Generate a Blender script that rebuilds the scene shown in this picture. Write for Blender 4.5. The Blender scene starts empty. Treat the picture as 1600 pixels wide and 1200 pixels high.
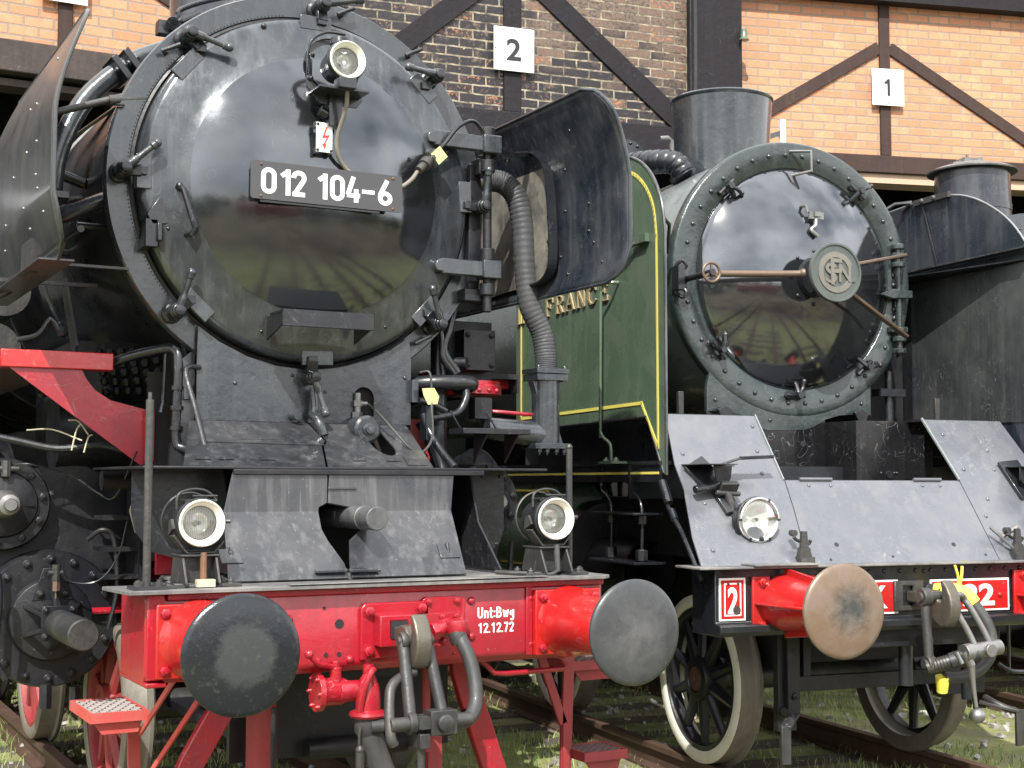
import bpy, bmesh, math, random
from mathutils import Vector, Matrix, noise
from mathutils.geometry import tessellate_polygon
R = math.radians
PI = math.pi
S = bpy.context.scene
COL = S.collection

# ------------------------------------------------------------------ camera
HEAD, PITCH, ROLL = 0.497, 0.0703, 0.0019
fwd = Vector((math.sin(HEAD)*math.cos(PITCH), math.cos(HEAD)*math.cos(PITCH), math.sin(PITCH)))
rgt = Vector((math.cos(HEAD), -math.sin(HEAD), 0))
upv = rgt.cross(fwd)
r2 = rgt*math.cos(ROLL) + upv*math.sin(ROLL)
u2 = -rgt*math.sin(ROLL) + upv*math.cos(ROLL)
cam = bpy.data.cameras.new('camera')
cam_o = bpy.data.objects.new('camera', cam)
COL.objects.link(cam_o)
m = Matrix((r2, u2, -fwd)).transposed().to_4x4()
m.translation = Vector((-2.5235, -5.1229, 1.6905))
cam_o.matrix_world = m
cam.sensor_width = 36
cam.lens = 49.58
cam.clip_start = 0.05
cam.clip_end = 3000
S.camera = cam_o

# ------------------------------------------------------------------ sky, sun, exposure
SUN = Vector((-0.40, -0.56, 0.72)).normalized()          # towards the sun
elev = math.asin(SUN.z)
azim = math.atan2(SUN.x, SUN.y)
W = bpy.data.worlds.new('World')
S.world = W
W.use_nodes = True
nt = W.node_tree
bg = nt.nodes['Background']
sky = nt.nodes.new('ShaderNodeTexSky')
sky.sky_type = 'NISHITA'
sky.sun_disc = False
sky.sun_elevation = elev
sky.sun_rotation = azim
sky.air_density = 1.2
sky.dust_density = 1.5
tc = nt.nodes.new('ShaderNodeTexCoord')
mp = nt.nodes.new('ShaderNodeMapping')
mp.inputs['Scale'].default_value = (1, 1, 1.5)
nz = nt.nodes.new('ShaderNodeTexNoise')
nz.inputs['Scale'].default_value = 1.7
nz.inputs['Detail'].default_value = 6
nz.inputs['Roughness'].default_value = 0.55
rp = nt.nodes.new('ShaderNodeValToRGB')
rp.color_ramp.elements[0].position = 0.30
rp.color_ramp.elements[1].position = 0.47
nz2 = nt.nodes.new('ShaderNodeTexNoise')
nz2.inputs['Scale'].default_value = 2.3
nz2.inputs['Detail'].default_value = 5
cr = nt.nodes.new('ShaderNodeValToRGB')
cr.color_ramp.elements[0].position = 0.3
cr.color_ramp.elements[0].color = (9, 9.2, 9.6, 1)
cr.color_ramp.elements[1].position = 0.7
cr.color_ramp.elements[1].color = (22, 22, 22, 1)
mx = nt.nodes.new('ShaderNodeMix')
mx.data_type = 'RGBA'
mx.clamp_result = False
L = nt.links.new
L(tc.outputs['Generated'], mp.inputs['Vector'])
L(mp.outputs['Vector'], nz.inputs['Vector'])
L(mp.outputs['Vector'], nz2.inputs['Vector'])
L(nz.outputs['Fac'], rp.inputs['Fac'])
L(nz2.outputs['Fac'], cr.inputs['Fac'])
L(rp.outputs['Color'], mx.inputs['Factor'])
L(sky.outputs['Color'], mx.inputs['A'])
L(cr.outputs['Color'], mx.inputs['B'])
L(mx.outputs['Result'], bg.inputs['Color'])
bg.inputs['Strength'].default_value = 0.105
sl = bpy.data.lights.new('sun', 'SUN')
sl.energy = 5.0
sl.angle = R(0.5)
sl.color = (1.0, 0.96, 0.89)
so = bpy.data.objects.new('sun', sl)
COL.objects.link(so)
so.rotation_euler = SUN.to_track_quat('Z', 'Y').to_euler()
S.view_settings.view_transform = 'Standard'
S.view_settings.look = 'None'
S.view_settings.gamma = 1
S.view_settings.exposure = 0.46
S.cycles.max_bounces = 6
S.cycles.use_denoising = True

random.seed(7)

# ------------------------------------------------------------------ materials
def newmat(name):
    m = bpy.data.materials.new(name)
    m.use_nodes = True
    return m, m.node_tree, m.node_tree.nodes['Principled BSDF']

def rgba(c):
    return (c[0], c[1], c[2], 1)

def tex_noise(nt, vec, scale, detail=6, rough=0.6, dist=0):
    n = nt.nodes.new('ShaderNodeTexNoise')
    n.inputs['Scale'].default_value = scale
    n.inputs['Detail'].default_value = detail
    n.inputs['Roughness'].default_value = rough
    n.inputs['Distortion'].default_value = dist
    nt.links.new(vec, n.inputs['Vector'])
    return n.outputs['Fac']

def ramp(nt, fac, a, b, ca=(0, 0, 0), cb=(1, 1, 1)):
    r = nt.nodes.new('ShaderNodeValToRGB')
    r.color_ramp.elements[0].position = a
    r.color_ramp.elements[1].position = b
    r.color_ramp.elements[0].color = rgba(ca)
    r.color_ramp.elements[1].color = rgba(cb)
    nt.links.new(fac, r.inputs['Fac'])
    return r.outputs['Color']

def mixc(nt, fac, a, b, mode='MIX'):
    x = nt.nodes.new('ShaderNodeMix')
    x.data_type = 'RGBA'
    x.blend_type = mode
    for key, v in (('Factor', fac), ('A', a), ('B', b)):
        if isinstance(v, (int, float)):
            x.inputs[key].default_value = v
        elif isinstance(v, tuple):
            x.inputs[key].default_value = rgba(v)
        else:
            nt.links.new(v, x.inputs[key])
    return x.outputs['Result']

def math_n(nt, op, a, b):
    x = nt.nodes.new('ShaderNodeMath')
    x.operation = op
    for i, v in enumerate((a, b)):
        if isinstance(v, (int, float)):
            x.inputs[i].default_value = v
        else:
            nt.links.new(v, x.inputs[i])
    return x.outputs[0]

def coords(nt, scale=(1, 1, 1), kind='Object'):
    t = nt.nodes.new('ShaderNodeTexCoord')
    mpn = nt.nodes.new('ShaderNodeMapping')
    mpn.inputs['Scale'].default_value = scale
    nt.links.new(t.outputs[kind], mpn.inputs['Vector'])
    return mpn.outputs['Vector']

def bump(nt, bsdf, h, strength, dist=0.01):
    b = nt.nodes.new('ShaderNodeBump')
    b.inputs['Strength'].default_value = strength
    b.inputs['Distance'].default_value = dist
    nt.links.new(h, b.inputs['Height'])
    nt.links.new(b.outputs['Normal'], bsdf.inputs['Normal'])

def paint(name, col, rough=0.35, dirt=(0.14, 0.13, 0.11), amount=0.5, spots=0.0, spotcol=(0.2, 0.1, 0.05),
          bmp=0.15, bscale=30, metal=0.0, coat=0.0, streak=0.35, dscale=3.0, rvar=0.25, spec=0.5, scratch=0.12, run=0.0):
    m, nt, b = newmat(name)
    v = coords(nt)
    vs = coords(nt, (9, 9, 0.9))
    n1 = tex_noise(nt, v, dscale, 9, 0.65, 0.3)
    n2 = tex_noise(nt, vs, 2.0, 6, 0.6)
    n3 = tex_noise(nt, v, bscale, 5, 0.55)
    c = mixc(nt, math_n(nt, 'MULTIPLY', ramp(nt, n1, 0.42, 0.75), amount), col, dirt)
    c = mixc(nt, math_n(nt, 'MULTIPLY', ramp(nt, n2, 0.5, 0.75), streak), c, dirt)
    if spots > 0:
        n4 = tex_noise(nt, v, 14, 4, 0.7)
        c = mixc(nt, math_n(nt, 'MULTIPLY', ramp(nt, n4, 0.64, 0.68), spots), c, spotcol)
    if scratch > 0:      # fine curved scuffs in patches
        s1 = tex_noise(nt, coords(nt, (1.0, 1.3, 0.8)), 7, 2, 0.5, 1.2)
        s2 = tex_noise(nt, v, 2.3, 3, 0.5)
        ab = math_n(nt, 'ABSOLUTE', math_n(nt, 'SUBTRACT', s1, 0.5), 0)
        ln = ramp(nt, ab, 0.0, 0.006, (1, 1, 1), (0, 0, 0))
        sc = math_n(nt, 'MULTIPLY', math_n(nt, 'MULTIPLY', ln, ramp(nt, s2, 0.5, 0.6)), scratch)
        c = mixc(nt, sc, c, (0.42, 0.42, 0.41))
        ch = tex_noise(nt, v, 60, 3, 0.6)
        c = mixc(nt, math_n(nt, 'MULTIPLY', ramp(nt, ch, 0.70, 0.72), min(0.6, scratch*1.6)), c, (0.30, 0.27, 0.23))
    if run > 0:          # narrow water and grease runs down the sheet
        r1 = tex_noise(nt, coords(nt, (38, 38, 0.7)), 1.0, 3, 0.6)
        r2 = tex_noise(nt, v, 1.7, 4, 0.6)
        c = mixc(nt, math_n(nt, 'MULTIPLY', math_n(nt, 'MULTIPLY', ramp(nt, r1, 0.58, 0.72), ramp(nt, r2, 0.45, 0.6)), run), c, dirt)
    nt.links.new(c, b.inputs['Base Color'])
    rr = math_n(nt, 'ADD', math_n(nt, 'MULTIPLY', ramp(nt, n1, 0.35, 0.7), rvar), rough)
    nt.links.new(rr, b.inputs['Roughness'])
    b.inputs['Metallic'].default_value = metal
    b.inputs['Coat Weight'].default_value = coat
    b.inputs['Coat Roughness'].default_value = 0.12
    b.inputs['Specular IOR Level'].default_value = spec
    h = math_n(nt, 'ADD', n3, math_n(nt, 'MULTIPLY', n1, 1.5))
    bump(nt, b, h, bmp, 0.006)
    return m

M = {}
M['black'] = paint('black_paint', (0.009, 0.011, 0.015), 0.22, (0.040, 0.042, 0.044), 0.3, coat=0.35, bmp=0.3, bscale=22, streak=0.25)
M['black_matt'] = paint('matt_black_paint', (0.009, 0.010, 0.014), 0.34, (0.040, 0.039, 0.038), 0.35, bmp=0.35, bscale=22, streak=0.25, coat=0.15)
M['black_dirty'] = paint('oily_black_paint', (0.007, 0.008, 0.012), 0.33, (0.03, 0.028, 0.027), 0.5, bmp=0.35, bscale=20)
M['ring'] = paint('weathered_smokebox_paint', (0.019, 0.025, 0.031), 0.17, (0.085, 0.094, 0.100), 0.45, bmp=0.55, bscale=20, rvar=0.28, coat=0.65, spots=0.15, spotcol=(0.008, 0.009, 0.011), run=0.5, scratch=0.14)
M['door_rim'] = paint('door_rim_paint', (0.036, 0.044, 0.053), 0.12, (0.15, 0.16, 0.165), 0.45, bmp=0.25, bscale=10, streak=0.5, spots=0.12, spotcol=(0.08, 0.065, 0.045), coat=0.6, metal=0.4, run=0.7, scratch=0.18)
M['dome'] = paint('glossy_door_paint', (0.088, 0.098, 0.110), 0.03, (0.10, 0.104, 0.108), 0.4, bmp=0.15, bscale=3.5, coat=0.7, streak=0.2, rvar=0.14, spec=0.9, metal=0.88, dscale=2.4, scratch=0.08, run=0.35)
M['dome_b'] = paint('mirror_black_paint', (0.105, 0.115, 0.13), 0.02, (0.10, 0.10, 0.11), 0.25, bmp=0.12, bscale=3.5, coat=0.9, streak=0.1, rvar=0.08, spec=1.0, metal=0.88, scratch=0.06, run=0.15)
M['ring_b'] = paint('hammered_green_black_paint', (0.024, 0.034, 0.035), 0.18, (0.07, 0.085, 0.085), 0.5, bmp=1.0, bscale=13, rvar=0.2, coat=0.4, scratch=0.15)
M['apron'] = paint('grey_worn_sheet', (0.036, 0.038, 0.044), 0.22, (0.18, 0.18, 0.182), 0.5, bmp=0.22, bscale=7, streak=0.55, rvar=0.25, dscale=1.8, metal=0.35, coat=0.3, run=0.8, scratch=0.35)
M['grimy_sheet'] = paint('grimy_sheet', (0.085, 0.082, 0.075), 0.45, (0.30, 0.28, 0.23), 0.8, bmp=0.3, bscale=18, streak=0.4, spots=0.4, spotcol=(0.02, 0.02, 0.02), dscale=6)
M['sunlit_grey'] = paint('worn_sunlit_grey_panel', (0.034, 0.039, 0.042), 0.24, (0.11, 0.112, 0.108), 0.5, bmp=0.15, bscale=9, streak=0.4, coat=0.35, run=0.6, scratch=0.4, spots=0.08, spotcol=(0.25, 0.25, 0.24))  # lighter grey carries sunlight in its colour; scratches and runs are wear
M['apron_b'] = paint('light_grey_sheet', (0.105, 0.113, 0.132), 0.22, (0.19, 0.192, 0.20), 0.5, bmp=0.16, bscale=4, streak=0.35, rvar=0.22, coat=0.5, spots=0.05, spotcol=(0.10, 0.06, 0.04), run=0.6, scratch=0.35)
M['plate_b'] = paint('glossy_scuffed_plate', (0.007, 0.007, 0.009), 0.10, (0.028, 0.025, 0.024), 0.3, bmp=0.25, bscale=9, coat=0.5, spots=0.2, spotcol=(0.16, 0.16, 0.17), rvar=0.25, scratch=0.4)
M['deck'] = paint('worn_deck_steel', (0.10, 0.10, 0.105), 0.5, (0.35, 0.34, 0.30), 0.6, bmp=0.2)
M['red'] = paint('red_paint', (0.36, 0.009, 0.022), 0.24, (0.14, 0.018, 0.022), 0.6, bmp=0.35, bscale=22, coat=0.35, streak=0.35, spots=0.14, spotcol=(0.06, 0.02, 0.02), rvar=0.3, run=0.7, scratch=0.25, dscale=4)
M['red_bright'] = paint('bright_red_paint', (0.47, 0.011, 0.012), 0.20, (0.24, 0.025, 0.022), 0.5, bmp=0.25, bscale=18, coat=0.5, streak=0.3, rvar=0.25, spots=0.08, spotcol=(0.08, 0.02, 0.02), run=0.5, scratch=0.2)
M['red_dull'] = paint('dull_red_paint', (0.30, 0.03, 0.035), 0.45, (0.10, 0.04, 0.035), 0.55, bmp=0.3)
M['red_step'] = paint('sunlit_step_red', (0.50, 0.06, 0.055), 0.45, (0.35, 0.16, 0.13), 0.5, bmp=0.2)  # lighter red puts sunlight on the left step and hanger
M['steel'] = paint('bare_steel', (0.28, 0.28, 0.28), 0.36, (0.12, 0.10, 0.08), 0.5, metal=0.85, bmp=0.2)
M['steel_dark'] = paint('dark_forged_steel', (0.055, 0.057, 0.060), 0.34, (0.15, 0.135, 0.115), 0.5, metal=0.55, bmp=0.4, bscale=40)
M['steel_hook'] = paint('worn_hook_steel', (0.15, 0.135, 0.11), 0.36, (0.055, 0.048, 0.04), 0.65, metal=0.6, bmp=0.4, bscale=35, dscale=9)
M['chrome'] = paint('polished_chrome', (0.75, 0.76, 0.76), 0.12, (0.35, 0.35, 0.33), 0.3, metal=1.0, bmp=0.03)
M['brass'] = paint('worn_brass', (0.19, 0.135, 0.10), 0.35, (0.12, 0.095, 0.08), 0.6, metal=0.6, bmp=0.2)
M['crest'] = paint('grey_crest_metal', (0.085, 0.10, 0.098), 0.4, (0.17, 0.18, 0.165), 0.5, metal=0.4, bmp=0.2)
M['crest_letter'] = paint('worn_crest_letters', (0.20, 0.19, 0.165), 0.4, (0.12, 0.115, 0.10), 0.5, metal=0.4)
M['rubber'] = paint('black_rubber', (0.030, 0.030, 0.032), 0.55, (0.09, 0.088, 0.08), 0.4, bmp=0.3)
M['hose_tape'] = paint('ribbed_hose_rubber', (0.040, 0.042, 0.048), 0.5, (0.10, 0.10, 0.105), 0.5, bmp=0.25, bscale=60)
M['green'] = paint('green_paint', (0.078, 0.124, 0.080), 0.22, (0.19, 0.225, 0.175), 0.42, bmp=0.10, bscale=5, coat=0.45, streak=0.25, rvar=0.15, run=0.45)
M['yellow'] = paint('yellow_lining', (0.75, 0.66, 0.14), 0.4, (0.5, 0.42, 0.12), 0.3, bmp=0.05)
M['gold'] = paint('gilt_letters', (0.42, 0.34, 0.20), 0.4, (0.2, 0.15, 0.09), 0.6, metal=0.2, bmp=0.2, dscale=12)
M['white'] = paint('white_paint', (0.80, 0.80, 0.78), 0.4, (0.6, 0.58, 0.52), 0.3, bmp=0.05, streak=0.1)
M['white_dirty'] = paint('off_white_wheel_rim', (0.66, 0.65, 0.56), 0.5, (0.30, 0.24, 0.16), 0.5, bmp=0.2, streak=0.2, spots=0.3, spotcol=(0.2, 0.12, 0.07))
M['ink'] = paint('dark_ink', (0.015, 0.016, 0.02), 0.5, (0.02, 0.02, 0.02), 0.1, bmp=0.0)
M['tread'] = paint('worn_wheel_tread', (0.22, 0.20, 0.17), 0.5, (0.10, 0.085, 0.065), 0.6, metal=0.35, bmp=0.35, streak=0.5)
M['rust'] = paint('rusty_steel', (0.17, 0.085, 0.045), 0.65, (0.08, 0.05, 0.035), 0.6, bmp=0.4)
M['rust_dark'] = paint('brown_grease', (0.075, 0.035, 0.022), 0.6, (0.03, 0.02, 0.018), 0.6, bmp=0.4)
M['old_cable'] = paint('yellowed_cable', (0.20, 0.19, 0.16), 0.5, (0.16, 0.10, 0.06), 0.6)
M['bead'] = paint('rubbed_bright_edge', (0.30, 0.31, 0.32), 0.3, (0.12, 0.12, 0.12), 0.4, metal=0.5)
M['sign_white'] = paint('enamelled_sign', (0.78, 0.79, 0.80), 0.3, (0.50, 0.47, 0.42), 0.35, bmp=0.05, streak=0.3, dscale=6, run=0.5, spots=0.06, spotcol=(0.3, 0.16, 0.1))
M['pipe_grey'] = paint('scraped_grey_pipe', (0.085, 0.09, 0.095), 0.3, (0.20, 0.20, 0.20), 0.6, metal=0.3, bmp=0.3, bscale=30, dscale=9, streak=0.1)
M['straw'] = paint('pale_straw', (0.50, 0.46, 0.34), 0.7, (0.4, 0.36, 0.25), 0.3)
M['tag_yellow'] = paint('yellow_tag', (0.60, 0.55, 0.24), 0.6, (0.42, 0.36, 0.18), 0.5, bmp=0.15, dscale=18)
M['tape_yellow'] = paint('yellow_tape', (0.85, 0.76, 0.10), 0.45, (0.6, 0.5, 0.1), 0.3, bmp=0.2)
M['number_plate'] = paint('dark_number_plate', (0.055, 0.055, 0.062), 0.42, (0.09, 0.09, 0.09), 0.2, bmp=0.03, streak=0.1)
M['timber_brown'] = paint('brown_timber', (0.042, 0.025, 0.022), 0.7, (0.085, 0.062, 0.05), 0.45, bmp=0.6, bscale=22, spec=0.3, scratch=0.1)
M['timber_black'] = paint('tarred_timber', (0.010, 0.008, 0.012), 0.55, (0.022, 0.02, 0.02), 0.4, bmp=0.8, bscale=18, spec=0.3, scratch=0.1)
M['timber_grey'] = paint('weathered_timber', (0.050, 0.040, 0.038), 0.75, (0.12, 0.10, 0.085), 0.5, bmp=0.7, spec=0.3)
M['interior'] = paint('dark_interior', (0.018, 0.017, 0.017), 0.9, (0.03, 0.028, 0.026), 0.4, bmp=0.1)
M['concrete'] = paint('lintel_plaster', (0.50, 0.36, 0.26), 0.8, (0.35, 0.28, 0.22), 0.4)
M['defl_out'] = paint('streaked_deflector_sheet', (0.046, 0.050, 0.055), 0.26, (0.12, 0.112, 0.105), 0.45, bmp=0.04, bscale=9, streak=0.5, dscale=2, coat=0.3, run=0.6)
M['defl_in'] = paint('blue_black_deflector_sheet', (0.014, 0.019, 0.028), 0.22, (0.13, 0.135, 0.14), 0.3, bmp=0.1, bscale=6, streak=0.25, spots=0.08, spotcol=(0.2, 0.2, 0.2), coat=0.3, run=0.4, scratch=0.2)
M['buffer_l'] = None
M['hose_grey'] = paint('grey_airhose', (0.035, 0.037, 0.038), 0.42, (0.09, 0.09, 0.085), 0.5, bmp=0.25, coat=0.1)
M['warn_red'] = paint('warning_red', (0.6, 0.05, 0.04), 0.5, (0.5, 0.1, 0.08), 0.2, bmp=0.0)
M['pale_metal'] = paint('pale_painted_metal', (0.62, 0.65, 0.66), 0.5, (0.4, 0.42, 0.42), 0.3)
M['pale_saddle'] = paint('sky_pale_smokebox_top', (0.20, 0.225, 0.23), 0.2, (0.34, 0.36, 0.36), 0.4, bmp=0.1, coat=0.5)  # pale base stands in for sun and sky reflected on the barrel

def disc_mat(name, base, centre, r0, metal, rough, edge=0.10, off=(0, 0), ctr2=None):
    """Buffer face: worn patch of its own shape round the middle of the disc."""
    m, nt, b = newmat(name)
    t = nt.nodes.new('ShaderNodeTexCoord')
    sep = nt.nodes.new('ShaderNodeSeparateXYZ')
    L = nt.links.new
    uv = nt.nodes.new('ShaderNodeUVMap')
    L(uv.outputs['UV'], sep.inputs[0])
    x = math_n(nt, 'SUBTRACT', sep.outputs[0], off[0])
    y = math_n(nt, 'SUBTRACT', sep.outputs[1], off[1])
    d = math_n(nt, 'SQRT', math_n(nt, 'ADD', math_n(nt, 'MULTIPLY', x, x), math_n(nt, 'MULTIPLY', y, y)), 0)
    n = tex_noise(nt, uv.outputs['UV'], 9, 8, 0.7, 0.5)
    nb = tex_noise(nt, uv.outputs['UV'], 26, 8, 0.75, 0.2)
    dd = math_n(nt, 'ADD', d, math_n(nt, 'MULTIPLY', math_n(nt, 'SUBTRACT', n, 0.5), 0.12))
    dd = math_n(nt, 'ADD', dd, math_n(nt, 'MULTIPLY', math_n(nt, 'SUBTRACT', nb, 0.5), 0.06))
    f = ramp(nt, dd, r0 - edge*0.5, r0 + edge*0.5, (1, 1, 1), (0, 0, 0))
    c = mixc(nt, f, base, centre)
    c = mixc(nt, math_n(nt, 'MULTIPLY', ramp(nt, nb, 0.55, 0.8), 0.4), c, (0.20, 0.19, 0.16))
    if ctr2:
        c = mixc(nt, ramp(nt, n, 0.42, 0.62), c, mixc(nt, 0.5, c, ctr2))
    L(c, b.inputs['Base Color'])
    b.inputs['Metallic'].default_value = metal
    L(math_n(nt, 'ADD', math_n(nt, 'MULTIPLY', f, 0.15), rough), b.inputs['Roughness'])
    bump(nt, b, math_n(nt, 'ADD', nb, math_n(nt, 'MULTIPLY', n, 1.0)), 0.35, 0.004)
    return m

M['buffer_l'] = disc_mat('painted_buffer_face', (0.012, 0.015, 0.019), (0.036, 0.041, 0.042), 0.115, 0.0, 0.20, 0.035, (0.01, 0.0))
M['buffer_r'] = disc_mat('bare_buffer_face', (0.055, 0.058, 0.062), (0.105, 0.105, 0.108), 0.10, 0.15, 0.34, 0.16, (0, -0.02), (0.03, 0.033, 0.036))
M['buffer_b'] = disc_mat('tan_buffer_face', (0.165, 0.110, 0.074), (0.045, 0.047, 0.045), 0.10, 0.15, 0.36, 0.10, (0.025, 0.01), (0.20, 0.17, 0.15))

def glass_mat():
    m, nt, b = newmat('ribbed_lamp_glass')
    v = coords(nt)
    w = nt.nodes.new('ShaderNodeTexWave')
    w.inputs['Scale'].default_value = 42
    w.bands_direction = 'X'
    nt.links.new(v, w.inputs['Vector'])
    g = nt.nodes.new('ShaderNodeBsdfGlossy')
    g.inputs['Roughness'].default_value = 0.06
    t = nt.nodes.new('ShaderNodeBsdfTransparent')
    nt.links.new(ramp(nt, w.outputs['Fac'], 0.0, 1.0, (0.80, 0.81, 0.80), (1, 1, 1)), t.inputs['Color'])
    bn = nt.nodes.new('ShaderNodeBump')
    bn.inputs['Strength'].default_value = 0.5
    bn.inputs['Distance'].default_value = 0.003
    nt.links.new(w.outputs['Fac'], bn.inputs['Height'])
    nt.links.new(bn.outputs['Normal'], g.inputs['Normal'])
    fr = nt.nodes.new('ShaderNodeFresnel')
    fr.inputs['IOR'].default_value = 1.5
    mxs = nt.nodes.new('ShaderNodeMixShader')
    nt.links.new(fr.outputs[0], mxs.inputs[0])
    nt.links.new(t.outputs[0], mxs.inputs[1])
    nt.links.new(g.outputs[0], mxs.inputs[2])
    nt.links.new(mxs.outputs[0], nt.nodes['Material Output'].inputs['Surface'])
    return m
M['glass'] = glass_mat()
m, nt, b = newmat('lamp_reflector')
b.inputs['Base Color'].default_value = (0.93, 0.93, 0.90, 1)
b.inputs['Metallic'].default_value = 0.3
b.inputs['Roughness'].default_value = 0.22
M['reflector'] = m
M['lamp_white'] = paint('white_lamp_inner_rim', (0.86, 0.86, 0.78), 0.5, (0.75, 0.74, 0.66), 0.2, bmp=0.02)

def brick_mat(name, c1, c2, mortar, bw, rh, ms, old=False):
    m, nt, b = newmat(name)
    uv = nt.nodes.new('ShaderNodeUVMap')
    br = nt.nodes.new('ShaderNodeTexBrick')
    br.inputs['Scale'].default_value = 1
    br.inputs['Brick Width'].default_value = bw
    br.inputs['Row Height'].default_value = rh
    br.inputs['Mortar Size'].default_value = ms
    br.inputs['Mortar Smooth'].default_value = 0.25
    br.inputs['Color1'].default_value = rgba(c1)
    br.inputs['Color2'].default_value = rgba(c2)
    br.inputs['Mortar'].default_value = rgba(mortar)
    L = nt.links.new
    n0 = tex_noise(nt, uv.outputs['UV'], 9, 5, 0.6)
    # edges of the bricks wander a little
    va = nt.nodes.new('ShaderNodeVectorMath')
    va.operation = 'SCALE'
    va.inputs['Scale'].default_value = 0.02 if old else 0.006
    nn = nt.nodes.new('ShaderNodeTexNoise')
    nn.inputs['Scale'].default_value = 7
    L(uv.outputs['UV'], nn.inputs['Vector'])
    sb = nt.nodes.new('ShaderNodeVectorMath')
    sb.operation = 'SUBTRACT'
    sb.inputs[1].default_value = (0.5, 0.5, 0.5)
    L(nn.outputs['Color'], sb.inputs[0])
    L(sb.outputs[0], va.inputs[0])
    ad = nt.nodes.new('ShaderNodeVectorMath')
    ad.operation = 'ADD'
    L(uv.outputs['UV'], ad.inputs[0])
    L(va.outputs[0], ad.inputs[1])
    L(ad.outputs[0], br.inputs['Vector'])
    col = br.outputs['Color']
    n1 = tex_noise(nt, uv.outputs['UV'], 1.3, 6, 0.6)
    n2 = tex_noise(nt, uv.outputs['UV'], 28, 6, 0.7)
    if old:
        # second brick lattice gives single bricks a colour of their own
        b2 = nt.nodes.new('ShaderNodeTexBrick')
        for k in ('Scale', 'Brick Width', 'Row Height'):
            b2.inputs[k].default_value = br.inputs[k].default_value
        b2.inputs['Mortar Size'].default_value = 0
        b2.inputs['Color1'].default_value = (0, 0, 0, 1)
        b2.inputs['Color2'].default_value = (1, 1, 1, 1)
        L(ad.outputs[0], b2.inputs['Vector'])
        own = b2.outputs['Color']
        sepx = nt.nodes.new('ShaderNodeSeparateXYZ')
        L(uv.outputs['UV'], sepx.inputs[0])
        # the glaze has weathered off most of the upper right of the panel
        worn = math_n(nt, 'ADD', math_n(nt, 'MULTIPLY', sepx.outputs[0], 0.16), math_n(nt, 'MULTIPLY', math_n(nt, 'SUBTRACT', sepx.outputs[1], 5.95), 0.34))
        mask = math_n(nt, 'ADD', math_n(nt, 'ADD', math_n(nt, 'MULTIPLY', own, 0.30), math_n(nt, 'MULTIPLY', n1, 0.75)), worn)
        bricks = mixc(nt, ramp(nt, mask, 0.54, 0.72), (0.012, 0.010, 0.014), (0.145, 0.098, 0.072))
        bricks = mixc(nt, math_n(nt, 'MULTIPLY', ramp(nt, n2, 0.50, 0.58), 0.75), bricks, (0.022, 0.016, 0.018))
        n6 = tex_noise(nt, uv.outputs['UV'], 5, 9, 0.8, 0.8)
        bricks = mixc(nt, math_n(nt, 'MULTIPLY', ramp(nt, n6, 0.55, 0.62), ramp(nt, n2, 0.42, 0.5)), bricks, (0.13, 0.09, 0.07))
        bricks = mixc(nt, ramp(nt, math_n(nt, 'ADD', math_n(nt, 'MULTIPLY', n2, 0.7), math_n(nt, 'MULTIPLY', own, 0.25)), 0.60, 0.64), bricks, (0.36, 0.15, 0.07))
        n5 = tex_noise(nt, uv.outputs['UV'], 17, 4, 0.8)
        bricks = mixc(nt, ramp(nt, n5, 0.66, 0.69), bricks, (0.46, 0.34, 0.20))
        mort = mixc(nt, ramp(nt, n0, 0.38, 0.62), (0.06, 0.05, 0.04), (0.34, 0.29, 0.20))
        col = mixc(nt, br.outputs['Fac'], bricks, mort)
        b.inputs['Roughness'].default_value = 0.5
    else:
        col = mixc(nt, math_n(nt, 'MULTIPLY', ramp(nt, n1, 0.4, 0.7), 0.25), col, (0.40, 0.24, 0.15))
        n7 = tex_noise(nt, uv.outputs['UV'], 4.5, 7, 0.75, 0.8)
        col = mixc(nt, math_n(nt, 'MULTIPLY', ramp(nt, n7, 0.56, 0.70), 0.45), col, (0.52, 0.42, 0.32))
        col = mixc(nt, math_n(nt, 'MULTIPLY', ramp(nt, n7, 0.44, 0.34), 0.22), col, (0.24, 0.14, 0.09))
        col = mixc(nt, math_n(nt, 'MULTIPLY', ramp(nt, n2, 0.45, 0.75), 0.25), col, (0.42, 0.17, 0.09))
        b.inputs['Roughness'].default_value = 0.8
    L(col, b.inputs['Base Color'])
    h = math_n(nt, 'SUBTRACT', math_n(nt, 'MULTIPLY', n2, 0.5), math_n(nt, 'MULTIPLY', br.outputs['Fac'], 1.0))
    bump(nt, b, h, 0.6, 0.012)
    return m
M['brick_orange'] = brick_mat('orange_brick', (0.55, 0.225, 0.115), (0.67, 0.32, 0.175), (0.27, 0.24, 0.20), 0.245, 0.0885, 0.0105)
M['brick_old'] = brick_mat('old_glazed_brick', (0.05, 0.03, 0.03), (0.15, 0.08, 0.05), (0.5, 0.45, 0.33), 0.27, 0.089, 0.0095, old=True)

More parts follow.
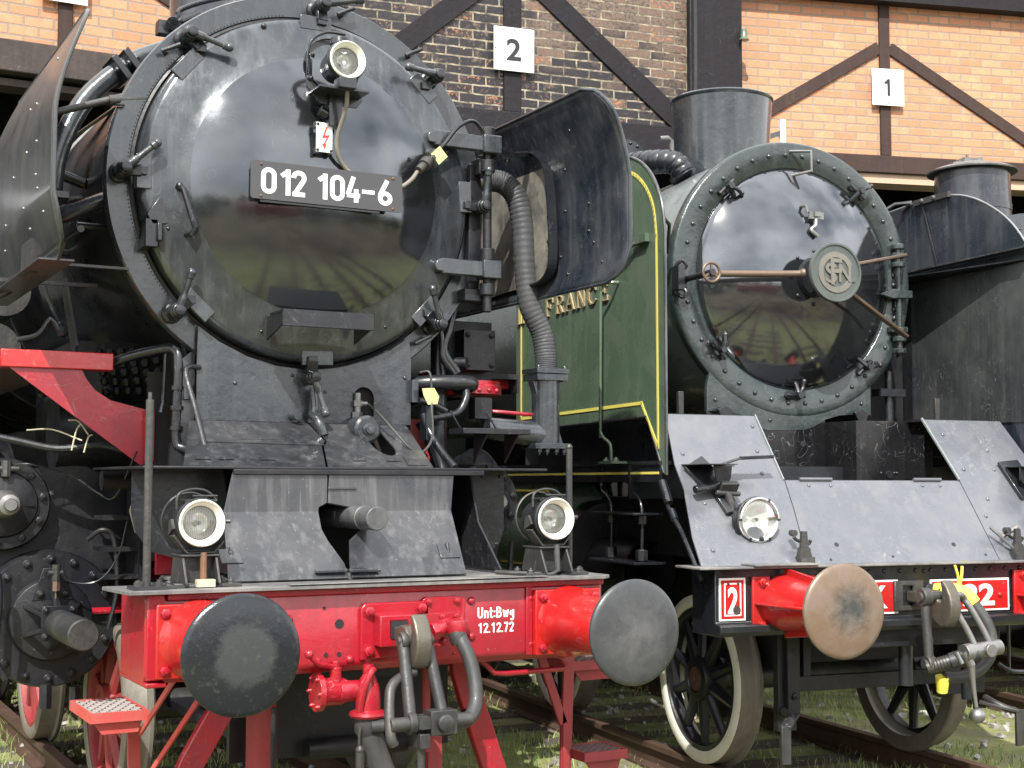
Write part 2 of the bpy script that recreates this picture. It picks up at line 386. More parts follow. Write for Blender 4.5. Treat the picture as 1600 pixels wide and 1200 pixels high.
def ground_mat():
    m, nt, b = newmat('grassy_ballast_ground')
    v = coords(nt)
    n1 = tex_noise(nt, v, 0.8, 9, 0.7, 0.5)
    n2 = tex_noise(nt, v, 25, 6, 0.7)
    n3 = tex_noise(nt, v, 3, 8, 0.75)
    c = mixc(nt, ramp(nt, n2, 0.35, 0.7), (0.12, 0.10, 0.075), (0.34, 0.30, 0.235))
    g = mixc(nt, ramp(nt, n3, 0.35, 0.65), (0.13, 0.17, 0.045), (0.34, 0.33, 0.15))
    c = mixc(nt, ramp(nt, n1, 0.36, 0.50), c, g)
    c = mixc(nt, math_n(nt, 'MULTIPLY', ramp(nt, tex_noise(nt, v, 0.35, 8, 0.7), 0.54, 0.62), 0.6), c, (0.07, 0.06, 0.045))
    sp = nt.nodes.new('ShaderNodeSeparateXYZ')
    nt.links.new(v, sp.inputs[0])
    far = ramp(nt, math_n(nt, 'MULTIPLY', math_n(nt, 'ADD', sp.outputs[1], 4.0), -0.25), 0.0, 1.0)
    yard = mixc(nt, ramp(nt, tex_noise(nt, v, 0.22, 9, 0.75, 1.0), 0.40, 0.62), (0.035, 0.030, 0.024), (0.20, 0.16, 0.07))
    yard = mixc(nt, ramp(nt, tex_noise(nt, v, 0.09, 5, 0.6, 2.0), 0.52, 0.60), yard, (0.05, 0.028, 0.022))
    c = mixc(nt, far, c, yard)
    nt.links.new(c, b.inputs['Base Color'])
    b.inputs['Roughness'].default_value = 0.95
    bump(nt, b, n2, 0.8, 0.03)
    return m
M['ground'] = ground_mat()

def leaf_mat(name, a, b_, sc=3):
    m, nt, b = newmat(name)
    v = coords(nt)
    n = tex_noise(nt, v, sc, 4, 0.6)
    nt.links.new(ramp(nt, n, 0.35, 0.65, a, b_), b.inputs['Base Color'])
    b.inputs['Roughness'].default_value = 0.7
    return m
M['grass'] = leaf_mat('grass_blades', (0.10, 0.18, 0.035), (0.38, 0.42, 0.15), 2.5)
M['foliage'] = leaf_mat('far_foliage', (0.035, 0.05, 0.015), (0.10, 0.12, 0.04), 0.15)
M['hill'] = leaf_mat('hillside_grass', (0.05, 0.055, 0.02), (0.15, 0.12, 0.05), 0.06)
M['stone'] = leaf_mat('ballast_stone', (0.16, 0.15, 0.13), (0.48, 0.46, 0.43), 9)
M['sleeper'] = paint('old_sleeper_wood', (0.07, 0.055, 0.045), 0.85, (0.14, 0.12, 0.10), 0.5, bmp=0.5)
M['rail'] = paint('rusty_rail', (0.085, 0.050, 0.036), 0.55, (0.16, 0.10, 0.07), 0.5, metal=0.3, bmp=0.4)

# ------------------------------------------------------------------ mesh builder
def V(*a):
    return Vector(a if len(a) > 1 else a[0])

def basis(axis):
    a = Vector(axis).normalized()
    h = Vector((0, 0, 1)) if abs(a.z) < 0.9 else Vector((1, 0, 0))
    u = h.cross(a).normalized()
    return u, a.cross(u).normalized(), a

def smooth_path(pts, k=6):
    pts = [Vector(p) for p in pts]
    if len(pts) < 3:
        return pts
    out = []
    P = [pts[0]*2 - pts[1]] + pts + [pts[-1]*2 - pts[-2]]
    for i in range(1, len(P) - 2):
        p0, p1, p2, p3 = P[i-1:i+3]
        for j in range(k):
            t = j/k
            out.append(0.5*((2*p1) + (-p0 + p2)*t + (2*p0 - 5*p1 + 4*p2 - p3)*t*t + (-p0 + 3*p1 - 3*p2 + p3)*t**3))
    out.append(pts[-1])
    return out

class MB:
    def __init__(s):
        s.v = []
        s.f = []
        s.uv = {}
    def add(s, vs, fs):
        o = len(s.v)
        s.v += [tuple(v) for v in vs]
        s.f += [tuple(i + o for i in f) for f in fs]
        return s
    def box(s, x0, x1, y0, y1, z0, z1):
        return s.add([(x, y, z) for z in (z0, z1) for y in (y0, y1) for x in (x0, x1)],
                     [(0, 2, 3, 1), (4, 5, 7, 6), (0, 1, 5, 4), (1, 3, 7, 5), (3, 2, 6, 7), (2, 0, 4, 6)])
    def bar(s, p, q, w, t, up=(0, 0, 1)):
        """rectangular bar from p to q, w across, t along up"""
        p, q = Vector(p), Vector(q)
        d = (q - p).normalized()
        up = Vector(up)
        u = d.cross(up)
        if u.length < 1e-4:
            u = d.cross(Vector((1, 0, 0)))
        u.normalize()
        n = u.cross(d).normalized()
        vs = []
        for c in (p, q):
            for a, b_ in ((-1, -1), (1, -1), (1, 1), (-1, 1)):
                vs.append(c + u*a*w/2 + n*b_*t/2)
        return s.add(vs, [(0, 3, 2, 1), (4, 5, 6, 7), (0, 1, 5, 4), (1, 2, 6, 5), (2, 3, 7, 6), (3, 0, 4, 7)])
    def lathe(s, prof, o, axis, n=32, a0=0, a1=2*PI):
        """prof: [(radius, distance along axis)]"""
        u, w, a = basis(axis)
        o = Vector(o)
        full = abs(a1 - a0 - 2*PI) < 1e-6
        cnt = n if full else n + 1
        vs, fs = [], []
        for r, h in prof:
            for i in range(cnt):
                t = a0 + (a1 - a0)*i/n
                vs.append(o + a*h + (u*math.cos(t) + w*math.sin(t))*max(r, 1e-5))
        for j in range(len(prof) - 1):
            for i in range(n):
                i2 = (i + 1) % cnt
                fs.append((j*cnt + i, j*cnt + i2, (j+1)*cnt + i2, (j+1)*cnt + i))
        return s.add(vs, fs)
    def cyl(s, p, q, r, r1=None, n=24):
        p, q = Vector(p), Vector(q)
        r1 = r if r1 is None else r1
        h = (q - p).length
        return s.lathe([(0, 0), (r, 0), (r1, h), (0, h)], p, q - p, n)
    def tube(s, pts, r, n=10, smooth=True, k=6, ribs=None):
        P = smooth_path(pts, k) if smooth else [Vector(p) for p in pts]
        T = []
        for i in range(len(P)):
            a = P[max(i-1, 0)]
            b_ = P[min(i+1, len(P)-1)]
            T.append((b_ - a).normalized())
        u = basis(T[0])[0]
        vs, fs = [], []
        for i, p in enumerate(P):
            u = (u - T[i]*u.dot(T[i])).normalized()
            w = T[i].cross(u)
            rr = r(i/(len(P)-1)) if callable(r) else r
            if ribs:
                rr *= ribs(i)
            for j in range(n):
                t = 2*PI*j/n
                vs.append(p + (u*math.cos(t) + w*math.sin(t))*rr)
        for i in range(len(P)-1):
            for j in range(n):
                j2 = (j+1) % n
                fs.append((i*n+j, i*n+j2, (i+1)*n+j2, (i+1)*n+j))
        fs.append(tuple(range(n-1, -1, -1)))
        fs.append(tuple((len(P)-1)*n + j for j in range(n)))
        return s.add(vs, fs)
    def prism(s, poly, fn, t, holes=()):
        """poly: 2D outline; fn(a,b)->3D point; t: extrusion vector"""
        loops = [list(poly)] + [list(h) for h in holes]
        flat = [p for l in loops for p in l]
        pts = [Vector(fn(*p)) for p in flat]
        t = Vector(t)
        if holes:
            tris = tessellate_polygon([[Vector((p[0], p[1], 0)) for p in l] for l in loops])
        else:
            tris = [tuple(range(len(flat)))]
        n = len(flat)
        vs = pts + [p + t for p in pts]
        fs = [tuple(f) for f in tris] + [tuple(n + i for i in reversed(f)) for f in tris]
        o = 0
        for l in loops:
            c = len(l)
            for i in range(c):
                j = (i+1) % c
                fs.append((o+i, o+j, n+o+j, n+o+i))
            o += c
        return s.add(vs, fs)
    def ball(s, c, r, n=12, sq=(1, 1, 1)):
        vs, fs = [], []
        m_ = n//2
        for j in range(m_ + 1):
            ph = PI*j/m_
            for i in range(n):
                th = 2*PI*i/n
                vs.append((c[0] + r*sq[0]*math.sin(ph)*math.cos(th), c[1] + r*sq[1]*math.sin(ph)*math.sin(th), c[2] + r*sq[2]*math.cos(ph)))
        for j in range(m_):
            for i in range(n):
                fs.append((j*n+i, j*n+(i+1) % n, (j+1)*n+(i+1) % n, (j+1)*n+i))
        return s.add(vs, fs)
    def rivet(s, c, nrm, r, n=8):
        return s.lathe([(r, -0.001), (r*0.92, r*0.35), (r*0.6, r*0.7), (0, r*0.85)], c, nrm, n)
    def bolt(s, c, nrm, r, h=None):
        h = h or r*0.8
        s.lathe([(r*1.25, -0.001), (r*1.25, h*0.25), (0, h*0.25)], c, nrm, 12)
        s.lathe([(r, 0), (r, h), (r*0.8, h*1.15), (0, h*1.15)], c, nrm, 6)
        return s.lathe([(r*0.5, h), (r*0.45, h*1.7), (0, h*1.75)], c, nrm, 8)
    def clusters(s, gap=0.012):
        par = list(range(len(s.v)))
        def find(i):
            while par[i] != i:
                par[i] = par[par[i]]
                i = par[i]
            return i
        for f in s.f:
            r = find(f[0])
            for i in f[1:]:
                q = find(i)
                if q != r:
                    par[q] = r
        box = {}
        for i, v in enumerate(s.v):
            r = find(i)
            if r not in box:
                box[r] = [list(v), list(v)]
            else:
                lo, hi = box[r]
                for k in range(3):
                    if v[k] < lo[k]: lo[k] = v[k]
                    if v[k] > hi[k]: hi[k] = v[k]
        ids = list(box)
        if len(ids) < 2 or len(ids) > 400:
            return None
        g = {i: i for i in ids}
        def fg(i):
            while g[i] != i:
                i = g[i]
            return i
        for a in range(len(ids)):
            la, ha = box[ids[a]]
            for c in range(a):
                if fg(ids[a]) == fg(ids[c]):
                    continue
                lb, hb = box[ids[c]]
                if all(la[k] - gap <= hb[k] and lb[k] - gap <= ha[k] for k in range(3)):
                    g[fg(ids[a])] = fg(ids[c])
        roots = {}
        for i in ids:
            roots.setdefault(fg(i), set()).add(i)
        if not 2 <= len(roots) <= 14:
            return None
        out = []
        for grp in roots.values():
            m_, mp_ = MB(), {}
            for f in s.f:
                if find(f[0]) in grp:
                    for i in f:
                        if i not in mp_:
                            mp_[i] = len(m_.v)
                            m_.v.append(s.v[i])
                    m_.f.append(tuple(mp_[i] for i in f))
            out.append(m_)
        out.sort(key=lambda q: -len(q.v))
        return out
    def build(s, name, mat, parent=None, bevel=0.0, angle=35, label=None, seg=2, split=True):
        if split and parent is not None and not any(k in name for k in ('seal', 'wire', 'hole', 'straw', 'lettering', 'border', 'grid')):
            cl = s.clusters()
            if cl:
                obs = [c.build(name, mat, parent, bevel, angle, label if i == 0 else None, seg, False) for i, c in enumerate(cl)]
                return obs[0]
        me = bpy.data.meshes.new(name)
        me.from_pydata(s.v, [], s.f)
        bm = bmesh.new()
        bm.from_mesh(me)
        bmesh.ops.remove_doubles(bm, verts=bm.verts, dist=2e-5)
        bmesh.ops.recalc_face_normals(bm, faces=bm.faces)
        bm.to_mesh(me)
        bm.free()
        me.shade_smooth()
        me.set_sharp_from_angle(angle=R(angle))
        if isinstance(mat, str):
            mat = M[mat]
        me.materials.append(mat)
        o = bpy.data.objects.new(name, me)
        COL.objects.link(o)
        if parent:
            o.parent = parent
        if bevel:
            md = o.modifiers.new('bevel', 'BEVEL')
            md.width = bevel
            md.segments = seg
            md.limit_method = 'ANGLE'
            md.angle_limit = R(40)
        if label:
            o['label'] = label
        return o

def thing(name, label, cat, loc=(0, 0, 0), rz=0, group=None):
    o = bpy.data.objects.new(name, None)
    COL.objects.link(o)
    o.location = loc
    o.rotation_euler = (0, 0, rz)
    o.empty_display_size = 0.2
    tag(o, label, cat, group)
    return o

def tag(o, label, cat, group=None):
    o['label'] = label
    o['category'] = cat
    if group:
        o['group'] = group
    return o

def struct(o, kind='structure', label=None):
    o['kind'] = kind
    if label:
        o['label'] = label
    return o

def text(name, body, o, u, v, w, h, depth, mat, parent=None, bold=0.0, spacing=1.0, label=None):
    """lettering filling the rectangle from corner o along unit u (width w) and unit v (height h)"""
    c = bpy.data.curves.new(name, 'FONT')
    c.body = body
    c.size = 1
    c.extrude = 0.02
    c.offset = bold
    c.space_character = spacing
    c.resolution_u = 6
    to = bpy.data.objects.new('t', c)
    COL.objects.link(to)
    bpy.context.view_layer.update()
    dg = bpy.context.evaluated_depsgraph_get()
    me = bpy.data.meshes.new_from_object(to.evaluated_get(dg))
    COL.objects.unlink(to)
    bpy.data.objects.remove(to)
    me.name = name
    xs = [q.co.x for q in me.vertices]
    ys = [q.co.y for q in me.vertices]
    zs = [q.co.z for q in me.vertices]
    u, v, o = Vector(u), Vector(v), Vector(o)
    n = u.cross(v)
    for q in me.vertices:
        a = (q.co.x - min(xs))/(max(xs) - min(xs))
        b_ = (q.co.y - min(ys))/(max(ys) - min(ys))
        d = (q.co.z - min(zs))/(max(zs) - min(zs))
        q.co = o + u*a*w + v*b_*h + n*d*depth
    me.materials.clear()
    me.materials.append(M[mat])
    ob = bpy.data.objects.new(name, me)
    COL.objects.link(ob)
    if parent:
        ob.parent = parent
    if label:
        ob['label'] = label
    return ob

def glyph(ch):
    """centre lines of plain block numerals in a box 0.56 wide and 1 high"""
    x0, x1, y0, y1, r = .085, .475, .085, .915, .195
    A = lambda cx, cy, r, a0, a1, n=10: [(cx + r*math.cos(R(a0 + (a1-a0)*i/n)), cy + r*math.sin(R(a0 + (a1-a0)*i/n))) for i in range(n+1)]
    return {
        '0': [(A(.28, y1-r, r, 0, 180) + A(.28, y0+r, r, 180, 360), True)],
        '1': [([(.33, 0), (.33, 1.0)], False), ([(.09, .73), (.34, .93)], False)],
        '2': [(A(.28, y1-r, r, 185, -35, 12) + [(.13, .085)], False), ([(.045, .085), (.51, .085)], False)],
        '4': [([(.30, 1.0), (.085, .29)], False), ([(.045, .27), (.55, .27)], False), ([(.40, .52), (.40, 0)], False)],
        '6': [(A(.28, y0+r, r, 0, 360, 20)[:-1], True), ([(.36, 1.0), (.17, .60), (.093, .42), (.085, .28)], False)],
        '7': [([(.04, .915), (.49, .915)], False), ([(.45, .915), (.20, 0)], False)],
        '.': [([(.06, 0), (.06, .15)], False)],
        ':': [([(.08, .08), (.08, .24)], False), ([(.08, .50), (.08, .66)], False)],
        'U': [([(.085, 1)] + A(.28, y0+r, r, 180, 360) + [(.475, 1)], False)],
        'n': [([(.085, 0), (.085, .70)], False), (A(.235, .465, .15, 170, 0) + [(.385, 0)], False)],
        't': [([(.14, .95), (.14, .16), (.20, .075), (.33, .075)], False), ([(.0, .64), (.33, .64)], False)],
        'B': [([(.085, 0), (.085, 1)], False), ([(.06, .925), (.24, .925)] + A(.24, .735, .19, 90, -90, 8) + [(.06, .535)], False), ([(.22, .535)] + A(.25, .31, .225, 90, -90, 8) + [(.06, .085)], False)],
        'w': [([(.06, .70), (.19, .04)], False), ([(.19, .04), (.31, .62)], False), ([(.31, .62), (.43, .04)], False), ([(.43, .04), (.56, .70)], False)],
        'g': [(A(.23, .39, .155, 0, 360, 16)[:-1], True), ([(.385, .70), (.385, -.06)] + A(.23, -.06, .155, 0, -150, 8), False)],
    }[ch]

def ribbon(b, pts, w, fn, t, closed):
    n = len(pts)
    P = [Vector(p) for p in pts]
    Lh, Rh = [], []
    for i in range(n):
        a = P[i-1] if (i or closed) else P[i]
        c = P[(i+1) % n] if (i < n-1 or closed) else P[i]
        d1 = (P[i] - a).normalized() if (P[i]-a).length > 1e-9 else (c - P[i]).normalized()
        d2 = (c - P[i]).normalized() if (c-P[i]).length > 1e-9 else d1
        nn = Vector((-(d1+d2).y, (d1+d2).x)).normalized()
        k = 1/max(0.5, nn.dot(Vector((-d1.y, d1.x))))
        Lh.append(P[i] + nn*w/2*k)
        Rh.append(P[i] - nn*w/2*k)
    if closed:
        b.prism([tuple(p) for p in Rh], fn, t, holes=[[tuple(p) for p in Lh]])
    else:
        b.prism([tuple(p) for p in Lh + Rh[::-1]], fn, t)

def numerals(name, body, x, z, y, H, mat, parent, pitch=0.66, sx=1.0, t=0.0010, wt=0.17, narrow=None):
    """block lettering standing on the plane y, from x rightwards"""
    b = MB()
    k = 0
    for ch in body:
        for i, (pts, cl) in enumerate(glyph(ch)):
            yy = y - 0.00015*i
            ribbon(b, pts, wt, lambda a, c, k=k, yy=yy: (x + (k + a*sx)*H, yy, z + c*H), (0, -t, 0), cl)
        k += ({'.': 0.24, ':': 0.27, 't': 0.44, 'w': 0.72, 'n': 0.56}.get(ch, pitch))*sx
    return b.build(name, mat, parent, split=False, angle=30)

def arc(cx, cy, r, a0, a1, n=8):
    return [(cx + r*math.cos(a0 + (a1-a0)*i/n), cy + r*math.sin(a0 + (a1-a0)*i/n)) for i in range(n+1)]

def circle(cx, cy, r, n=20):
    return [(cx + r*math.cos(2*PI*i/n), cy + r*math.sin(2*PI*i/n)) for i in range(n)]

F = (0, -1, 0)     # forwards, the way every engine faces
def XZ(y):
    return lambda a, b_: (a, y, b_)
def YZ(x):
    return lambda a, b_: (x, a, b_)
def XY(z):
    return lambda a, b_: (a, b_, z)

# ------------------------------------------------------------------ shared locomotive pieces
def add_disc_uv(o, cx, cz):
    me = o.data
    uvl = me.uv_layers.new(name='UVMap')
    for lp in me.loops:
        co = me.vertices[lp.vertex_index].co
        uvl.data[lp.index].uv = (co.x - cx, co.z - cz)

def wheel(parent, x, y, r, side, spokes=12, paintc='black', rim='tread', tread='tread', hubc=None, label=None, z=None, name='wheel'):
    """side -1: outer face towards -x"""
    z = r if z is None else z
    c = (x, y, z)
    ax = (side, 0, 0)
    sp = MB()
    rin = r*0.855
    sp.lathe([(rin*1.02, -0.02), (rin*1.02, 0.055), (rin*0.93, 0.06), (rin*0.90, 0.035), (rin*0.90, -0.02)], c, ax, 48)
    hb = r*0.27
    u, w, a = basis(ax)
    for i in range(spokes):
        t = 2*PI*(i + 0.5)/spokes
        d = u*math.cos(t) + w*math.sin(t)
        p = Vector(c) + d*hb*0.8 + a*0.03
        q = Vector(c) + d*rin*0.92 + a*0.015
        e = a.cross(d)
        vs = []
        for cc, ww, tt in ((p, 0.075, 0.07), (q, 0.045, 0.05)):
            for k in range(8):
                th = 2*PI*k/8
                vs.append(cc + e*math.cos(th)*ww*0.6 + a*math.sin(th)*tt*0.5)
        sp.add(vs, [(k, (k+1) % 8, 8+(k+1) % 8, 8+k) for k in range(8)])
    wo = sp.build(name, paintc, parent, label=label)
    ty = MB()
    ty.lathe([(rin, -0.075), (rin, 0.065), (rin*1.03, 0.072), (r*0.965, 0.072), (r, 0.06)], c, ax, 64)
    ty.build('rim', rim, wo)
    td = MB()
    td.lathe([(r, 0.06), (r*1.005, -0.03), (r*1.015, -0.04), (r*1.06, -0.05), (r*1.06, -0.068), (r*1.04, -0.078), (rin, -0.078)], c, ax, 64)
    td.build('tyre', tread, wo)
    h = MB()
    h.lathe([(hb, -0.06), (hb, 0.06), (hb*0.92, 0.085), (hb*0.62, 0.09), (hb*0.6, 0.075)], c, ax, 32)
    h.build('hub', hubc or paintc, wo)
    h = MB()
    h.lathe([(hb*0.6, 0.07), (hb*0.55, 0.082), (0.02, 0.082), (0.015, 0.076), (0, 0.076)], c, ax, 24)
    h.build('axle_end', 'rust_dark', wo)
    return wo

def axle_frame(parent, y0, y1, mat='black_dirty', z0=0.62, z1=1.22):
    b = MB()
    for s in (-1, 1):
        b.box(s*0.62 - 0.018, s*0.62 + 0.018, y0, y1, z0, z1)
    for yy in (y0 + 0.15, (y0+y1)/2, y1 - 0.2):
        b.box(-0.60, 0.60, yy, yy + 0.04, z0 + 0.02, z1 - 0.02)
    b.build('frame', mat, parent)

def disc(parent, x, mat, r, z=1.05):
    b = MB()
    b.lathe([(0, 0.0), (r*0.5, 0.003), (r*0.9, 0.012), (r*0.985, 0.019), (r, 0.026), (r*0.985, 0.040), (r*0.5, 0.045), (0.06, 0.05)], (x, 0, z), (0, 1, 0), 64)
    o = b.build('buffer_disc', mat, parent, angle=50)
    add_disc_uv(o, x, z)
    return o

def shackle_bar(b, p, q, r0, r1):
    b.tube([p, q], lambda t: r0 + (r1-r0)*abs(2*t-1)**2, 12, smooth=False)

def eye(b, c, r, t, axis=(1, 0, 0)):
    c = Vector(c)
    a = Vector(axis).normalized()
    b.lathe([(0, -t/2), (r*0.9, -t/2), (r, -t/2 + 0.006), (r, t/2 - 0.006), (r*0.9, t/2), (0, t/2)], c, a, 20)
    b.lathe([(0, t/2), (r*0.55, t/2), (r*0.5, t/2 + 0.012), (0, t/2 + 0.012)], c, a, 16)
    b.lathe([(0, t/2), (r*0.55, t/2), (r*0.5, t/2 + 0.012), (0, t/2 + 0.012)], c, -a, 16)

# ================================================================== LOCOMOTIVE 012 104-6
A = thing('steam_locomotive', 'black locomotive with red buffer beam and number plate 012 104-6, nearest on the left', 'steam locomotive', group='steam locomotives in front of the shed')
ZC = 3.20

# --- smokebox and boiler
b = MB()
b.lathe([(0.60, 1.79), (0.97, 1.80), (0.985, 1.84), (0.985, 3.9), (0.97, 3.92), (0.955, 3.93), (0.955, 12.0), (0, 12.0)], (0, 0, ZC), (0, 1, 0), 96)
b.lathe([(0.985, 3.86), (1.0, 3.87), (1.0, 3.97), (0.955, 3.98)], (0, 0, ZC), (0, 1, 0), 96)
boiler = b.build('boiler', 'black', A)
b = MB()
for yy in (5.4, 7.2, 9.0, 10.8):
    b.lathe([(0.956, yy), (0.966, yy), (0.966, yy+0.07), (0.956, yy+0.07)], (0, 0, ZC), (0, 1, 0), 64)
b.build('boiler_band', 'black_matt', boiler)

# --- smokebox front ring
b = MB()
b.lathe([(0.955, 1.775), (1.030, 1.775), (1.037, 1.785), (1.037, 1.835), (0.985, 1.84)], (0, 0, ZC), (0, 1, 0), 128)
b.lathe([(0.915, 1.80), (0.925, 1.775), (0.955, 1.775)], (0, 0, ZC), (0, 1, 0), 128)
b.lathe([(0.80, 1.805), (0.93, 1.80)], (0, 0, ZC), (0, 1, 0), 128)
ring = b.build('smokebox_ring', 'ring', A)
b = MB()       # grubby sealing rope in the joint
b.lathe([(0.925, 1.80), (0.922, 1.782), (0.905, 1.775), (0.895, 1.80)], (0, 0, ZC), (0, 1, 0), 128)
for i in range(150):
    t = PI*0.55 + i/150*PI*1.0
    b.ball((0.931*math.cos(t), 1.778, ZC + 0.931*math.sin(t)), 0.006, 6)
b.build('door_seal', 'black_dirty', ring)

# --- smokebox door
b = MB()
b.lathe([(0.895, 1.80), (0.895, 1.73), (0.890, 1.705), (0.878, 1.688), (0.860, 1.680), (0.80, 1.662), (0.72, 1.638), (0.672, 1.622), (0.660, 1.615)], (0, 0, ZC), (0, 1, 0), 128)
door = b.build('smokebox_door', 'door_rim', A, angle=60)
b = MB()
RR = 1.50
prof = []
for i in range(25):
    r = 0.662*(1 - i/24)
    prof.append((r, 1.616 - (math.sqrt(RR*RR - r*r) - math.sqrt(RR*RR - 0.662**2))))
b.lathe(prof, (0, 0, ZC), (0, 1, 0), 128)
b.build('dome', 'dome', door, angle=60)

# flat lugs round the rim
b = MB()
for k, t in enumerate((90, 45, 3, -43, -88, -133, 180, 140)):
    a = R(t)
    cx, cz = 0.872*math.cos(a), ZC + 0.872*math.sin(a)
    d = Vector((-math.sin(a), 0, math.cos(a)))
    p = Vector((cx, 1.682, cz))
    b.bar(p - d*0.085, p + d*0.085, 0.075, 0.022, (0, -1, 0))
b.build('rim_lug', 'ring', door, bevel=0.004)
b = MB()
b.rivet((-0.28, 1.675, ZC + 0.815), F, 0.016)
for t in (20, 75, 200, 250, 300):
    b.rivet((0.80*math.cos(R(t)), 1.665, ZC + 0.80*math.sin(R(t))), F, 0.010)
b.build('stud', 'black', door)

# clamps ("dogs") with their levers
def clamp(t, ldir, rr=0.972):
    a = R(t)
    cx, cz = rr*math.cos(a), ZC + rr*math.sin(a)
    b = MB()
    b.lathe([(0.052, 1.775), (0.050, 1.755), (0.036, 1.745), (0.036, 1.70), (0.040, 1.695), (0.040, 1.645), (0.034, 1.64), (0.034, 1.622), (0.026, 1.617), (0.026, 1.60), (0.018, 1.598), (0.0, 1.596)], (cx, 0, cz), (0, 1, 0), 24)
    # dog reaching in over the rim of the door
    q = Vector((0.885*math.cos(a), 1.665, ZC + 0.885*math.sin(a)))
    b.bar((cx, 1.69, cz), q, 0.055, 0.035, (0, -1, 0))
    b.bar(q + Vector((0, -0.012, 0)), q + Vector((0, 0.03, 0)), 0.05, 0.04, (0, 0, 1))
    o = b.build('door_clamp', 'black', ring, bevel=0.003)
    l = R(ldir)
    d = Vector((math.cos(l), -0.18, math.sin(l))).normalized()
    c = Vector((cx, 1.635, cz))
    h = MB()
    h.tube([c, c + d*0.05, c + d*0.15, c + d*0.19], lambda s: 0.021 if s < 0.4 else (0.015 if s < 0.75 else 0.021), 12)
    h.ball(tuple(c + d*0.195), 0.023, 12)
    h.lathe([(0.034, -0.03), (0.034, 0.01), (0, 0.01)], c, F, 18)
    h.build('lever', 'ring', o)
    return o
clamp(0, 88); clamp(45, 178); clamp(88, 12); clamp(133, -18); clamp(180, 42)
clamp(224, 75); clamp(270, -75); clamp(317, 110)

# small lug eyes beside the clamps
b = MB()
for t in (140, 55, 80, 310):
    a = R(t)
    p = Vector((0.985*math.cos(a), 1.775, ZC + 0.985*math.sin(a)))
    b.cyl(p, p + Vector((0, -0.05, 0)), 0.014, n=12)
    b.cyl(p + Vector((-0.03, -0.045, -0.01)), p + Vector((0.06, -0.055, 0.035)), 0.011, n=10)
b.build('ring_eye', 'black', ring)
# catch on left of ring
b = MB()
b.prism([(-0.86, 2.99), (-0.80, 3.08), (-0.74, 3.07), (-0.74, 2.95), (-0.83, 2.94)], XZ(1.66), (0, 0.03, 0))
b.box(-0.865, -0.80, 1.66, 1.775, 2.83, 2.97)
b.box(-0.81, -0.785, 1.64, 1.70, 2.86, 2.95)
b.build('door_catch', 'black', ring, bevel=0.005)

# grab handle on the rim
b = MB()
b.tube([(-0.715, 1.66, 3.13), (-0.715, 1.60, 3.13), (-0.70, 1.595, 3.115), (-0.64, 1.585, 2.93), (-0.655, 1.59, 2.90), (-0.67, 1.66, 2.90)], 0.014, 12, smooth=False)
b.ball((-0.715, 1.605, 3.13), 0.02, 10)
b.build('grab_handle', 'black', door)
# foot step under the dome
b = MB()
b.box(-0.265, 0.215, 1.37, 1.56, 2.517, 2.533)
b.box(-0.265, 0.215, 1.37, 1.382, 2.45, 2.533)
for x in (-0.262, 0.204):
    b.prism([(1.38, 2.52), (1.62, 2.52), (1.62, 2.40), (1.38, 2.46)], YZ(x), (0.01, 0, 0))
b.build('foot_step', 'black_matt', door, bevel=0.003)

# hinge straps on the right
b = MB()
for z, x0 in ((3.54, 0.66), (2.85, 0.71)):
    b.prism([(x0, z - 0.03)] + arc(x0, z, 0.042, -PI*0.75, -PI*1.25, 6) + [(x0, z + 0.042), (0.99, z + 0.042), (0.99, z - 0.042), (x0, z-0.042)], XZ(1.615), (0, 0.045, 0))
    b.box(0.95, 1.06, 1.60, 1.70, z - 0.05, z + 0.05)
b.build('hinge_strap', 'ring', door, bevel=0.006)
b = MB()
b.cyl((1.0, 1.66, 2.62), (1.0, 1.66, 3.62), 0.024, n=16)
for z in (2.76, 2.95, 3.44, 3.62):
    b.cyl((1.0, 1.66, z-0.05), (1.0, 1.66, z+0.02), 0.042, n=16)
b.prism([(0.915, 2.72), (0.985, 2.72), (1.0, 2.9), (1.0, 3.35), (0.985, 3.45), (0.93, 3.45)], XZ(1.73), (0, 0.045, 0))
b.box(0.88, 1.02, 1.69, 1.775, 2.68, 2.75)
b.box(0.95, 1.03, 1.66, 1.775, 3.38, 3.47)
b.build('hinge_post', 'black_matt', ring, bevel=0.006)

